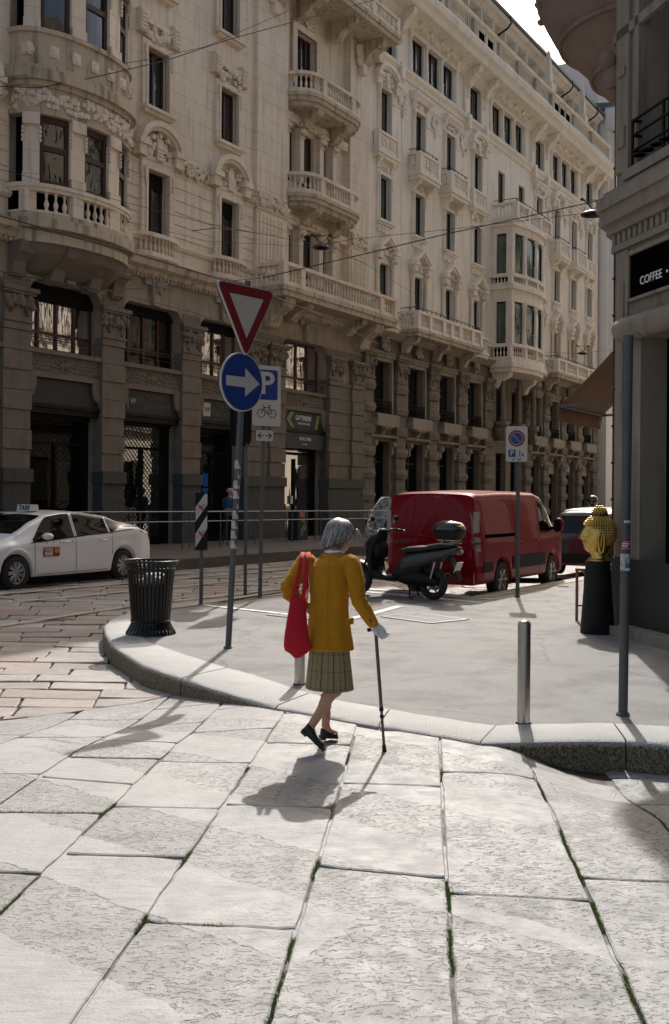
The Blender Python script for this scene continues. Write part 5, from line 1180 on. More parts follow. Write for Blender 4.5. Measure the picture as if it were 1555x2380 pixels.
for j in range(n + 1):
    q = j / n; rows.append([ap(2.05 * i / 8, 1.2 * q + .02, lerp(4.25, 3.02, q) - .05 * sin(pi * q)) for i in range(9)])
cv.loft(rows, False, False); ac = obj('canopy', cv, mat('brown awning fabric', (.17, .095, .055), .9, bump=.2, bs=200, var=.05), AW, True)
md = ac.modifiers.new('t', 'SOLIDIFY'); md.thickness = .006
cv = MB(); cv.loft([[ap(2.05 * i / 16, 1.225 + .008 * sin(i * 1.1), 3.0) for i in range(17)], [ap(2.05 * i / 16, 1.23 + .022 * sin(i * 1.3), 2.79) for i in range(17)]], False, False); av = obj('valance', cv, bpy.data.materials['brown awning fabric'], AW, True); md = av.modifiers.new('t', 'SOLIDIFY'); md.thickness = .006
cv = MB()
for s in (0, 2.05): cv.tube([ap(s, 0, 3.05), ap(s, 1.22, 3.02)], .02, 6)
cv.tube([ap(-.03, 1.22, 3.02), ap(2.1, 1.22, 3.02)], .025, 6); obj('arm', cv, 'galv', AW)
# ================================================================ SIGNS, POLES, BOLLARDS
def rrect(w_, h, r, n=5, cx=0, cz=0):
    p = []
    for sx_, sz, a0 in ((1, 1, 0), (-1, 1, pi / 2), (-1, -1, pi), (1, -1, 3 * pi / 2)):
        for k in range(n + 1): a = a0 + pi / 2 * k / n; p.append((cx + sx_ * (w_ / 2 - r) + r * cos(a), cz + sz * (h / 2 - r) + r * sin(a)))
    return p
def pface(par, name, poly, y0, y1, m): b = MB(); b.prism(poly, y0, y1, 'y'); return obj(name, b, m, par)
def circ(r, n=40, cx=0, cz=0): return [(cx + r * cos(2 * pi * k / n), cz + r * sin(2 * pi * k / n)) for k in range(n)]
def pole(name, x, y, h, r, label, lean=(0, 0), rz=0, m='galv', group=None):
    e = empty(name, (x, y, 0), rz, label, 'sign pole', group); b = MB(); b.tube([(0, 0, -.02), (lean[0] * h, lean[1] * h, h)], r, 14); b.lathe([(r * 1.5, 0), (r * 1.5, .015), (r, .03)], 14, (0, 0, 0)); obj('post', b, m, e); return e
def local(e, name, pos, rz):
    o = bpy.data.objects.new(name, None); link(o, e); o.location = pos; o.rotation_euler = (0, 0, rz); return o
# give-way and arrow signs
P1 = pole('sign_pole', -1.16, 11.62, 4.05, .034, 'tall leaning grey pole carrying a red and white triangle above a blue arrow disc', (.046, 0))
def sub(par, name, poly, y0, y1, m): return pface(par, name, poly, y0, y1, m)
L1 = local(P1, 'give_way_sign', (.175, -.06, 3.72), R(50))
def tri(s):
    v = [(-.45 * s, .26 * s), (.45 * s, .26 * s), (0, -.52 * s)]; p = []
    for i in range(3):
        a, b_, c = Vector(v[i - 1]), Vector(v[i]), Vector(v[(i + 1) % 3]); u = (a - b_).normalized(); w2 = (c - b_).normalized(); r = .055 * s
        for k in range(6): t = k / 5; q = b_ + u * r * (1 - t) ** 2 * 1.7 + w2 * r * t ** 2 * 1.7; p.append((q.x, q.y))
    return p
sub(L1, 'rim', tri(1.03), -.004, .02, 'offwhite'); sub(L1, 'back', tri(1.032), .0201, .03, 'signback'); sub(L1, 'red_border', tri(.985), -.009, -.0041, 'signred'); sub(L1, 'white_field', [(-.262, .15), (.262, .15), (0, -.305)], -.013, -.0091, 'offwhite')
L2 = local(P1, 'direction_sign', (.135, -.06, 2.93), R(50))
sub(L2, 'rim', circ(.325), -.004, .02, 'offwhite'); sub(L2, 'back', circ(.326), .0201, .03, 'signback'); sub(L2, 'disc', circ(.308), -.009, -.0041, 'signblue')
sub(L2, 'arrow', [(-.25, .055), (.04, .055), (.04, .155), (.265, 0), (.04, -.155), (.04, -.055), (-.25, -.055)], -.013, -.0091, 'offwhite')
st = MB()
for k in range(9): g = random.Random(k); z = 1.1 + k * .11; st.lathe([(.0345, z), (.0352, z + .002), (.0352, z + g.uniform(.04, .09)), (.0345, z + .09)], 10, (.046 * z, 0, 0), -pi * g.uniform(.3, 1.1), -pi * g.uniform(-.2, .2))
obj('sticker_remains', st, mat('torn paper stickers', (.40, .38, .35), .8, var=.5, vs=25), P1)
# bicycle parking sign
P2 = pole('sign_pole', -1.21, 17.28, 3.9, .033, 'grey pole with a white bicycle parking plate, behind the red triangle', (.013, 0))
L3 = local(P2, 'parking_sign', (.09, -.06, 3.31), R(28))
sub(L3, 'plate', rrect(.50, .99, .04), -.004, .012, 'offwhite'); sub(L3, 'black_rim', rrect(.51, 1.0, .045), .0121, .02, 'signback'); 
sub(L3, 'blue_panel', rrect(.385, .49, .035, cz=.18), -.007, -.0041, 'signblue'); text('letter', 'P', .50, 'offwhite', L3, (0.0, -.009, .19), bold=.012)
bk = MB(); W1, W2_ = (-.10, -.29), (.10, -.29)
def ring(mb, c, r, t, y=-.007):
    n = 20; mb.loft([[(c[0] + q * cos(a), y + dy, c[1] + q * sin(a)) for a in [2 * pi * k / n for k in range(n)]] for q, dy in ((r - t, 0), (r + t, 0), (r + t, .003), (r - t, .003), (r - t, 0))], False)
ring(bk, W1, .066, .006); ring(bk, W2_, .066, .006)
def bar(mb, a, b_, t=.006, y=-.007): dx, dz = b_[0] - a[0], b_[1] - a[1]; l = math.hypot(dx, dz); nx, nz = -dz / l * t, dx / l * t; mb.prism([(a[0] + nx, a[1] + nz), (b_[0] + nx, b_[1] + nz), (b_[0] - nx, b_[1] - nz), (a[0] - nx, a[1] - nz)], y, y + .003, 'y')
for a, b_ in ((W1, (-.045, -.17)), ((-.05, -.19), (.05, -.19)), ((-.05, -.19), (-.005, -.29)), ((-.005, -.29), (.055, -.18)), ((-.005, -.29), W2_), (W2_, (.045, -.16)), ((-.08, -.155), (-.045, -.165)), ((.03, -.155), (.075, -.155))): bar(bk, a, b_)
obj('bicycle_symbol', bk, 'blacktxt', L3)
L4 = local(P2, 'arrow_plate', (.06, -.06, 2.66), R(28)); sub(L4, 'plate', rrect(.30, .18, .02), -.004, .01, 'offwhite'); sub(L4, 'back', rrect(.31, .19, .02), .0101, .015, 'signback')
for e_ in (1, -1): b = MB(); bar(b, (e_ * .02, 0), (e_ * .11, 0), .008); bar(b, (e_ * .07, .045), (e_ * .12, 0), .009); bar(b, (e_ * .07, -.045), (e_ * .12, 0), .009, -.0075); obj('arrow', b, 'blacktxt', L4)
tl = empty('traffic_light', (-1.55, 17.6, 0), R(20), 'black traffic signal seen from behind between the blue arrow disc and the bicycle plate', 'traffic light')
b = MB(); b.tube([(.1, .1, 0), (.1, .1, 2.9)], .03, 8); obj('post', b, 'galv', tl)
b = MB(); b.prism(rrect(.26, .9, .05, cz=3.0), -.1, .12, 'y'); b.prism(rrect(.34, .98, .07, cz=3.0), .12, .14, 'y'); obj('housing', b, 'black', tl)
# hazard marker with diagonal bands
P4 = pole('hazard_marker', -2.03, 16.14, .9, .03, 'narrow black panel with white diagonal bands and red scribbles on a short pole', (0, 0)); P4['category'] = 'road sign'
L5 = local(P4, 'panel', (0, -.04, 1.28), R(12)); sub(L5, 'board', rrect(.19, .88, .01, 2), -.004, .02, 'signback')
def diag(z0): return [(-.088, z0 - .18), (.088, z0 + .12), (.088, z0 + .40 - .02), (-.088, z0 + .10)]
sub(L5, 'white_band', [(-.088, -.40), (.06, -.16), (.088, -.10), (.088, .10), (-.088, -.19)], -.008, -.0041, 'offwhite'); sub(L5, 'white_band', [(-.088, .0), (.088, .26), (.088, .42), (.05, .42), (-.088, .22)], -.008, -.0041, 'offwhite')
g = random.Random(2)
for zc in (-.20, .20):
    pts = []; 
    for k in range(16): pts.append((-.06 + .12 * ((k * .37) % 1), -.011, zc - .05 + .13 * ((k * .61) % 1)))
    b = MB(); b.tube(pts, .0035, 4); obj('graffiti', b, mat('red marker %d' % (zc > 0), (.45, .03, .02), .6), L5)
# no-parking sign
P3 = pole('sign_pole', 3.10, 17.78, 2.9, .034, 'grey pole in front of the red van with a no parking plate reading 0 - 24', (-.004, 0))
L6 = local(P3, 'no_parking_sign', (-.045, -.06, 2.58), R(-14)); sub(L6, 'plate', rrect(.36, .60, .03), -.004, .01, 'offwhite'); sub(L6, 'back', rrect(.372, .612, .034), .0101, .018, 'signback')
b = MB(); ring(b, (0, .095), .142, .003); ob_ = [rrect(.372, .592, .03)]; obj('thin_ring', b, 'offwhite', L6)
sub(L6, 'red_ring', circ(.138, cz=.095), -.007, -.0041, 'signred'); sub(L6, 'white_ring', circ(.108, cz=.095), -.0085, -.0071, 'offwhite'); sub(L6, 'blue_disc', circ(.100, cz=.095), -.010, -.0086, 'signblue')
b = MB(); bar(b, (-.075, .17), (.075, .02), .014, -.0115); obj('white_bar', b, 'offwhite', L6); b = MB(); bar(b, (-.077, .172), (.077, .018), .009, -.013); obj('red_bar', b, 'signred', L6)
sub(L6, 'blue_panel', rrect(.12, .125, .012, cx=-.075, cz=-.155), -.007, -.0041, 'signblue'); text('letter', 'P', .12, 'offwhite', L6, (-.075, -.009, -.153), bold=.003)
b = MB(); 
for p_, q_ in (((.03, -.21), (.05, -.16)), ((.065, -.21), (.05, -.16)), ((.05, -.16), (.052, -.12)), ((.052, -.135), (.078, -.15))): bar(b, p_, q_, .004)
b.prism(circ(.010, 10, .053, -.108), -.007, -.004, 'y'); b.prism([(.085, -.19), (.125, -.205), (.115, -.165), (.09, -.16)], -.007, -.004, 'y'); obj('worker_symbol', b, 'blacktxt', L6)
text('lettering', '0 - 24', .06, 'blacktxt', L6, (0, -.006, -.262), bold=.001)
b = MB(); b.lathe([(.0345, 1.12), (.0352, 1.121), (.0352, 1.16), (.0345, 1.161)], 12); obj('sticker', b, mat('maroon sticker', (.25, .02, .04), .5), P3)
# near pole on the right
P5 = pole('street_pole', 2.26, 8.21, 2.96, .036, 'thick bare grey pole with stickers standing at the kerb before the coffee shop', (.007, 0)); P5['category'] = 'pole'
def wrap(z0, z1, a0, a1, m, name='sticker', r=.0368):
    b = MB(); b.lathe([(r, z0), (r, z1)], 12, (.007 * z0, 0, 0), a0, a1, False); return obj(name, b, m, P5)
M['maroon'] = mat('maroon print', (.20, .015, .03), .5)
wrap(1.285, 1.375, -pi * .95, -pi * .1, 'maroon'); wrap(1.352, 1.357, -pi * .95, -pi * .1, 'offwhite', 'stripe', .0371); wrap(1.298, 1.303, -pi * .95, -pi * .1, 'offwhite', 'stripe', .0371)
wrap(1.334, 1.345, -pi * .85, -pi * .25, 'ptxt', 'print', .0371); wrap(1.314, 1.326, -pi * .85, -pi * .4, 'ptxt', 'print', .0371)
wrap(1.13, 1.26, -pi * 1.05, -pi * .05, mat('picture sticker', (.42, .44, .42), .6, var=.9, vs=22)); wrap(1.15, 1.19, -pi * .6, -pi * .1, mat('blue patch', (.04, .12, .30), .6, var=.8, vs=30), 'print', .0371); wrap(1.50, 1.52, -pi * .7, -pi * .1, 'ptxt', 'tape')
b = MB(); b.lathe([(.037, 2.93), (.039, 2.935), (.039, 2.955), (.037, 2.96)], 14, (.02, 0, 0)); obj('clamp', b, 'galv', P5)
def bollard(x, y, label):
    e = empty('bollard', (x, y, 0), 0, label, 'bollard', 'steel bollards along the kerb'); b = MB(); r = .048
    b.lathe([(r, -.01), (r, .74), (r * .96, .752), (r * .8, .763), (r * .5, .771), (0, .774)], 28); obj('tube', b, 'steel', e, auto=50); b = MB(); b.lathe([(r + .012, 0), (r + .012, .004), (r, .006)], 28); obj('collar', b, 'dark', e)
bollard(1.43, 7.90, 'brushed steel bollard standing alone in the sunlit footway at the right'); bollard(-.30, 9.46, 'steel bollard half hidden behind the red bag and the skirt')
# ================================================================ BIN
BN = empty('litter_bin', (-2.215, 12.78, 0), 0, 'round black slatted metal litter bin with flared foot on the kerb corner', 'bin')
b = MB(); NSL = 34
def brad(z): return lerp(.228, .285, sstep(.1, .85, z) * .35 + .65 * max(0, min(1, (z - .17) / .68)))
for k in range(NSL):
    a = 2 * pi * k / NSL; ca, sa = cos(a), sin(a); tx_, ty_ = -sa, ca; hw = .0175
    zs = [(.0, .30), (.03, .292), (.08, .262), (.13, .236), (.17, .23), (.35, .245), (.55, .262), (.75, .278), (.80, .285), (.86, .315), (.885, .325)]
    rings = []
    for z, r_ in zs: rings.append([((r_ + d) * ca + tx_ * hw * e_, (r_ + d) * sa + ty_ * hw * e_, z) for d, e_ in ((0, -1), (.005, 0), (0, 1), (-.006, 1), (-.006, -1))])
    b.loft(rings)
obj('slats', b, mat('glossy black paint', (.004, .004, .004), .3, spec=.35, bump=.05, bs=50), BN, auto=40)
b = MB()
for z, r_, t in ((.885, .325, .012), (.80, .288, .008), (.165, .236, .012), (.5, .252, .006)):
    b.lathe([(r_ + t * cos(2 * pi * k / 8), z + t * sin(2 * pi * k / 8)) for k in range(9)], 44, cap=False)
obj('rim', b, bpy.data.materials['glossy black paint'], BN, True)
b = MB(); b.lathe([(.19, .05), (.20, .05), (.22, .60), (.215, .60), (.0, .08)], 24, cap=False); obj('liner', b, 'black', BN)
b = MB(); g = random.Random(4)
for k in range(14): b.sph((g.uniform(-.12, .12), g.uniform(-.12, .12), .62 + g.uniform(-.04, .09)), (.07, .07, .05), 7, 5)
obj('rubbish', b, mat('white rubbish', (.6, .6, .6), .6, bump=.8, bs=20), BN, True)
# ================================================================ PLANTER, HEAD, BAR TABLES
PX_, PY_ = 3.30, 13.18
b = MB(); b.lathe([(0, 0), (.205, 0), (.212, .01), (.150, .885), (.155, .90), (.135, .90), (.13, .86), (0, .86)], 36); pt = obj('pedestal', b, mat('matt charcoal pot', (.010, .011, .012), .6, spec=.25, bump=.1, bs=80), None, auto=40); pt.location = (PX_, PY_, 0); tag(pt, 'tall tapered charcoal plant pot used as a stand under the golden head', 'planter')
GH = empty('sculpture_head', (PX_, PY_, .90), R(180), 'golden sculpted head with curled hair and long ears, facing left on the charcoal stand', 'sculpture')
gold = mat('aged gold', (.62, .42, .12), .30, metal=1, var=.35, vs=7, bump=.1, bs=30)
b = MB()    # x = face direction
prof = []; NR = 26
for i in range(NR):
    t = i / (NR - 1); z = .0 + .50 * t
    if z < .10: rx, ry, cx = lerp(.105, .085, z / .1), lerp(.105, .08, z / .1), -.01
    else:
        u = (z - .10) / .40; rx = .165 * (sin(pi * min(1, u * .86 + .16)) ** .55); ry = .138 * (sin(pi * min(1, u * .86 + .14)) ** .55); cx = 0
    ringp = []
    for k in range(32):
        a = 2 * pi * k / 32; x = cx + rx * cos(a); y = ry * sin(a); f = max(0, cos(a)) ** 6; e2 = math.exp(-(y / .022) ** 2)
        x += f * (.035 * math.exp(-((z - .245) / .022) ** 2) * e2 + .028 * math.exp(-((z - .285) / .045) ** 2) * e2 + .014 * math.exp(-((z - .195) / .016) ** 2) * math.exp(-(y / .05) ** 2) + .016 * math.exp(-((z - .135) / .025) ** 2) - .012 * math.exp(-((z - .215) / .01) ** 2))
        x -= max(0, cos(a)) ** 3 * .014 * math.exp(-((z - .295) / .022) ** 2) * math.exp(-((abs(y) - .055) / .03) ** 2)
        ringp.append((x, y, z))
    prof.append(ringp)
b.loft(prof); obj('face', b, gold, GH, True)
b = MB(); b.lathe([(.125, 0), (.125, .01), (.11, .02), (.1, .03)], 28, (-.01, 0, 0)); obj('neck_base', b, gold, GH, True)
b = MB()
for s_ in (1, -1):
    pts = [(.0 + .035 * sin(t * 2 * pi) * (1 if t < .5 else .7), s_ * (.150 + .012 * sin(t * pi)), .22 + .105 * cos(t * 2 * pi) * (1 if cos(t * 2 * pi) > 0 else 1.25)) for t in [k / 24 for k in range(25)]]
    b.tube(pts, .0125, 7); b.tube([(0, s_ * .145, .29), (.005, s_ * .145, .12)], [.016, .012], 6)
obj('ear', b, gold, GH, True)
b = MB(); 
for i in range(19):
    ph = i / 18 * pi * .80; zc = .30; n = max(1, int(2 * pi * sin(ph) * .19 / .0265))
    for k in range(n):
        a = 2 * pi * (k + .5 * (i % 2)) / n; x, y, z = .172 * sin(ph) * cos(a) - .012, .158 * sin(ph) * sin(a), zc + .185 * cos(ph)
        if x > .02 and z < .36 + max(0, .10 - x) * -.4 and cos(a) > .05 and z < .40 - (.16 - abs(y)) * .15: continue
        if z < .14: continue
        if z < .2 and x > -.03: continue
        b.sph((x, y, z), .0145, 6, 4)
for i in range(6):
    zz = .475 + i * .018; r_ = .075 * math.sqrt(max(.05, 1 - (i / 5.6) ** 2)); n = max(1, int(2 * pi * r_ / .026))
    for k in range(n): a = 2 * pi * (k + .5 * (i % 2)) / n; b.sph((-.015 + r_ * cos(a), r_ * sin(a), zz), .014, 6, 4)
hr = obj('curled_hair', b, gold, GH, True); b = MB(); b.sph((-.050, 0, .30), (.130, .152, .18), 20, 14); b.sph((-.015, 0, .47), (.09, .09, .085), 14, 8); obj('scalp', b, mat('dark patina', (.03, .02, .008), .5, metal=.6), GH, True)
GH.scale = (1.2, 1.2, 1.2)
M['walnut'] = mat('reddish oiled wood', (.20, .07, .035), .5, var=.2, vs=8)
def table(x, y, h, w_, d, rz, label, cat='stool', name='bar_stool', group=None):
    e = empty(name, (x, y, 0), rz, label, cat, group); b = MB(); b.box(-w_ / 2, w_ / 2, -d / 2, d / 2, h - .035, h); obj('top' if cat == 'table' else 'seat', b, 'walnut', e)
    for sx_ in (-1, 1):
        for sy in (-1, 1): b = MB(); b.box(sx_ * (w_ / 2 - .02) - .016, sx_ * (w_ / 2 - .02) + .016, sy * (d / 2 - .02) - .016, sy * (d / 2 - .02) + .016, 0, h - .036); obj('leg', b, 'walnut', e)
    b = MB()
    for z in (.2, .27): b.box(-w_ / 2 + .03, w_ / 2 - .03, -d / 2 + .01, -d / 2 + .03, z, z + .02); 
    b.box(-w_ / 2 + .01, -w_ / 2 + .03, -d / 2 + .03, d / 2 - .03, .2, .22); b.box(w_ / 2 - .03, w_ / 2 - .01, -d / 2 + .03, d / 2 - .03, .2, .22); obj('footrest', b, 'black', e); return e
sd_ = math.atan2(.8556, .5177)
table(3.56, 14.55, .72, .40, .34, sd_, 'reddish wooden bar stool nearest the charcoal stand', 'stool', 'bar_stool', 'wooden bar stools outside the coffee shop'); table(3.98, 15.25, .72, .40, .34, sd_, 'reddish wooden bar stool behind the nearest one', 'stool', 'bar_stool', 'wooden bar stools outside the coffee shop'); table(4.35, 15.6, 1.06, 1.3, .5, sd_, 'high wooden bar table against the corner building behind the golden head', 'table', 'bar_table')
# ================================================================ PAVEMENT ACROSS THE STREET, RAILING, DISTANT SIGNS
fn = Vector((.8556, -.5177, 0)); fo = Vector((1.239, 43.448, 0))
def fp(s, o, z=0): v = fo + DS * s + fn * o; return (v.x, v.y, z)
b = MB(); b.prism([fp(-34, -.2)[:2], fp(70, -.2)[:2], fp(70, 5.6)[:2], fp(0, 5.3)[:2], fp(-34, 4.7)[:2]], -.2, .13, 'z'); struct('far_sidewalk', b, asphalt('far pavement', (.14, .115, .10), (.10, .085, .075)))
b = MB(); b.prism([fp(-34, 4.7)[:2], fp(0, 5.3)[:2], fp(70, 5.6)[:2], fp(70, 5.9)[:2], fp(0, 5.6)[:2], fp(-34, 5.0)[:2]], -.2, .134, 'z'); struct('far_kerb', b, mat('dark far kerb', (.09, .08, .07), .8, var=.2, vs=6))
RL = empty('pedestrian_railing', fp(-16, 2.2, .13), 0, 'two-rail steel railing along the pavement across the street', 'railing')
RLo = Vector(fp(-16, 2.2, .13))
def rp(s, z): v = Vector(fp(s, 2.2, 0)) - RLo; return (v.x, v.y, z - .13 + lerp(0, -.13, (s + 16) / 20))
b = MB(); b.tube([rp(s, 1.2) for s in range(-22, 6, 2)], .020, 6); obj('top_rail', b, mat('dull rail steel', (.24, .235, .225), .4, metal=.7), RL); b = MB(); b.tube([rp(s, .92) for s in range(-22, 6, 2)], .018, 6); obj('lower_rail', b, bpy.data.materials['dull rail steel'], RL)
for k in range(15):
    s = -21.5 + k * 1.78
    for d in (0, .32): b = MB(); b.tube([rp(s + d, .13), rp(s + d, 1.2)], .02, 6); obj('post', b, 'galv', RL)
gb = empty('utility_cabinet', fp(-7.3, 1.5, .13), FZ, 'dark utility cabinet with graffiti behind the railing', 'cabinet'); b = MB(); b.box(-.32, .32, -.2, .2, 0, 1.0); b.box(-.34, .34, -.22, .22, 1.0, 1.04); b.box(-.005, .005, -.206, -.2, .05, .98); obj('box', b, mat('dark green cabinet', (.02, .022, .02), .6), gb)
b = MB(); b.box(-.2, .1, -.21, -.2, .8, .98); obj('sticker', b, mat('pink sticker', (.45, .12, .15), .6, var=.6, vs=20), gb); b = MB(); b.box(-.1, .12, -.21, -.2, .62, .76); obj('sticker', b, 'lime', gb); b = MB(); b.tube([(-.15, -.21, .2), (-.05, -.21, .45), (-.1, -.21, .3), (.1, -.21, .6), (.05, -.21, .35), (.2, -.21, .5), (-.1, -.21, .15)], .012, 4); obj('graffiti', b, 'offwhite', gb)
def psign(s, o, h, label, sc_=1.0):
    e = empty('sign_pole', fp(s, o, .13), 0, label, 'sign pole', 'parking sign poles down the street'); b = MB(); b.tube([(0, 0, 0), (0, 0, h)], .035, 8); obj('post', b, 'galv', e)
    l = local(e, 'parking_sign', (0, -.06, h - .55), R(5)); sub(l, 'plate', rrect(.5 * sc_, 1.1, .03), -.004, .01, 'offwhite'); sub(l, 'blue_panel', rrect(.40 * sc_, .5, .02, cz=.25), -.008, -.0041, 'signblue'); text('letter', 'P', .45, 'offwhite', l, (0, -.011, .26), sx=.8 * sc_, bold=.01)
psign(20.5, 5.0, 3.5, 'grey pole with a blue P parking plate beyond the red van', 1.0); psign(29.5, 5.2, 3.4, 'distant grey pole with a small blue P plate beside the advertising display', .9)
ad = empty('advertising_display', fp(28.2, 3.6, .13), R(8), 'tall dark advertising display with a bright bluish image near the far corner', 'display'); b = MB(); b.box(-.95, .95, -.1, .1, 0, 2.9); obj('frame', b, 'black', ad)
sm = bpy.data.materials.new('lit advertising screen'); sm.use_nodes = True; n = sm.node_tree; p = n.nodes['Principled BSDF']; tc = n.nodes.new('ShaderNodeTexCoord'); t = n.nodes.new('ShaderNodeTexNoise'); t.inputs['Scale'].default_value = 1.6; t.inputs['Detail'].default_value = 3; n.links.new(tc.outputs['Object'], t.inputs[0]); rp_ = n.nodes.new('ShaderNodeValToRGB'); n.links.new(t.outputs['Fac'], rp_.inputs[0])
e_ = rp_.color_ramp.elements; e_[0].position = .42; e_[0].color = (.004, .004, .008, 1); e_[1].position = .72; e_[1].color = (.45, .6, .9, 1); q = e_.new(.55); q.color = (.03, .02, .05, 1); q = e_.new(.62); q.color = (.1, .13, .05, 1); n.links.new(rp_.outputs[0], p.inputs['Emission Color']); p.inputs['Emission Strength'].default_value = .8; p.inputs['Base Color'].default_value = (.01, .01, .01, 1)
b = MB(); b.box(-.85, .85, -.11, -.101, .35, 2.75); obj('screen', b, sm, ad)
# ================================================================ OVERHEAD WIRES AND LAMPS
def lamp(x, y, z, label, r=.30):
    e = empty('street_lamp', (x, y, z), 0, label, 'street lamp', 'street lamps hung on wires'); b = MB(); b.lathe([(0, .14), (.08, .13), (.12, .08), (r * .9, .04), (r, .0), (r * .98, -.03), (0, -.03)], 20); obj('lamp_shade', b, mat('dark lamp shade', (.03, .03, .03), .35) if 'dark lamp shade' not in bpy.data.materials else bpy.data.materials['dark lamp shade'], e, auto=40)
    b = MB(); b.lathe([(r * .8, -.032), (r * .6, -.06), (0, -.075)], 16); obj('glass_cover', b, 'signback', e, True)
    b = MB(); b.tube([(-.3, 0, .42), (0, 0, .12), (.3, 0, .42)], .015, 5); b.tube([(-.34, 0, .40), (.34, 0, .40)], .012, 5)
    for x_ in (-.32, .32): b.sph((x_, 0, .42), .05, 6, 4)
    obj('bracket', b, 'black', e); return e
lamp(-.52, 36, 10.15, 'dark flat street lamp hanging in front of the paired balconies'); lamp(7.3, 30.0, 9.75, 'dark street lamp hanging nearest the corner building on the right', .36); lamp(13.6, 58, 9.6, 'small distant street lamp hanging low over the street')
WG = 'overhead wires across the street'
def cpt(px, py, Y):                     # numbers below were measured once; kept as plain world coordinates
    return (px, Y, py)
def wire(pts, r, label):
    r *= .75; b = MB(); b.tube(pts, r, 5); o = obj('overhead_wire', b, 'wire'); tag(o, label, 'wire', WG); return o
wire([(-8.65, 26, 11.91), (-7.23, 28, 12.89), (-5.49, 30, 14.03), (-4.04, 32, 15.27), (-0.96, 38, 19.51), (0.21, 39, 20.57)], 0.012, 'thin wire sloping up across the bow window to the upper right, above its twin')
wire([(-8.65, 26, 11.72), (-7.64, 27, 12.07), (-6.52, 28, 12.73), (-4.88, 30, 14.03), (-3.32, 32, 15.5), (1.27, 38, 19.55), (2.75, 39, 20.51)], 0.018, 'slack twisted wire sagging below the twin across the bow window')
wire([(-8.64, 26, 9.75), (-3.87, 31, 9.66), (-1.78, 34, 9.99), (-0.59, 36, 10.22)], 0.01, 'thin wire running down from the bow window to the left street lamp')
wire([(-0.59, 36, 10.22), (0.54, 35, 10.2), (3.52, 33, 10.04), (5.28, 31, 9.78), (7.19, 30, 9.79), (7.51, 28, 9.51)], 0.01, 'thin wire carrying the two larger street lamps across the street')
wire([(-8.96, 27, 9.62), (-7.37, 29, 9.58), (-3.99, 32, 9.38), (-0.59, 36, 10.15)], 0.008, 'second thin wire just under the one from the bow window')
wire([(-7.3, 22, 7.54), (-4.66, 24, 7.19), (-3.23, 26, 7.12), (-1.65, 28, 6.97), (-0.27, 31, 6.89), (1.38, 34, 6.57)], 0.022, 'thick black wire crossing below the bow window and behind the triangle sign')
wire([(-7.95, 24, 6.78), (-7.22, 25, 6.8), (-5.69, 26, 6.69), (-3.61, 29, 7.49), (-2.14, 31, 8.07)], 0.014, 'wire passing in front of the red window heads at the left')
wire([(-2.14, 31, 8.07), (1.27, 30, 8.68), (2.96, 29, 8.89), (4.77, 28, 9.07), (6.97, 26, 9.13)], 0.02, 'thick wire climbing from behind the triangle sign to the corner building')
wire([(-7.95, 24, 6.64), (-6.85, 25, 6.67), (-5.69, 26, 6.69), (-4.16, 29, 6.76), (-1.89, 33, 6.54)], 0.012, 'forked wire branching off above the red framed windows')
wire([(-4.13, 30, 9.18), (-3.46, 30, 9.27), (-2.82, 31, 9.45), (-1.92, 33, 9.79)], 0.016, 'short wire with an insulator hanging before the second floor windows')
wire([(-0.33, 36, 10.25), (1.27, 40, 10.37), (3.63, 46, 10.37)], 0.008, 'thin wire running down over the fluted panels to the distance')
wire([(7.99, 56, 9.66), (11.16, 57, 9.52), (13.44, 58, 9.58), (15.64, 59, 9.97)], 0.009, 'lower thin wire under the distant small lamp')
# ================================================================ VEHICLES
def wheel(par, x, y, r, w_, side, rimm, spokes=10, style='car'):
    e = bpy.data.objects.new('wheel', None); link(e, par); e.location = (x, y, r); 
    b = MB(); sgn = side
    b.m = Matrix.Rotation(R(90), 4, 'X')
    t = w_ / 2
    b.lathe([(r * .66, -t), (r * .90, -t), (r * .97, -t * .8), (r, -t * .5), (r, t * .5), (r * .97, t * .8), (r * .90, t), (r * .66, t), (r * .64, t * .5), (r * .64, -t * .5), (r * .66, -t)], 36, cap=False); obj('tyre', b, 'rubber', e, True)
    b = MB(); b.m = Matrix.Rotation(R(90), 4, 'X'); f = -t * .8 * sgn
    b.lathe([(r * .67, f), (r * .64, f * 1.04), (r * .60, f * .9), (r * .60, 0)], 36, cap=False)
    for k in range(spokes):
        a = 2 * pi * k / spokes; a2 = a + .12
        for aa in ((a - .13, a + .13) if style == 'car' else (a,)):
            p0 = (r * .12 * cos(a), r * .12 * sin(a), f * .75); p1 = (r * .62 * cos(aa), r * .62 * sin(aa), f * .95); b.tube([p0, p1], [r * .06, r * .05 if style == 'car' else r * .13], 5)
    b.lathe([(0, f * .9), (r * .13, f * .88), (r * .16, f * .7)], 16); 
    obj('rim', b, rimm, e, auto=40)
    b = MB(); b.m = Matrix.Rotation(R(90), 4, 'X'); b.lathe([(0, f * .3), (r * .62, f * .3)], 24); obj('brake_disc', b, 'dark', e)
    return e
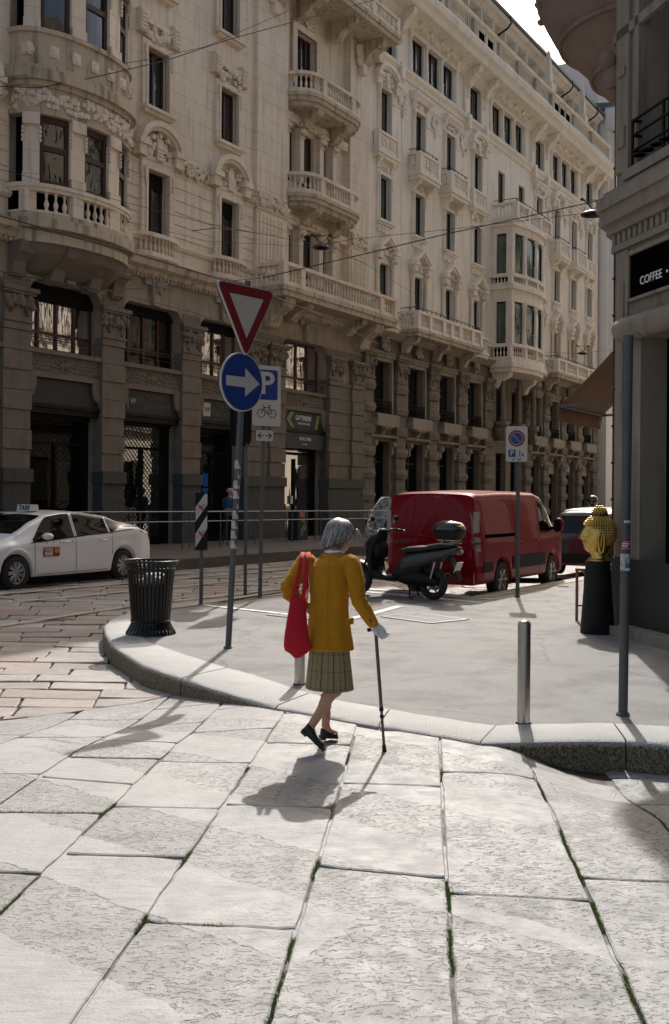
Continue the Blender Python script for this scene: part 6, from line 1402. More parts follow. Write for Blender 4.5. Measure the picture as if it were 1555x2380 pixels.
class Body:
    # stations: prof(x) -> half section [(y,z)...] from sill to roof centre
    def __init__(s, xs, prof): s.xs = xs; s.prof = prof
    def S(s, x, v, off=0.0):
        p = s.prof(x); n = len(p) - 1; v = max(0, min(n - 1e-6, v)); i = int(v); t = v - i
        g = lambda k: p[max(0, min(n, k))]
        a, b_, c, d = g(i - 1), g(i), g(i + 1), g(i + 2)
        f = lambda q: .5 * ((2 * b_[q]) + (-a[q] + c[q]) * t + (2 * a[q] - 5 * b_[q] + 4 * c[q] - d[q]) * t * t + (-a[q] + 3 * b_[q] - 3 * c[q] + d[q]) * t ** 3) * 1.0
        y, z = f(0), f(1)
        if off:
            y2, z2 = s.S(x, min(v + .05, n)) if v < n - .1 else s.S(x, v - .05); dy, dz = y2 - y, z2 - z; l = math.hypot(dy, dz) or 1
            sg = 1 if v < n - .1 else -1
            y += dz / l * off * sg; z -= dy / l * off * sg
        return y, z
    def shell(s, par, name, m, n=30):
        k = len(s.prof(0)) - 1; b = MB(); rings = []
        for x in s.xs:
            h = [s.S(x, k * j / n) for j in range(n + 1)]
            rings.append([(x, -y, z) for y, z in h] + [(x, y, z) for y, z in h[-2::-1]])
        b.loft(rings, True, False); return obj(name, b, m, par, auto=38)
    def patch(s, par, name, m, x0, x1, v0, v1, side=1, off=.006, n=10, nv=6, fx=None):
        b = MB(); rings = []
        for i in range(n + 1):
            x = lerp(x0, x1, i / n); a, c = (v0(x) if callable(v0) else v0), (v1(x) if callable(v1) else v1)
            rings.append([(x, side * s.S(x, lerp(a, c, j / nv), off)[0], s.S(x, lerp(a, c, j / nv), off)[1]) for j in range(nv + 1)])
        b.loft(rings, False, False); return obj(name, b, m, par, True)
def interp(tab, x):
    if x <= tab[0][0]: return tab[0][1]
    for (a, u), (b_, v) in zip(tab[:-1], tab[1:]):
        if x <= b_: t = (x - a) / (b_ - a); t = t * t * (3 - 2 * t) * .5 + t * .5; return u + (v - u) * t
    return tab[-1][1]
def archz(x, sill, wheels, r):
    z = sill
    for wx in wheels:
        d = abs(x - wx)
        if d < r: z = max(z, math.sqrt(r * r - d * d) + .30)
    return z
def frange(a, b_, st): n = int(round((b_ - a) / st)); return [a + (b_ - a) * i / n for i in range(n + 1)]
M['paintred'] = mat('dark red car paint', (.19, .001, .008), .35, coat=.3, spec=.08); M['paintwhite'] = mat('white car paint', (.80, .80, .80), .3, coat=.6); M['paintdark'] = mat('dark blue car paint', (.008, .012, .02), .3, coat=1.0)
M['trim'] = mat('black plastic trim', (.010, .010, .010), .6, spec=.2, bump=.1, bs=120); M['lampred'] = mat('red lamp glass', (.20, .004, .006), .15, coat=1); M['lampclear'] = mat('clear lamp glass', (.22, .18, .17), .15, coat=1)
M['hub'] = mat('silver wheel', (.38, .38, .37), .35, metal=.7); M['plate'] = mat('number plate', (.60, .60, .58), .4)
# ---- red van (length scaled to what the street shows)
VL = Vector((1.30, 2.15, 0)).normalized(); VA = math.atan2(VL.y, VL.x)
vo = Vector((2.93, 19.0, -.13)) + Vector((-VL.y, VL.x, 0)) * .78 + VL * 1.32
VN = empty('delivery_van', vo, VA, 'dark red panel van parked with its windowless rear doors towards the scooter', 'van')
HT = [(-2.38, 1.86), (-2.2, 1.90), (-1.0, 1.93), (.55, 1.92), (.85, 1.87), (1.15, 1.68), (1.45, 1.42), (1.62, 1.26), (1.9, 1.14), (2.2, 1.0), (2.36, .84)]
def vprof(x):
    zt = interp(HT, x); zb = archz(x, .30, (-1.32, 1.32), .40); e = sstep(-2.42, -2.15, x); fr_ = 1 - .20 * sstep(1.6, 2.36, x) ** 2; w_ = (.905 - .05 * (1 - e)) * fr_
    bz = min(1.12, zt - .08); gw = lerp(.78, .74, sstep(1, 1.6, x)) * fr_
    return [(w_ - .06, zb), (w_ - .005, zb + .06 + (.0)), (w_, max(zb + .1, .62)), (w_ - .005, max(zb + .14, lerp(.62, bz, .6))), (w_ - .02, bz), (lerp(w_, gw, .55), lerp(bz, zt, .5)), (gw + .02, zt - .14 * (zt - bz) / .8), (gw - .05, zt - .035), (gw - .25, zt - .005), (0, zt + .012)]
BV = Body(frange(-2.38, -1.75, .07) + frange(-1.74, -.9, .03)[0:] + frange(-.85, .85, .1) + frange(.9, 1.75, .03) + frange(1.8, 2.36, .05), vprof)
BV.shell(VN, 'body', 'paintred', 34)
b = MB(); b.box(-2.2, 2.2, -.8, .8, .34, .42)
for x in (-1.32, 1.32):
    for s_ in (-1, 1): b.box(x - .42, x + .42, s_ * .45, s_ * .83, .42, .82)
obj('underbody', b, 'dark', VN)
# rear end: bowed tailgate, seams, lamps
b = MB(); rings = []
for j in range(15):
    t = j / 14; z = .36 + 1.46 * t; w_ = .86 - .11 * sstep(.9, 1.86, z) - .02 * (t < .05); xx = -2.385 - .07 * sin(pi * min(1, t * .9 + .1)) - .0
    rings.append([(xx + .075 * abs(u) ** 4, u * w_, z) for u in [k / 8 - 1 for k in range(17)]])
b.loft(rings, False, False); obj('tailgate', b, 'paintred', VN, auto=50)
def rear(y, z): t = (z - .36) / 1.46; w_ = .86 - .11 * sstep(.9, 1.86, z); return -2.385 - .07 * sin(pi * min(1, t * .9 + .1)) + .075 * abs(y / w_) ** 4
def rline(pts, r=.004, m='dark', name='seam', par=VN):
    b = MB(); b.tube([(rear(y, z) - .002, y, z) for y, z in pts], r, 4); return obj(name, b, m, par)
rline([(-.02, 1.78), (-.02, .42)]); rline([(-.72, 1.74), (-.78, 1.2), (-.80, .5)]); rline([(.72, 1.74), (.78, 1.2), (.80, .5)]); rline([(-.72, 1.76), (.72, 1.76)]); rline([(-.80, .47), (.80, .47)])
rline([(.70, 1.66), (.66, 1.28), (.52, 1.16), (.1, 1.12), (0, 1.115)], .007, 'paintred', 'crease'); rline([(-.70, 1.66), (-.66, 1.28), (-.52, 1.16), (-.1, 1.12), (0, 1.115)], .007, 'paintred', 'crease')
for s_ in (-1, 1):
    b = MB(); rings = []
    for z in (.62, .8, 1.0, 1.25, 1.5, 1.66):
        w_ = .86 - .11 * sstep(.9, 1.86, z); q = rear(s_ * (w_ - .02), z); rings.append([(q - .012, s_ * (w_ - .12 + .07 * sstep(1.0, 1.66, z)), z), (q - .03, s_ * (w_ - .05), z), (q - .002, s_ * (w_ + .025), z), (q + .09 + .05 * (z < .9), s_ * (w_ + .042), z), (q + .06, s_ * (w_ - .05), z)])
    b.loft(rings); tlm = obj('tail_light', b, 'lampred', VN, auto=40)
    b = MB()
    for z0, z1 in ((.88, 1.0), (1.03, 1.12), (1.2, 1.56)): w_ = .86 - .11 * sstep(.9, 1.86, z0); q = rear(s_ * w_, z0); b.box(q - .028, q + .05, s_ * (w_ - .035), s_ * (w_ + .046), z0, z1)
    obj('lens', b, 'lampclear', tlm)
b = MB(); b.box(-2.50, -2.30, -.84, .84, .30, .46); b.box(-2.47, -2.3, -.84, .84, .46, .52); obj('rear_bumper', b, 'paintred', VN)
b = MB(); b.box(-2.47, -2.455, -.26, .26, .80, .91); obj('number_plate', b, 'trim', VN)
b = MB(); b.m = Matrix.Translation((-2.466, -.56, .86)) @ Matrix.Rotation(R(90), 4, 'Y'); b.lathe([(0, .0), (.045, -.002), (.05, -.012)], 20); b.v = [Vector((p.x, -.56 + (p.y + .56) * 1.9, p.z)) for p in b.v]; obj('oval_badge', b, 'hub', VN)
text('lettering', 'TRANSIT', .075, 'paintdark', VN, (-2.462, .52, 1.0), rot=(R(90), 0, R(-90)), ext=.002, sx=1.2); text('lettering', 'CUSTOM', .05, 'paintdark', VN, (-2.464, .5, .93), rot=(R(90), 0, R(-90)), ext=.002, sx=1.2)
b = MB(); b.box(-2.40, -2.33, -.32, .32, 1.80, 1.845); obj('brake_light', b, 'lampred', VN)
# side details (right side faces the footway: y<0)
for s_ in (-1, 1):
    BV.patch(VN, 'side_window', 'carglass', .62, 1.42, 4.12, lambda x: 6.0 - .1 * sstep(1.0, 1.42, x), s_, .006, 12); 
    BV.patch(VN, 'side_moulding', 'trim', -.85, .86, 1.6, 2.4, s_, .014, 12, 3); BV.patch(VN, 'slide_rail', 'dark', -2.1, -.72, 3.92, 4.12, s_, .006, 10, 2); BV.patch(VN, 'side_strip', 'trim', -2.2, -1.78, 1.6, 2.2, s_, .012, 4, 2)
    for x, a, c in ((.52, 1, 6.7), (1.50, 2.2, 4.1), (-.68, 1, 6.9)): BV.patch(VN, 'door_seam', 'dark', x, x + .012, a, c, s_, .003, 1, 20)
    BV.patch(VN, 'panel_crease', 'paintred', -1.9, -.85, 4.45, 4.5, s_, .008, 8, 1)
    b = MB(); b.sph((1.32, s_ * 1.02, 1.26), (.10, .11, .15), 12, 8); mi = obj('mirror', b, 'paintred', VN, True); b = MB(); b.tube([(1.36, s_ * .86, 1.2), (1.34, s_ * .98, 1.22)], .04, 8); obj('arm', b, 'trim', mi); b = MB(); b.prism([(s_ * .95, 1.14), (s_ * 1.1, 1.14), (s_ * 1.1, 1.38), (s_ * .95, 1.38)], 1.218, 1.225, 'x'); obj('mirror_glass', b, 'carglass', mi)
    for x in (.36, -.52): b = MB(); b.tube([(x, s_ * (BV.S(x, 3.7)[0] + .02), 1.0), (x + .14, s_ * (BV.S(x, 3.7)[0] + .02), 1.0)], .016, 6); obj('door_handle', b, 'paintred', VN)
    BV.patch(VN, 'headlight', 'lampclear', 1.95, 2.3, 3.2, 4.6, s_, .006, 8); wheel(VN, 1.32, s_ * .80, .33, .2, s_, 'hub', 6, 'van'); wheel(VN, -1.32, s_ * .80, .33, .2, s_, 'hub', 6, 'van')
    BV.patch(VN, 'arch_liner', 'dark', -1.70, -.94, 0.0, .3, s_, -.03, 10, 2)
BV.patch(VN, 'windscreen', 'carglass', .95, 1.58, 7.2, 9, 1, .006, 10); BV.patch(VN, 'windscreen', 'carglass', .95, 1.58, 7.2, 9, -1, .006, 10)
# ---- taxi
TH = Vector((-1.57, -2.60, 0)).normalized(); TA = math.atan2(TH.y, TH.x)
wf = Vector((-6.05, 19.85, 0)); side = Vector((-TH.y, TH.x, 0)) if Vector((-TH.y, TH.x, 0)).x > 0 else Vector((TH.y, -TH.x, 0))
to = wf - TH * 1.48 - side * .77; to.z = -.14
TX = empty('taxi', to, TA, 'white hatchback taxi with roof sign driving at the left of the street', 'taxi')
TT = [(-2.36, .86), (-2.30, 1.04), (-2.15, 1.12), (-1.6, 1.25), (-1.0, 1.40), (-.3, 1.475), (.1, 1.485), (.5, 1.44), (.9, 1.30), (1.3, 1.10), (1.45, 1.02), (1.8, .93), (2.15, .80), (2.36, .62)]
def tprof(x):
    zt = interp(TT, x); zb = archz(x, .22, (-1.46, 1.46), .375); rr = sstep(-2.4, -1.9, x); fr_ = (1 - .16 * sstep(1.5, 2.36, x) ** 1.5) * (.90 + .10 * rr); w_ = .885 * fr_
    bz = min(interp([(-2.36, .98), (-1.9, 1.08), (-.8, 1.0), (1.2, .87), (1.6, .84), (2.3, .60)], x), zt - .03); gw = interp([(-2.36, .62), (-1.6, .60), (-.4, .60), (.6, .60), (1.3, .66), (2.3, .6)], x) * fr_ / .98
    return [(w_ - .07, zb), (w_ - .02, zb + .05), (w_ + .0, max(zb + .09, .48)), (w_ - .012, max(zb + .12, lerp(.5, bz, .62))), (w_ - .03, bz), (lerp(w_ - .04, gw + .02, .5), lerp(bz, zt, .52)), (gw + .05, lerp(bz, zt, .86)), (gw - .06, lerp(bz, zt, .955)), (gw * .55, zt - .004), (0, zt + .006)]
BT = Body(frange(-2.36, -1.9, .05) + frange(-1.88, -1.04, .03) + frange(-1.0, 1.0, .1) + frange(1.04, 1.88, .03) + frange(1.92, 2.36, .05), tprof)
BT.shell(TX, 'body', 'paintwhite', 34)
b = MB(); b.box(-2.1, 2.1, -.7, .7, .2, .4)
for x in (-1.46, 1.46):
    for s_ in (-1, 1): b.box(x - .4, x + .4, s_ * .45, s_ * .80, .3, .8)
obj('underbody', b, 'dark', TX)
for s_ in (1, -1):
    up_ = lambda x: 6.15
    BT.patch(TX, 'side_window', 'carglass', -.02, 1.05, 4.08, lambda x: lerp(6.1, 4.3, sstep(.55, 1.12, x)), s_, .006, 14); BT.patch(TX, 'side_window', 'carglass', -1.0, -.10, 4.08, up_, s_, .006, 12); BT.patch(TX, 'side_window', 'carglass', -1.75, -1.06, lambda x: lerp(4.1, 5.6, sstep(-1.1, -1.78, x)), lambda x: lerp(6.1, 5.8, sstep(-1.1, -1.78, x)), s_, .006, 12)
    BT.patch(TX, 'window_trim', 'trim', -1.75, 1.12, 3.98, 4.08, s_, .007, 20, 2)
    for x, a, c in ((1.02, 1.0, 4), (-.06, 1, 6.3), (-1.10, 2.3, 4)): BT.patch(TX, 'door_seam', 'dark', x, x + .010, a, c, s_, .003, 1, 16)
    BT.patch(TX, 'sill_seam', 'dark', -.95, .98, .98, 1.03, s_, .004, 10, 1)
    BT.patch(TX, 'tail_light', 'lampred', -2.34, -2.0, 3.7, 4.35, s_, .010, 8); BT.patch(TX, 'headlight', 'lampclear', 1.85, 2.25, 3.1, 4.3, s_, .006, 8)
    for x in (.12, -.92): b = MB(); y = BT.S(x, 3.6)[0] + .02; b.tube([(x, s_ * (y - .015), .87), (x + .03, s_ * (y + .01), .875), (x + .15, s_ * (y + .01), .875), (x + .18, s_ * (y - .015), .87)], .014, 6); obj('door_handle', b, 'paintwhite', TX, True)
    b = MB(); b.sph((.82, s_ * 1.0, 1.0), (.10, .12, .07), 14, 8); mi = obj('mirror', b, 'paintwhite', TX, True); b = MB(); b.tube([(.86, s_ * .80, .93), (.83, s_ * .95, .97)], .025, 6); obj('arm', b, 'trim', mi)
    BT.patch(TX, 'fuel_flap' if s_ == 1 else 'panel', 'paintwhite', -1.85, -1.68, 3.0, 3.8, s_, .005, 4); 
    for x in (-1.46, 1.46): wheel(TX, x, s_ * .775, .325, .2, s_, 'hub', 9)
BT.patch(TX, 'windscreen', 'carglass', .62, 1.38, 7.0, 9, 1, .006, 10); BT.patch(TX, 'windscreen', 'carglass', .62, 1.38, 7.0, 9, -1, .006, 10); BT.patch(TX, 'rear_window', 'carglass', -2.0, -1.1, 7.1, 9, 1, .006, 10); BT.patch(TX, 'rear_window', 'carglass', -2.0, -1.1, 7.1, 9, -1, .006, 10)
b = MB(); b.prism([(-.12, 0), (.10, 0), (.07, .13), (-.09, .13)], -.2, .2, 'y'); rs_ = obj('roof_sign', b, mat('taxi sign plastic', (.62, .60, .57), .4), TX, auto=30); rs_.location = (.42, 0, 1.47)
for s_ in (1, -1): text('lettering', 'TAXI', .135, 'blacktxt', rs_, (.092 if s_ > 0 else -.112, 0, .065), rot=(R(78), 0, R(90 if s_ > 0 else -90)), ext=.002, bold=.004)
b = MB(); b.prism([(-.1, 0), (.06, 0), (-.03, .06), (-.09, .065)], -.015, .015, 'y'); an = obj('roof_antenna', b, 'paintwhite', TX); an.location = (-1.0, 0, 1.37)
yy = BT.S(.62, 2.9)[0] + .012
b = MB(); b.box(.40, .82, yy, yy + .004, .60, .78); dc = obj('door_sticker', b, mat('dark red sticker', (.22, .012, .015), .4), TX)
text('lettering', 'TAXI02', .075, 'white', dc, (.69, yy + .005, .735), rot=(R(90), 0, R(180)), ext=.001, sx=.95, bold=.001); text('lettering', '8585', .11, 'white', dc, (.68, yy + .005, .655), rot=(R(90), 0, R(180)), ext=.001, bold=.002)
b = MB(); b.box(.425, .52, yy + .0041, yy + .006, .67, .77); yq = obj('logo', b, mat('amber sticker', (.75, .42, .02), .4), dc); text('letter', 'T', .10, 'blacktxt', yq, (.472, yy + .0065, .722), rot=(R(90), 0, R(180)), ext=.001, bold=.003)
for k in range(5): b = MB(); x = .72 - k * .17; y = BT.S(x, 3.75)[0] + .008; b.box(x - .02, x + .02, y, y + .003, .86, .885); obj('small_mark', b, mat('faded mark %d' % k, (.35, .2, .18), .6), TX)
# driver, seen dimly
# ---- dark small car beyond the head
C2 = empty('small_car', (6.55, 25.6, -.12), R(58.8), 'dark small hatchback with pale roof parked beyond the golden head', 'car')
CT = [(-1.75, .95), (-1.68, 1.25), (-1.45, 1.48), (-1.1, 1.55), (-.2, 1.57), (.3, 1.48), (.8, 1.15), (1.0, 1.02), (1.5, .9), (1.8, .7)]
def cprof(x):
    zt = interp(CT, x); zb = archz(x, .24, (-1.2, 1.15), .34); w_ = .79 * (1 - .12 * sstep(1.1, 1.8, x) - .10 * sstep(-1.3, -1.75, x)); bz = min(.95, zt - .05); gw = .58
    return [(w_ - .06, zb), (w_ - .01, zb + .05), (w_, max(zb + .1, .5)), (w_ - .01, max(zb + .12, .75)), (w_ - .03, bz), (lerp(w_, gw, .45), lerp(bz, zt, .5)), (gw + .04, lerp(bz, zt, .86)), (gw - .08, lerp(bz, zt, .96)), (gw * .5, zt), (0, zt + .008)]
BC_ = Body(frange(-1.75, -.8, .04) + frange(-.7, .7, .1) + frange(.75, 1.8, .04), cprof)
BC_.shell(C2, 'body', 'paintdark', 30); BC_.patch(C2, 'roof', 'paintwhite', -1.3, .1, 6.6, 9, 1, .008, 10); BC_.patch(C2, 'roof', 'paintwhite', -1.3, .1, 6.6, 9, -1, .008, 10)
b = MB(); rings = []
for z in (.5, .8, .95, 1.2, 1.38): w_ = lerp(.70, .52, sstep(.9, 1.4, z)); rings.append([(-1.765 + .12 * sstep(.95, 1.45, z) + .06 * abs(u) ** 3, u * w_, z) for u in [k / 6 - 1 for k in range(13)]])
b.loft(rings, False, False); obj('tailgate', b, 'paintdark', C2, True)
b = MB(); rings = []
for z in (.98, 1.2, 1.38): w_ = lerp(.62, .48, sstep(.9, 1.4, z)); rings.append([(-1.775 + .12 * sstep(.95, 1.45, z) + .05 * abs(u) ** 3, u * w_, z) for u in [k / 6 - 1 for k in range(13)]])
b.loft(rings, False, False); obj('rear_window', b, 'carglass', C2, True)
b = MB(); b.box(-1.71, -1.69, -.2, .06, 1.27, 1.31); obj('brake_light', b, 'lampred', C2)
b = MB(); b.box(-1.79, -1.6, -.7, .7, .3, .52); obj('bumper', b, 'trim', C2)
for s_ in (1, -1):
    BC_.patch(C2, 'side_window', 'carglass', -1.25, .55, 4.1, 6.1, s_, .006, 10); 
    tb = MB(); tb.prism(rrect(.13, .42, .06, cx=s_ * .62, cz=.86), -1.79, -1.6, 'x'); tq = obj('tail_light', tb, 'lampclear', C2)
    for z in (.74, .86, .98): tb = MB(); tb.prism(circ(.045, 14, s_ * .62, z), -1.795, -1.7, 'x'); obj('lens', tb, 'lampred', tq)
    for x in (-1.2, 1.15): wheel(C2, x, s_ * .70, .29, .17, s_, 'hub', 8)
# ================================================================ SCOOTER
p0, p1_ = Vector((1.62, 17.18, 0)), Vector((.42, 18.12, 0)); SD = (p1_ - p0).normalized()
SC = empty('scooter', p0, math.atan2(SD.y, SD.x), 'dark grey scooter with tall clear windscreen and black top case on its stand', 'scooter')
M['sbody'] = mat('dark grey scooter paint', (.035, .034, .033), .35, coat=.3); M['sblack'] = mat('black scooter plastic', (.005, .005, .005), .5, spec=.3); M['seat'] = mat('black seat vinyl', (.008, .008, .008), .4, bump=.1, bs=60)
def swheel(x, r, w_, name='wheel'):
    e = bpy.data.objects.new('wheel', None); link(e, SC); e.location = (x, 0, r); b = MB(); b.m = Matrix.Rotation(R(90), 4, 'X')
    b.lathe([(r - .09 + .09 * cos(a) * .62 + .03, w_ * .5 * sin(a)) for a in [2 * pi * k / 14 for k in range(15)]], 36, cap=False); obj('tyre', b, 'rubber', e, True)
    b = MB(); b.m = Matrix.Rotation(R(90), 4, 'X'); b.lathe([(r - .105, -.035), (r - .085, -.035), (r - .085, .035), (r - .105, .035), (r - .115, 0), (r - .105, -.035)], 36, cap=False)
    for k in range(6): a = 2 * pi * k / 6; b.tube([(.03 * cos(a), .03 * sin(a), 0), ((r - .1) * cos(a + .15), (r - .1) * sin(a + .15), 0)], [.022, .016], 6)
    b.lathe([(0, -.05), (.04, -.05), (.04, .05), (0, .05)], 14); obj('rim', b, mat('grey alloy', (.22, .22, .21), .4, metal=.7) if 'grey alloy' not in bpy.data.materials else bpy.data.materials['grey alloy'], e, auto=40)
    b = MB(); b.m = Matrix.Rotation(R(90), 4, 'X') @ Matrix.Translation((0, 0, .06)); b.lathe([(.06, 0), (.12, 0), (.12, .004), (.06, .004), (.06, 0)], 28, cap=False); obj('brake_disc', b, 'hub', e)
    return e
swheel(0, .27, .13); swheel(1.5, .27, .11)
def sloft(name, sts, m, n=16, auto=None, par=SC, ex=2.6):    # stations (x, zc, halfheight, halfwidth, tilt)
    b = MB(); rings = []
    for x, zc, hh, hw in sts:
        rings.append([(x, hw * (abs(cos(a)) ** (2 / ex)) * (1 if cos(a) > 0 else -1), zc + hh * (abs(sin(a)) ** (2 / ex)) * (1 if sin(a) > 0 else -1)) for a in [2 * pi * k / n for k in range(n)]])
    b.loft(rings); return obj(name, b, m, par, True)
sloft('rear_body', [(-.52, .86, .02, .05), (-.45, .84, .05, .10), (-.25, .76, .09, .16), (.05, .68, .13, .20), (.3, .62, .15, .21), (.5, .58, .16, .19), (.58, .55, .10, .17)], 'sbody')
sloft('seat', [(-.42, .90, .025, .09), (-.3, .90, .045, .14), (-.05, .865, .06, .165), (.1, .83, .055, .165), (.25, .82, .06, .16), (.45, .80, .055, .14), (.58, .775, .045, .11), (.64, .76, .02, .08)], 'seat')
sloft('engine', [(-.12, .30, .06, .10), (.0, .32, .10, .14), (.25, .36, .15, .17), (.5, .38, .16, .17), (.66, .36, .10, .14)], 'sblack')
sloft('side_panel', [(.18, .52, .12, .175), (.4, .48, .16, .18), (.6, .42, .16, .17), (.72, .36, .09, .16)], 'sblack')
sloft('footboard', [(.62, .34, .06, .17), (.75, .33, .055, .20), (.95, .33, .055, .20), (1.05, .36, .09, .20), (1.1, .42, .1, .18)], 'sblack')
b = MB(); rings = []
for z, x, hw, t in ((.30, 1.12, .16, .05), (.45, 1.16, .21, .07), (.65, 1.19, .22, .09), (.85, 1.16, .20, .12), (.98, 1.10, .17, .13), (1.06, 1.05, .12, .09)):
    rings.append([(x + t * cos(a) * (1.3 if cos(a) > 0 else .8) - .04 * abs(sin(a)) ** 2, hw * sin(a), z) for a in [2 * pi * k / 18 for k in range(18)]])
b.loft(rings); obj('front_shield', b, 'sblack', SC, True)
sloft('front_nose', [(1.10, .93, .10, .13), (1.2, .90, .12, .14), (1.30, .86, .09, .11), (1.36, .83, .04, .06)], 'sbody')
sloft('glove_box', [(.98, .78, .14, .12), (1.05, .78, .17, .16), (1.12, .78, .17, .17)], 'sblack')
b = MB(); rings = []
for k in range(13): a = R(-8 + k * 12.5); c_ = (1.5 + .33 * cos(a), .27 + .33 * sin(a)); rings.append([(c_[0], y, c_[1] - abs(y) * .5 * abs(sin(a))) for y in (-.075, -.05, 0, .05, .075)])
b.loft(rings, False, False); fm = obj('front_mudguard', b, 'sbody', SC, True); md = fm.modifiers.new('t', 'SOLIDIFY'); md.thickness = .012
b = MB()
for s_ in (-1, 1): b.tube([(1.22, s_ * .07, .72), (1.5, s_ * .085, .27)], [.022, .028], 8)
b.tube([(1.05, 0, 1.02), (1.25, 0, .65)], .03, 8); obj('fork', b, 'sblack', SC)
b = MB()
for s_ in (-1, 1): b.tube([(1.0, s_ * .03, 1.08), (.95, s_ * .18, 1.13), (.90, s_ * .26, 1.12)], .016, 8); b.tube([(.91, s_ * .24, 1.12), (.86, s_ * .37, 1.10)], .022, 8); b.tube([(.95, s_ * .2, 1.13), (1.0, s_ * .36, 1.11)], .007, 5)
b.sph((1.02, 0, 1.09), (.10, .11, .06), 12, 7); obj('handlebar', b, 'sblack', SC, True)
b = MB(); b.sph((.85, -.385, 1.098), (.03, .022, .022), 8, 6); b.sph((.85, .385, 1.098), (.03, .022, .022), 8, 6); obj('grip_end', b, 'hub', SC, True)
for s_ in (-1, 1): b = MB(); b.tube([(.97, s_ * .2, 1.14), (.98, s_ * .30, 1.27)], .007, 5); b.sph((.975, s_ * .34, 1.31), (.015, .065, .045), 12, 7); obj('mirror', b, 'sblack', SC, True)
gl = bpy.data.materials.new('scratched clear plastic'); gl.use_nodes = True; n = gl.node_tree; n.nodes.clear(); L = n.links
o_ = n.nodes.new('ShaderNodeOutputMaterial'); m1 = n.nodes.new('ShaderNodeMixShader'); m2 = n.nodes.new('ShaderNodeMixShader'); t = n.nodes.new('ShaderNodeBsdfTransparent'); d = n.nodes.new('ShaderNodeBsdfDiffuse'); g1 = n.nodes.new('ShaderNodeBsdfGlossy'); tl_ = n.nodes.new('ShaderNodeTexNoise'); tl_.inputs['Scale'].default_value = 9; cr = n.nodes.new('ShaderNodeMapRange'); cr.inputs['From Min'].default_value = .4; cr.inputs['From Max'].default_value = .7; cr.inputs['To Min'].default_value = .25; cr.inputs['To Max'].default_value = .7
L.new(tl_.outputs['Fac'], cr.inputs['Value']); d.inputs[0].default_value = (.7, .78, .85, 1); g1.inputs['Roughness'].default_value = .1; L.new(cr.outputs[0], m1.inputs[0]); L.new(t.outputs[0], m1.inputs[1]); L.new(d.outputs[0], m1.inputs[2]); m2.inputs[0].default_value = .07; L.new(m1.outputs[0], m2.inputs[1]); L.new(g1.outputs[0], m2.inputs[2]); L.new(m2.outputs[0], o_.inputs[0])
b = MB(); rings = []
for z, x, hw in ((1.02, 1.34, .16), (1.12, 1.32, .22), (1.25, 1.27, .25), (1.4, 1.20, .25), (1.55, 1.12, .21), (1.64, 1.07, .14), (1.67, 1.05, .07)): rings.append([(x - .12 * (abs(u) ** 2), hw * u, z) for u in [k / 6 - 1 for k in range(13)]])
b.loft(rings, False, False); ws_ = obj('windscreen', b, gl, SC, True); b = MB(); b.tube([r_[0] for r_ in rings] + rings[-1] + [r_[-1] for r_ in rings[::-1]], .004, 5); obj('windscreen_rim', b, 'ptxt', ws_)
b = MB()
for s_ in (-1, 1):
    for z in (1.16, 1.28): b.sph((1.27, s_ * .13, z), .018, 7, 5)
    b.tube([(1.05, s_ * .1, 1.08), (1.27, s_ * .13, 1.16), (1.25, s_ * .13, 1.3)], .006, 5)
obj('windscreen_bracket', b, 'sblack', ws_)
g = random.Random(5)
for k in range(4): b = MB(); b.sph((1.31 - k * .04, g.uniform(-.1, .1), 1.2 + k * .08), (.004, .035, .02), 7, 5); obj('sticker', b, 'ptxt', ws_, True)
b = MB(); rings = []
for z, sx_, sy in ((1.0, .15, .13), (1.02, .22, .19), (1.10, .255, .215), (1.155, .26, .22)): rings.append([(-.30 + sx_ * (abs(cos(a)) ** .75) * (1 if cos(a) > 0 else -1), sy * (abs(sin(a)) ** .75) * (1 if sin(a) > 0 else -1), z) for a in [2 * pi * k / 28 for k in range(28)]])
b.loft(rings); tc_ = obj('top_case', b, 'sblack', SC, auto=50); b = MB(); rings = []
for z, sx_, sy in ((1.16, .262, .222), (1.20, .255, .215), (1.26, .21, .18), (1.295, .13, .12), (1.305, .02, .02)): rings.append([(-.30 + .03 * (z - 1.16) + sx_ * (abs(cos(a)) ** .8) * (1 if cos(a) > 0 else -1), sy * (abs(sin(a)) ** .8) * (1 if sin(a) > 0 else -1), z) for a in [2 * pi * k / 28 for k in range(28)]])
b.loft(rings); obj('lid', b, mat('glossy black lid', (.012, .012, .013), .15, coat=1), tc_, auto=50)
b = MB(); b.sph((-.52, 0, 1.20), (.03, .13, .03), 10, 6); obj('reflector', b, 'lampred', tc_, True)
b = MB(); b.tube([(-.1, -.1, .88), (-.3, -.1, 1.0)], .014, 6); b.tube([(-.1, .1, .88), (-.3, .1, 1.0)], .014, 6); b.box(-.48, -.14, -.1, .1, .975, .995); b.tube([(-.45, -.12, .93), (-.2, -.17, .93), (.0, -.17, .90)], .012, 6); b.tube([(-.45, .12, .93), (-.2, .17, .93), (.0, .17, .90)], .012, 6); obj('luggage_rack', b, 'hub', SC)
b = MB(); b.sph((-.50, 0, .80), (.04, .10, .035), 10, 6); obj('tail_light', b, 'lampred', SC, True)
b = MB(); b.prism([(-.30, .72), (-.36, .72), (-.52, .36), (-.48, .34)], -.07, .07, 'y'); obj('rear_mudguard', b, 'sblack', SC); b = MB(); b.m = Matrix.Translation((-.46, 0, .56)) @ Matrix.Rotation(R(-22), 4, 'Y'); b.box(-.02, -.012, -.09, .09, -.09, .09); obj('number_plate', b, 'plate', SC)
b = MB(); b.tube([(.15, -.16, .42), (-.05, -.17, .36), (-.2, -.17, .40)], [.03, .05, .045], 10); obj('exhaust', b, 'sblack', SC, True); b = MB()
for s_ in (-1, 1): b.tube([(.0, s_ * .11, .3), (-.1, s_ * .11, .66)], .018, 6)
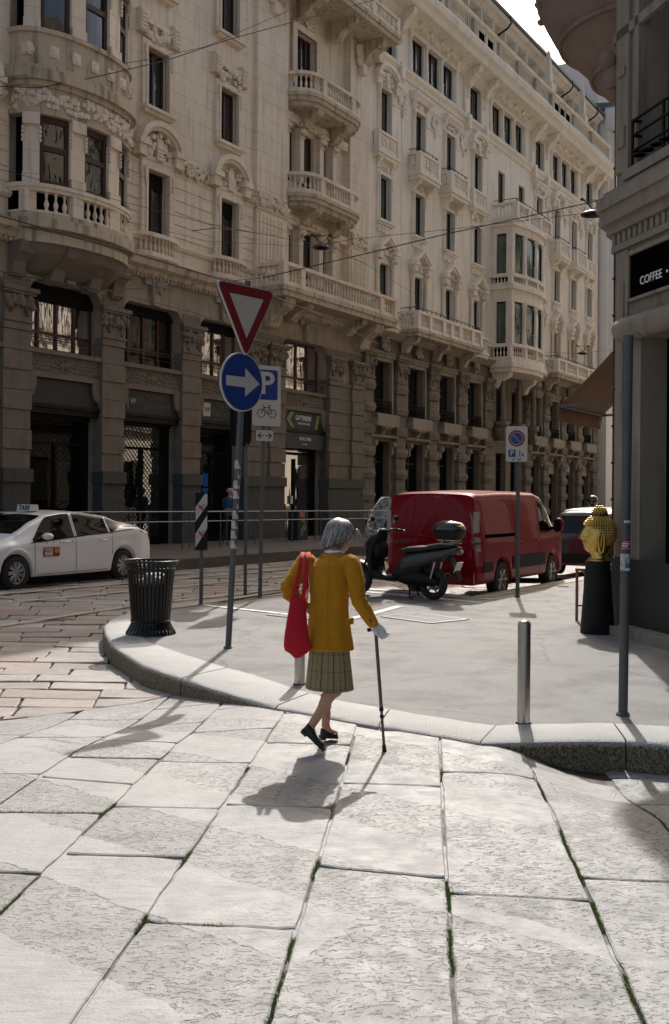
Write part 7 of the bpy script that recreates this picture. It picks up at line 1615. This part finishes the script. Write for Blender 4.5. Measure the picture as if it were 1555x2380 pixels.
obj('shock_absorber', b, 'hub', SC); b = MB()
for s_ in (-1, 1): b.tube([(.42, s_ * .08, .24), (.36, s_ * .14, .02), (.30, s_ * .15, .012)], .014, 6)
b.tube([(.36, -.14, .04), (.36, .14, .04)], .01, 5); obj('centre_stand', b, 'sblack', SC)
# ================================================================ PEOPLE
M['skin'] = mat('aged skin', (.46, .235, .155), .55, var=.10, vs=18, bump=.15, bs=120)
M['skin'].node_tree.nodes['Principled BSDF'].inputs['Subsurface Weight'].default_value = .08
M['skin'].node_tree.nodes['Principled BSDF'].inputs['Subsurface Radius'].default_value = (.02, .008, .005)
def skinned(name, chains, m, par=None, vox=.006, sm=2, extra=None):
    """one continuous body: tapered limbs fused by a voxel remesh"""
    b = MB()
    for pts, rs in chains:
        P = [Vector(p) for p in pts]; Q = []; S = []
        for i in range(len(P) - 1):
            for k in range(4):
                t = k / 4; a, c = P[max(i - 1, 0)], P[min(i + 2, len(P) - 1)]; p, q = P[i], P[i + 1]
                Q.append(.5 * ((2 * p) + (-a + q) * t + (2 * a - 5 * p + 4 * q - c) * t * t + (-a + 3 * p - 3 * q + c) * t ** 3)); S.append(lerp(rs[i], rs[i + 1], t))
        Q.append(P[-1]); S.append(rs[-1]); b.tube(Q, S, 12); b.sph(Q[0], S[0], 12, 8); b.sph(Q[-1], S[-1], 12, 8)
    if extra: extra(b)
    o = obj(name, b, m, par); return remesh(o, vox, sm)
WO = Vector((-.02, 7.22, -.03)); HD = R(38)          # heading measured from +Y towards +X
fw = Vector((sin(HD), cos(HD), 0)); rt = Vector((cos(HD), -sin(HD), 0)); UP = Vector((0, 0, 1))
W_ = empty('person', WO, 0, 'grey-haired person in a mustard blazer and checked skirt walking with a cane', 'person')
def P(x, y, z): return (x - WO.x, y - WO.y, z - WO.z)
# --- joints in street coordinates
hip = Vector((-.035, 7.22, .80)); chest = Vector((-.03, 7.25, 1.13)); neck = Vector((-.005, 7.30, 1.285)); head = Vector((.035, 7.36, 1.405))
shL, shR = Vector((-.20, 7.33, 1.235)), Vector((.115, 7.15, 1.235))
elL, wrL = Vector((-.322, 7.23, 1.045)), Vector((-.20, 7.28, .935)); elR, wrR = Vector((.165, 7.06, 1.00)), Vector((.262, 7.10, .842))
knR, anR = Vector((.045, 7.17, .435)), Vector((-.150, 7.10, .135)); knL, anL = Vector((-.03, 7.36, .44)), Vector((-.050, 7.36, .095))
V = lambda v: tuple(v - WO)
def face(b):
    c = head - WO; R3 = Matrix.Rotation(R(-24), 4, Vector((rt.x, rt.y, 0))) ; 
    hf = (Vector((sin(R(62)), cos(R(62)), 0)) * .93 + Vector((0, 0, -.36))).normalized(); hr = hf.cross(UP).normalized(); hu = hr.cross(hf)
    def q(f, r_, u): return c + hf * f + hr * r_ + hu * u
    rings = []
    for i in range(13):
        t = i / 12; u = .105 - .215 * t
        w2 = .073 * math.sqrt(max(.02, 1 - ((u - .01) / .105) ** 2)) if u > -.02 else lerp(.070, .036, (-.02 - u) / .09); d = .092 * math.sqrt(max(.03, 1 - ((u - .015) / .108) ** 2)) if u > -.02 else lerp(.088, .055, (-.02 - u) / .09)
        rg_ = []
        for k in range(20):
            a = 2 * pi * k / 20; f = d * cos(a) + (.012 if u < -.03 and cos(a) > 0 else 0); s2 = w2 * sin(a); e2 = math.exp(-(s2 / .014) ** 2) if cos(a) > 0 else 0
            f += e2 * (.026 * math.exp(-((u + .018) / .012) ** 2) + .016 * math.exp(-((u - .005) / .022) ** 2)) + e2 * .007 * math.exp(-((u + .053) / .008) ** 2) + (.008 * math.exp(-((u + .088) / .014) ** 2) * e2)
            if cos(a) > .3: f -= .010 * math.exp(-((u - .014) / .012) ** 2) * math.exp(-((abs(s2) - .03) / .014) ** 2)
            rg_.append(tuple(q(f, s2, u)))
        rings.append(rg_)
    b.loft(rings)
    for s_ in (-1, 1): b.sph(tuple(q(-.008, s_ * .073, -.005)), (.016, .012, .030), 8, 6)
    b.tube([V(neck - fw * .01), tuple(c + hf * -.02 - hu * .07)], [.052, .050], 14)
def hand(b, w0, d, up, side, curl=1.0, grip=None):
    """palm plus four bent fingers and a thumb leaving the palm's side"""
    d = d.normalized(); n = up.normalized(); s_ = d.cross(n).normalized() * side
    pts = [w0, w0 + d * .03, w0 + d * .075]
    for k in range(5): o = s_ * (k - 2) * .0135; b.tube([tuple(w0 + o * .7), tuple(w0 + d * .035 + o), tuple(w0 + d * .075 + o)], [.014, .0145, .0125], 8)
    for k, L in enumerate((.062, .072, .068, .054)):
        o = s_ * ((k - 1.5) * .0185); p = w0 + d * .078 + o; q = [p]; dirv = d.copy(); 
        for j, fr_ in enumerate((.42, .32, .26)):
            dirv = (Matrix.Rotation(-curl * R(58) * side, 3, s_ * side) @ dirv) if False else (dirv * cos(curl * R(55)) - n * sin(curl * R(55))).normalized() if j == 0 else ((dirv - n * (.9 * curl)).normalized() if j == 1 else (dirv - d * (.9 * curl)).normalized())
            p = p + dirv * L * fr_; q.append(p)
        b.tube([tuple(v) for v in q], [.0088, .0082, .0078, .0068], 8); b.sph(tuple(q[-1]), .0068, 8, 5)
    p = w0 + d * .028 - s_ * .030; b.tube([tuple(w0 + d * .01 - s_ * .012), tuple(p), tuple(p + d * .026 - s_ * .006 - n * .016), tuple(p + d * .044 + s_ * .004 - n * .030)], [.012, .0105, .009, .0075], 8)
hR0 = wrR - WO; hRd = Vector((.25, .05, -.62)); hL0 = wrL - WO
def bodyx(b):
    face(b)
    hand(b, hL0, Vector((.75, -.1, -.30)), Vector((.3, .9, .3)), 1, .7)
chains = [([V(hip), V(hip * .5 + chest * .5), V(chest), V(neck)], [.085, .095, .10, .055]), ([V(shL), V(elL), V(wrL)], [.045, .036, .023]), ([V(shR), V(elR), V(wrR)], [.045, .036, .023]),
 ([V(hip + rt * .065), V(knR), V(lerp(knR, anR, .3) - fw * .012 + Vector((-.004, -.006, 0))), V(lerp(knR, anR, .65)), V(anR)], [.070, .048, .0475, .034, .028]),
 ([V(hip - rt * .065), V(knL), V(lerp(knL, anL, .3) - fw * .014), V(lerp(knL, anL, .65)), V(anL)], [.070, .048, .0475, .034, .028])]
toeR = Vector((-.055, 7.06, -.012)); heelR = Vector((-.205, 7.09, .120)); toeL = Vector((.035, 7.40, .0)); heelL = Vector((-.085, 7.345, .012))
chains += [([V(anR), V(lerp(heelR, toeR, .45) + Vector((.01, 0, .015))), V(lerp(heelR, toeR, .85) + Vector((0, 0, .012)))], [.030, .026, .022]), ([V(anL), V(lerp(heelL, toeL, .45) + Vector((0, 0, .045))), V(lerp(heelL, toeL, .85) + Vector((0, 0, .025)))], [.030, .027, .022])]
body = skinned('body', chains, 'skin', W_, .005, 2, bodyx)
# glove
def gl_(b): hand(b, hR0 + Vector((.004, 0, -.006)), Vector((.40, .06, -.50)), Vector((-.8, .5, .4)), -1, 1.0); b.tube([tuple(hR0 + Vector((-.015, -.002, .02))), tuple(hR0 + Vector((.01, 0, -.012)))], [.031, .028], 12)
glove = skinned('glove', [], mat('white cotton glove', (.62, .62, .62), .8, bump=.3, bs=90), W_, .0035, 2, gl_)
# shoes
def shoe(heel, toe, par, up_=UP):
    b = MB(); d = (toe - heel); L = d.length; d.normalize(); r_ = d.cross(up_).normalized(); u = r_.cross(d); rings = []
    for i in range(17):
        t = i / 16; w2 = (.030 + .012 * sin(pi * min(1, t * 1.0)) + .010 * sstep(.45, .75, t)) * math.sqrt(max(.03, min(1, (1.0 - t) * 7))) * math.sqrt(min(1, .25 + t * 7)); h = lerp(.060, .034, sstep(.12, .62, t)) * math.sqrt(max(.08, min(1, (1.02 - t) * 6)))
        c = heel + d * (L * t) - WO; lift = .0
        rg_ = []
        for k in range(16):
            a = 2 * pi * k / 16; s2 = sin(a); rg_.append(tuple(c + r_ * (w2 * cos(a) * (1 if s2 < 0 else .86)) + u * (h * s2 * .62 + h * .42 if s2 > 0 else s2 * .010 + h * .42 - .012)))
        rings.append(rg_)
    b.loft(rings); c = heel + d * (L * .12) - WO
    o = obj('shoe', b, mat('black leather', (.010, .011, .014), .38, bump=.15, bs=70) if 'black leather' not in bpy.data.materials else bpy.data.materials['black leather'], par, True)
    b = MB(); rings = []
    for t in (0, .09, .2, .24): w2 = .026; c = heel + d * (L * (t + .01)) - WO; rings.append([tuple(c + r_ * (s_ * w2) + u * z) for s_, z in ((-1, .012), (1, .012), (1, -.018), (-1, -.018))])
    b.loft(rings); obj('heel', b, bpy.data.materials['black leather'], o)
    b = MB(); rings = []
    for i in range(13):
        t = i / 12; w2 = (.033 + .010 * sin(pi * t) + .010 * sstep(.45, .75, t)) * math.sqrt(max(.05, min(1, (1.0 - t) * 7))); c = heel + d * (L * (t * 1.02 - .01)) - WO; rings.append([tuple(c + r_ * (s_ * w2) + u * z) for s_, z in ((-1, .008), (1, .008), (1, -.002), (-1, -.002))])
    b.loft(rings); obj('sole', b, 'rubber', o); return o
shoe(heelR, toeR, W_, Vector((.55, 0, .83))); shoe(heelL, toeL, W_)
# skirt
M['skirt'] = bpy.data.materials.new('olive tartan wool'); sm = M['skirt']; sm.use_nodes = True; n = sm.node_tree; L = n.links; pb = n.nodes['Principled BSDF']; pb.inputs['Roughness'].default_value = .9
uv = n.nodes.new('ShaderNodeUVMap'); sp = n.nodes.new('ShaderNodeSeparateXYZ'); L.new(uv.outputs[0], sp.inputs[0])
def stripe(sock, per, off, wd):
    a = n.nodes.new('ShaderNodeMath'); a.operation = 'MULTIPLY_ADD'; L.new(sock, a.inputs[0]); a.inputs[1].default_value = 1 / per; a.inputs[2].default_value = off
    f = n.nodes.new('ShaderNodeMath'); f.operation = 'FRACT'; L.new(a.outputs[0], f.inputs[0]); c = n.nodes.new('ShaderNodeMath'); c.operation = 'LESS_THAN'; L.new(f.outputs[0], c.inputs[0]); c.inputs[1].default_value = wd / per; return c.outputs[0]
cur = (.235, .20, .10); 
def over(cur, fac, col, k):
    mx = n.nodes.new('ShaderNodeMix'); mx.data_type = 'RGBA'; mm = n.nodes.new('ShaderNodeMath'); mm.operation = 'MULTIPLY'; L.new(fac, mm.inputs[0]); mm.inputs[1].default_value = k; L.new(mm.outputs[0], mx.inputs['Factor'])
    if isinstance(cur, tuple): mx.inputs['A'].default_value = (*cur, 1)
    else: L.new(cur, mx.inputs['A'])
    mx.inputs['B'].default_value = (*col, 1); return mx.outputs['Result']
cur = over(cur, stripe(sp.outputs[0], .09, .2, .009), (.04, .018, .012), .85); cur = over(cur, stripe(sp.outputs[0], .09, .62, .004), (.02, .02, .02), .8); cur = over(cur, stripe(sp.outputs[0], .045, .0, .003), (.12, .09, .05), .5)
cur = over(cur, stripe(sp.outputs[1], .115, .35, .006), (.13, .05, .03), .7); cur = over(cur, stripe(sp.outputs[1], .115, .80, .004), (.25, .05, .03), .6)
L.new(cur, pb.inputs['Base Color'])
tw = n.nodes.new('ShaderNodeTexNoise'); tw.inputs['Scale'].default_value = 300; tcw = n.nodes.new('ShaderNodeTexCoord'); L.new(tcw.outputs['Object'], tw.inputs[0]); bw_ = n.nodes.new('ShaderNodeBump'); bw_.inputs['Strength'].default_value = .3; bw_.inputs['Distance'].default_value = .003; L.new(tw.outputs['Fac'], bw_.inputs['Height']); L.new(bw_.outputs[0], pb.inputs['Normal'])
def ringw(c, w_, d, z, n_=96, pleat=0, ph=0, yaw=HD, dy=0):
    f2 = Vector((sin(yaw), cos(yaw), 0)); r2 = Vector((cos(yaw), -sin(yaw), 0)); out = []
    for k in range(n_):
        a = 2 * pi * k / n_; q = 1 + pleat * (abs(((k * 22 / n_ + ph) % 1) - .3) - .3); out.append(Vector((c[0], c[1], z)) + r2 * (w_ * q * cos(a)) + f2 * (d * q * sin(a)) + Vector((0, 0, dy * cos(a))))
    return out
rings = []; zs = [.76, .73, .69, .62, .54, .46, .40, .375]
for i, z in enumerate(zs):
    t = (.76 - z) / .385; rings.append([v - WO for v in ringw((-.028 + .004 * t, 7.22), lerp(.132, .176, t ** .8), lerp(.098, .145, t ** .9), z + (0), 132, .035 * t + .004)])
rings.append([v + Vector((0, 0, .004)) + (Vector((-.028 - WO.x, 7.22 - WO.y, 0)) - Vector((v.x, v.y, 0))) * .03 for v in rings[-1]])
b = MB(); b.loft([[tuple(p) for p in r_] for r_ in rings], False); so = obj('skirt', b, 'skirt', W_, True)
uvl = so.data.uv_layers.new(name='UVMap'); nn = 132
for poly in so.data.polygons:
    us = [(v % nn) for v in poly.vertices]; wrapu = max(us) - min(us) > 10
    for li, v in zip(poly.loop_indices, poly.vertices):
        u = v % nn; 
        if wrapu and u == 0: u = nn
        uvl.data[li].uv = (u / nn * 1.02, so.data.vertices[v].co.z)
# blazer: torso and sleeves fused, collar, pocket flap, button
M['wool'] = mat('mustard wool', (.42, .19, .008), .85, spec=.2, var=.10, vs=14, bump=.35, bs=260)
M['wool'].node_tree.nodes['Principled BSDF'].inputs['Sheen Weight'].default_value = .03
def jacket(b):
    T = [(.645, .178, .142, -.024, 7.22), (.72, .170, .136, -.026, 7.22), (.82, .155, .124, -.032, 7.22), (.92, .142, .114, -.031, 7.225), (1.0, .142, .112, -.030, 7.23), (1.08, .147, .113, -.030, 7.235), (1.16, .160, .112, -.032, 7.24), (1.215, .160, .098, -.033, 7.245), (1.25, .125, .078, -.026, 7.255), (1.275, .085, .064, -.016, 7.27), (1.30, .062, .058, -.008, 7.29)]
    rings = []
    for z, w2, d, cx, cy in T:
        rg_ = []
        for k, v in enumerate(ringw((cx, cy), w2, d, z, 72)):
            a = 2 * pi * k / 72; f = 1 + .012 * sin(5 * a + z * 8) * (1 - sstep(1.1, 1.2, z)) + .018 * noise.noise(Vector((cos(a) * 3, sin(a) * 3, z * 7)))
            if a > pi: f -= .03 * math.exp(-((a - 1.5 * pi) / .12) ** 2) * (1 - sstep(1.15, 1.25, z)) * .35
            rg_.append(tuple(Vector((cx + (v.x - cx) * f, cy + (v.y - cy) * f, z + .012 * cos(a) * (z > 1.2))) - WO))
        rings.append(rg_)
    b.loft(rings)
def creases(o, amp):
    for v in o.data.vertices:
        p = v.co; nz_ = noise.noise(Vector((p.x * 11, p.y * 11, p.z * 16))) * amp + noise.noise(Vector((p.x * 30, p.y * 30, p.z * 26))) * amp * .4; v.co += v.normal * nz_
jk = skinned('blazer', [([V(shL + Vector((.035, -.02, -.005))), V(shL), V(lerp(shL, elL, .5)), V(elL), V(lerp(elL, wrL, .5)), V(wrL - (wrL - elL).normalized() * .005)], [.055, .063, .060, .056, .050, .040]),
    ([V(shR + Vector((-.035, .02, -.005))), V(shR), V(lerp(shR, elR, .5) + Vector((.012, -.01, 0))), V(elR), V(lerp(elR, wrR, .5)), V(wrR - (wrR - elR).normalized() * .0)], [.055, .063, .060, .055, .050, .040])], 'wool', W_, .0055, 4, jacket)
N_ = [v.normal.copy() for v in jk.data.vertices]; Q_ = []      # sleeve folds near the elbows, gentle creases elsewhere
for v, nv in zip(jk.data.vertices, N_):
    p = v.co + WO; s2 = .006 * noise.noise(Vector((p.x * 9, p.y * 9, p.z * 3.2))) + .0035 * noise.noise(Vector((p.x * 22 + p.z * 9, p.y * 22, p.z * 8))) * (1 + 1.2 * math.exp(-((p.z - 1.10) / .08) ** 2))
    for e_, ax, am in ((elR, (wrR - shR).normalized(), .0045), (elL, (wrL - elL).normalized(), .0012)):
        d = (p - e_).length
        if d < .16: s2 += am * sin((p - e_).dot(ax) * 125 + 2.5 * noise.noise(p * 14)) * math.exp(-(d / .085) ** 2)
    Q_.append(v.co + nv * s2)
for v, c_ in zip(jk.data.vertices, Q_): v.co = c_
from mathutils.bvhtree import BVHTree
bvh = BVHTree.FromPolygons([v.co.copy() for v in jk.data.vertices], [tuple(p.vertices) for p in jk.data.polygons])
sm_ = mat('dark mustard seam', (.20, .075, .003), .9)
def seamline(pts, r=.0014):            # points aimed from the street side, laid on the cloth
    out = []
    for i in range(len(pts) - 1):
        for t in range(10):
            p = Vector(pts[i]).lerp(Vector(pts[i + 1]), t / 10) - WO; h = bvh.ray_cast(p + Vector((0, -1, 0)), Vector((0, 1, 0)))
            if h[0]: out.append(tuple(h[0] + Vector((0, -.0008, 0))))
    if len(out) > 2: b = MB(); b.tube(out, r, 5); obj('seam', b, sm_, jk)
seamline([(-.035, 7.1, 1.27), (-.040, 7.1, 1.0), (-.036, 7.1, .66)]); seamline([(.075, 7.1, 1.255), (.058, 7.1, 1.19), (.062, 7.1, 1.12), (.078, 7.1, 1.06)], .0017); seamline([(-.145, 7.1, 1.255), (-.150, 7.1, 1.18), (-.145, 7.1, 1.10)], .0017)
seamline([(-.13, 7.1, 1.08), (-.115, 7.1, .9), (-.135, 7.1, .66)], .0010); seamline([(.065, 7.1, 1.02), (.055, 7.1, .9), (.075, 7.1, .66)], .0010); seamline([(-.16, 7.1, .668), (-.03, 7.1, .664), (.10, 7.1, .668)], .0010)
b = MB(); c0 = neck - WO; r0 = []
for k in range(29):
    a = pi * (.95) + pi * 1.1 * k / 28; dx = rt * cos(a) + fw * sin(a); r0.append((c0 + dx * .066 + Vector((.0, -.01, .018)), c0 + dx * .084 + Vector((0, -.012, .004)), c0 + dx * .098 + Vector((0, -.014, -.030)), c0 + dx * .070 + Vector((0, -.01, -.02))))
b.loft([[tuple(p) for p in q] for q in r0]); obj('collar', b, 'wool', jk, True)
b = MB(); r0 = []
for k in range(29):
    a = pi * (.85) + pi * 1.3 * k / 28; dx = rt * cos(a) + fw * sin(a); r0.append((c0 + dx * .056 + Vector((.004, -.004, .032)), c0 + dx * .064 + Vector((.004, -.004, .034)), c0 + dx * .068 + Vector((.0, -.008, .0)), c0 + dx * .058 + Vector((0, -.006, .0))))
b.loft([[tuple(p) for p in q] for q in r0]); obj('shirt_collar', b, 'white', W_, True)
b = MB(); q = Vector((.086, 7.14, .865)) - WO; b.m = Matrix.Translation(q) @ Matrix.Rotation(-HD + R(8), 4, 'Z'); b.box(-.008, .020, -.02, .075, -.045, .0); fl = obj('pocket_flap', b, 'wool', jk); bv = fl.modifiers.new('b', 'BEVEL'); bv.width = .006; bv.segments = 2
for k in range(2): b = MB(); pz_ = lerp(elR, wrR, .86 - k * .09) - WO + Vector((.002, -.043, -.008)); b.sph(tuple(pz_), (.008, .004, .008), 10, 6); obj('cuff_button', b, mat('brown button', (.12, .03, .015), .3) if 'brown button' not in bpy.data.materials else bpy.data.materials['brown button'], jk, True)
def seam(pts, nm='seam'):
    b = MB(); b.tube([V(Vector(p)) for p in pts], .0016, 5); return obj(nm, b, mat('dark mustard seam', (.26, .11, .008), .9) if 'dark mustard seam' not in bpy.data.materials else bpy.data.materials['dark mustard seam'], jk)
# hair
hb = MB(); c = head - WO; hf = (Vector((sin(R(62)), cos(R(62)), 0)) * .93 + Vector((0, 0, -.36))).normalized(); hr_ = hf.cross(UP).normalized(); hu = hr_.cross(hf)
g = random.Random(8)
def hq(f, r_, u): return c + hf * f + hr_ * r_ + hu * u
rings = []
for i in range(22):
    t = i / 21; th = t * pi * .80; rg_ = []
    for k in range(56):
        a = 2 * pi * k / 56; f = cos(a); s2 = sin(a)
        rr = 1 + .05 * noise.noise(Vector((cos(a) * 5, sin(a) * 5, t * 1.5))) + .03 * sin(a * 17 + 3 * t)
        back = .5 - .5 * f
        x_ = .100 * sin(min(th, pi * .56)) * (1 + .10 * back) * f * rr; y_ = .088 * sin(min(th, pi * .56)) * s2 * rr; u_ = .030 + .098 * cos(min(th, pi * .5)) - max(0, th - pi * .5) * (.145 * back ** .7 + .03)
        if t > .75: sh = 1 - .28 * (t - .75) / .25; x_ = x_ * sh; y_ = y_ * sh
        if f > .55 and th > pi * .42: x_ *= .93; u_ = max(u_, .05)
        rg_.append(tuple(hq(x_ - .004, y_, u_)))
    rings.append(rg_)
hb.loft(rings, False)
for k in range(900):
    a = g.uniform(0, 2 * pi); bk = .5 - .5 * cos(a)
    th0 = g.uniform(.05, .5) * pi; L_ = g.uniform(.5, 1.0); pts = []
    for j in range(7):
        th = min(th0 + j * .075 * L_ * pi, pi * (.52 + .27 * bk)); mth = min(th, pi * .56); aa = a + .05 * sin(j + k)
        x_ = .104 * sin(mth) * (1 + .10 * bk) * cos(aa) - .004; y_ = .092 * sin(mth) * sin(aa); u_ = .031 + .101 * cos(min(th, pi * .5)) - max(0, th - pi * .5) * (.145 * bk ** .7 + .03)
        if cos(aa) > .55 and u_ < .055: break
        pts.append(tuple(hq(x_, y_, u_)))
    if len(pts) > 3: hb.tube(pts, [.0022, .0032, .0034, .003, .0026, .002, .0008][:len(pts)], 4)
for k in range(60):
    a = g.gauss(.25, .5); pts = [hq(.075 + .02 * j * cos(a), .05 * sin(a * 1.3) + .012 * j * sin(a), .085 + .018 * sin(j * .9) - .01 * j) for j in range(5)]; hb.tube([tuple(p) for p in pts], [.006, .0065, .006, .004, .001], 5)
hm = mat('grey hair', (.16, .15, .135), .38, var=.45, vs=40)
gi = hm.node_tree.nodes.new('ShaderNodeNewGeometry'); pb_ = hm.node_tree.nodes['Principled BSDF']; rr_ = hm.node_tree.nodes.new('ShaderNodeValToRGB'); rr_.color_ramp.elements[0].color = (.045, .042, .038, 1); rr_.color_ramp.elements[1].color = (.42, .40, .37, 1); hm.node_tree.links.new(gi.outputs['Random Per Island'], rr_.inputs[0]); hm.node_tree.links.new(rr_.outputs[0], pb_.inputs['Base Color'])
obj('hair', hb, hm, W_, True)
gb_ = MB()
gb_.tube([tuple(hq(-.005, .078, .004)), tuple(hq(.05, .074, .008)), tuple(hq(.092, .062, .006))], .0022, 5)
for s_ in (-1, 1): gb_.tube([tuple(hq(.098 - .006 * abs(cos(a)), s_ * (.032 + .024 * cos(a)), .004 + .018 * sin(a))) for a in [2 * pi * k / 14 for k in range(15)]], .0018, 4)
obj('glasses', gb_, 'hub', W_)
# red tote bag hung on the shoulder
TB = empty('tote_bag', (-.235, 7.12, .60), 0, 'bright red cloth tote bag hung from the left shoulder of the person in mustard', 'bag')
M['redcloth'] = mat('red cotton', (.45, .001, .015), .8, bump=.2, bs=220, var=.05)
def tb(v): return (v[0] + .235, v[1] - 7.12, v[2] - .60)
fr_ = [(-.315, 1.00), (-.205, 1.01), (-.195, .90), (-.19, .78), (-.165, .665), (-.255, .592), (-.345, .665), (-.345, .72), (-.335, .82), (-.32, .92)]
b = MB(); rings = []
for z, x0, x1, y0, th in ((1.005, -.293, -.190, 7.10, .010), (.95, -.298, -.186, 7.095, .022), (.86, -.313, -.18, 7.09, .034), (.76, -.328, -.168, 7.09, .042), (.69, -.333, -.150, 7.095, .040), (.655, -.325, -.150, 7.10, .030), (.63, -.29, -.175, 7.11, .02), (.60, -.262, -.222, 7.115, .01)):
    rg_ = []
    for k in range(28):
        a = 2 * pi * k / 28; u = (abs(cos(a)) ** .45) * (1 if cos(a) > 0 else -1); v2 = (abs(sin(a)) ** .8) * (1 if sin(a) > 0 else -1); cx, hx = (x0 + x1) / 2, (x1 - x0) / 2
        y = y0 + (u * hx) * .38 + v2 * th + .006 * noise.noise(Vector((u * 4, v2 * 2, z * 14))); 
        if v2 < 0: y -= .014 * math.exp(-((cx + u * hx + .245) / .03) ** 2)
        rg_.append(tb((cx + u * hx, y, z)))
    rings.append(rg_)
b.loft(rings); obj('cloth', b, 'redcloth', TB, auto=60)
for x0, xt, xe in ((-.275, -.218, 0), (-.208, -.178, .0)):
    b = MB(); pts = [Vector((x0, 7.085, .985)), Vector((lerp(x0, xt, .35), 7.10, 1.08)), Vector((lerp(x0, xt, .75), 7.13, 1.18)), Vector((xt - .004, 7.165, 1.262)), Vector((xt + .004, 7.235, 1.305)), Vector((xt - .002, 7.31, 1.28)), Vector((xt - .02, 7.37, 1.18)), Vector((x0 + .02, 7.33, 1.06)), Vector((x0 + .02, 7.16, .99))]
    rings = []
    for i, p in enumerate(pts):
        t = (pts[min(i + 1, 8)] - pts[max(i - 1, 0)]).normalized(); s2 = Vector((1, .25, 0)).normalized(); nn_ = t.cross(s2).normalized(); rings.append([tb(p + s2 * u * .0145 + nn_ * v2) for u, v2 in ((-1, -.003), (1, -.003), (1, .003), (-1, .003))])
    b.loft(rings); obj('strap', b, 'redcloth', TB, auto=60)
# cane
CN = empty('walking_cane', (.352, 7.12, -.045), 0, 'adjustable bronze walking cane held in the white-gloved hand', 'cane'); top = Vector((.285, 7.125, .790)); bot = Vector((.352, 7.12, -.045))
def cc(t): return tuple(lerp(bot, top, t) - bot)
M['cane'] = mat('bronze anodised metal', (.13, .10, .085), .35, metal=.7)
b = MB(); b.tube([cc(.05), cc(.37)], .0095, 12); b.tube([cc(.36), cc(.97)], .0118, 12); obj('shaft', b, 'cane', CN, auto=50); b = MB(); b.tube([cc(.345), cc(.375)], .0150, 12); b.tube([cc(.29), cc(.315)], .0135, 12); obj('collar', b, 'black', CN)
b = MB(); b.tube([cc(0), cc(.02), cc(.075)], [.019, .016, .0125], 14); obj('rubber_foot', b, 'rubber', CN); b = MB(); b.tube([tuple(Vector((-.055, -.015, .0)) + top - bot), tuple(Vector((0, 0, .012)) + top - bot), tuple(Vector((.05, .012, .0)) + top - bot)], [.013, .014, .013], 10); obj('handle', b, 'black', CN, True)
# man across the street
MF = empty('person', fp(-10.9, 1.25, .13), FZ, 'person in a blue shirt and pale cap walking behind the railing', 'person'); X = lambda s, o, z: (s, -o, z)
skinned('body', [([(0, 0, .92), (0, 0, 1.2), (0, 0, 1.42), (.03, 0, 1.52)], [.14, .15, .12, .055]), ([(-.02, -.08, .9), (.12, -.08, .5), (.05, -.08, .1), (.16, -.08, .04)], [.09, .06, .04, .03]), ([(-.02, .08, .9), (-.10, .08, .48), (-.22, .08, .12), (-.12, .08, .04)], [.09, .06, .04, .03]), ([(0, -.19, 1.40), (-.04, -.23, 1.14), (.10, -.20, .98)], [.05, .045, .035]), ([(0, .19, 1.40), (.04, .23, 1.14), (.18, .2, 1.0)], [.05, .045, .035])], 'skin', MF, .012, 2, lambda b: (b.sph((.04, 0, 1.63), (.095, .075, .115), 14, 10), b.sph((.135, 0, 1.615), (.02, .012, .02), 6, 5)))
skinned('shirt', [([(0, 0, .95), (0, 0, 1.2), (-.01, 0, 1.40), (0, 0, 1.46)], [.155, .17, .15, .08]), ([(0, -.19, 1.40), (-.04, -.235, 1.16), (.07, -.21, 1.0)], [.07, .06, .055]), ([(0, .19, 1.40), (.04, .235, 1.16), (.14, .2, 1.02)], [.07, .06, .055])], mat('blue shirt', (.02, .085, .20), .8, var=.2, vs=10), MF, .012, 2)
skinned('trousers', [([(0, 0, .95), (0, 0, .85)], [.15, .14]), ([(-.02, -.08, .86), (.12, -.08, .5), (.05, -.08, .12)], [.105, .075, .06]), ([(-.02, .08, .86), (-.10, .08, .48), (-.20, .08, .14)], [.105, .075, .06])], mat('navy trousers', (.012, .014, .025), .85), MF, .012, 2)
b = MB(); b.lathe([(.10, 1.66), (.112, 1.665), (.11, 1.70), (.09, 1.745), (.0, 1.765)], 18, (.03, 0, 0)); b.lathe([(.11, 1.662), (.15, 1.655), (.15, 1.648), (.11, 1.65)], 18, (.05, 0, 0)); obj('cap', b, mat('pale cap', (.45, .42, .38), .9), MF, True)
# driver in the taxi and rider beyond the small car
b = empty('person', (7.0, 28.6, -.1), 0, 'person wearing a round black helmet beyond the small dark car', 'person'); RD = b
skinned('body', [([(0, 0, .9), (0, 0, 1.2), (0, 0, 1.45), (0, .0, 1.55)], [.15, .17, .13, .06]), ([(0, 0, .9), (-.1, 0, .45), (-.1, 0, .05)], [.12, .08, .05]), ([(0, 0, .9), (.1, 0, .45), (.1, 0, .05)], [.12, .08, .05]), ([(-.2, 0, 1.42), (-.26, .05, 1.15), (-.2, .2, 1.05)], [.06, .05, .04]), ([(.2, 0, 1.42), (.26, .05, 1.15), (.2, .2, 1.05)], [.06, .05, .04])], 'sblack', RD, .014, 2, lambda q: q.sph((0, .02, 1.68), (.09, .1, .12), 12, 8))
b = MB(); b.sph((0, 0, 1.70), (.15, .16, .15), 20, 14); hl = obj('helmet', b, mat('black helmet', (.008, .009, .014), .2, coat=1), RD, True)
bpy.data.scenes.remove(TMP)
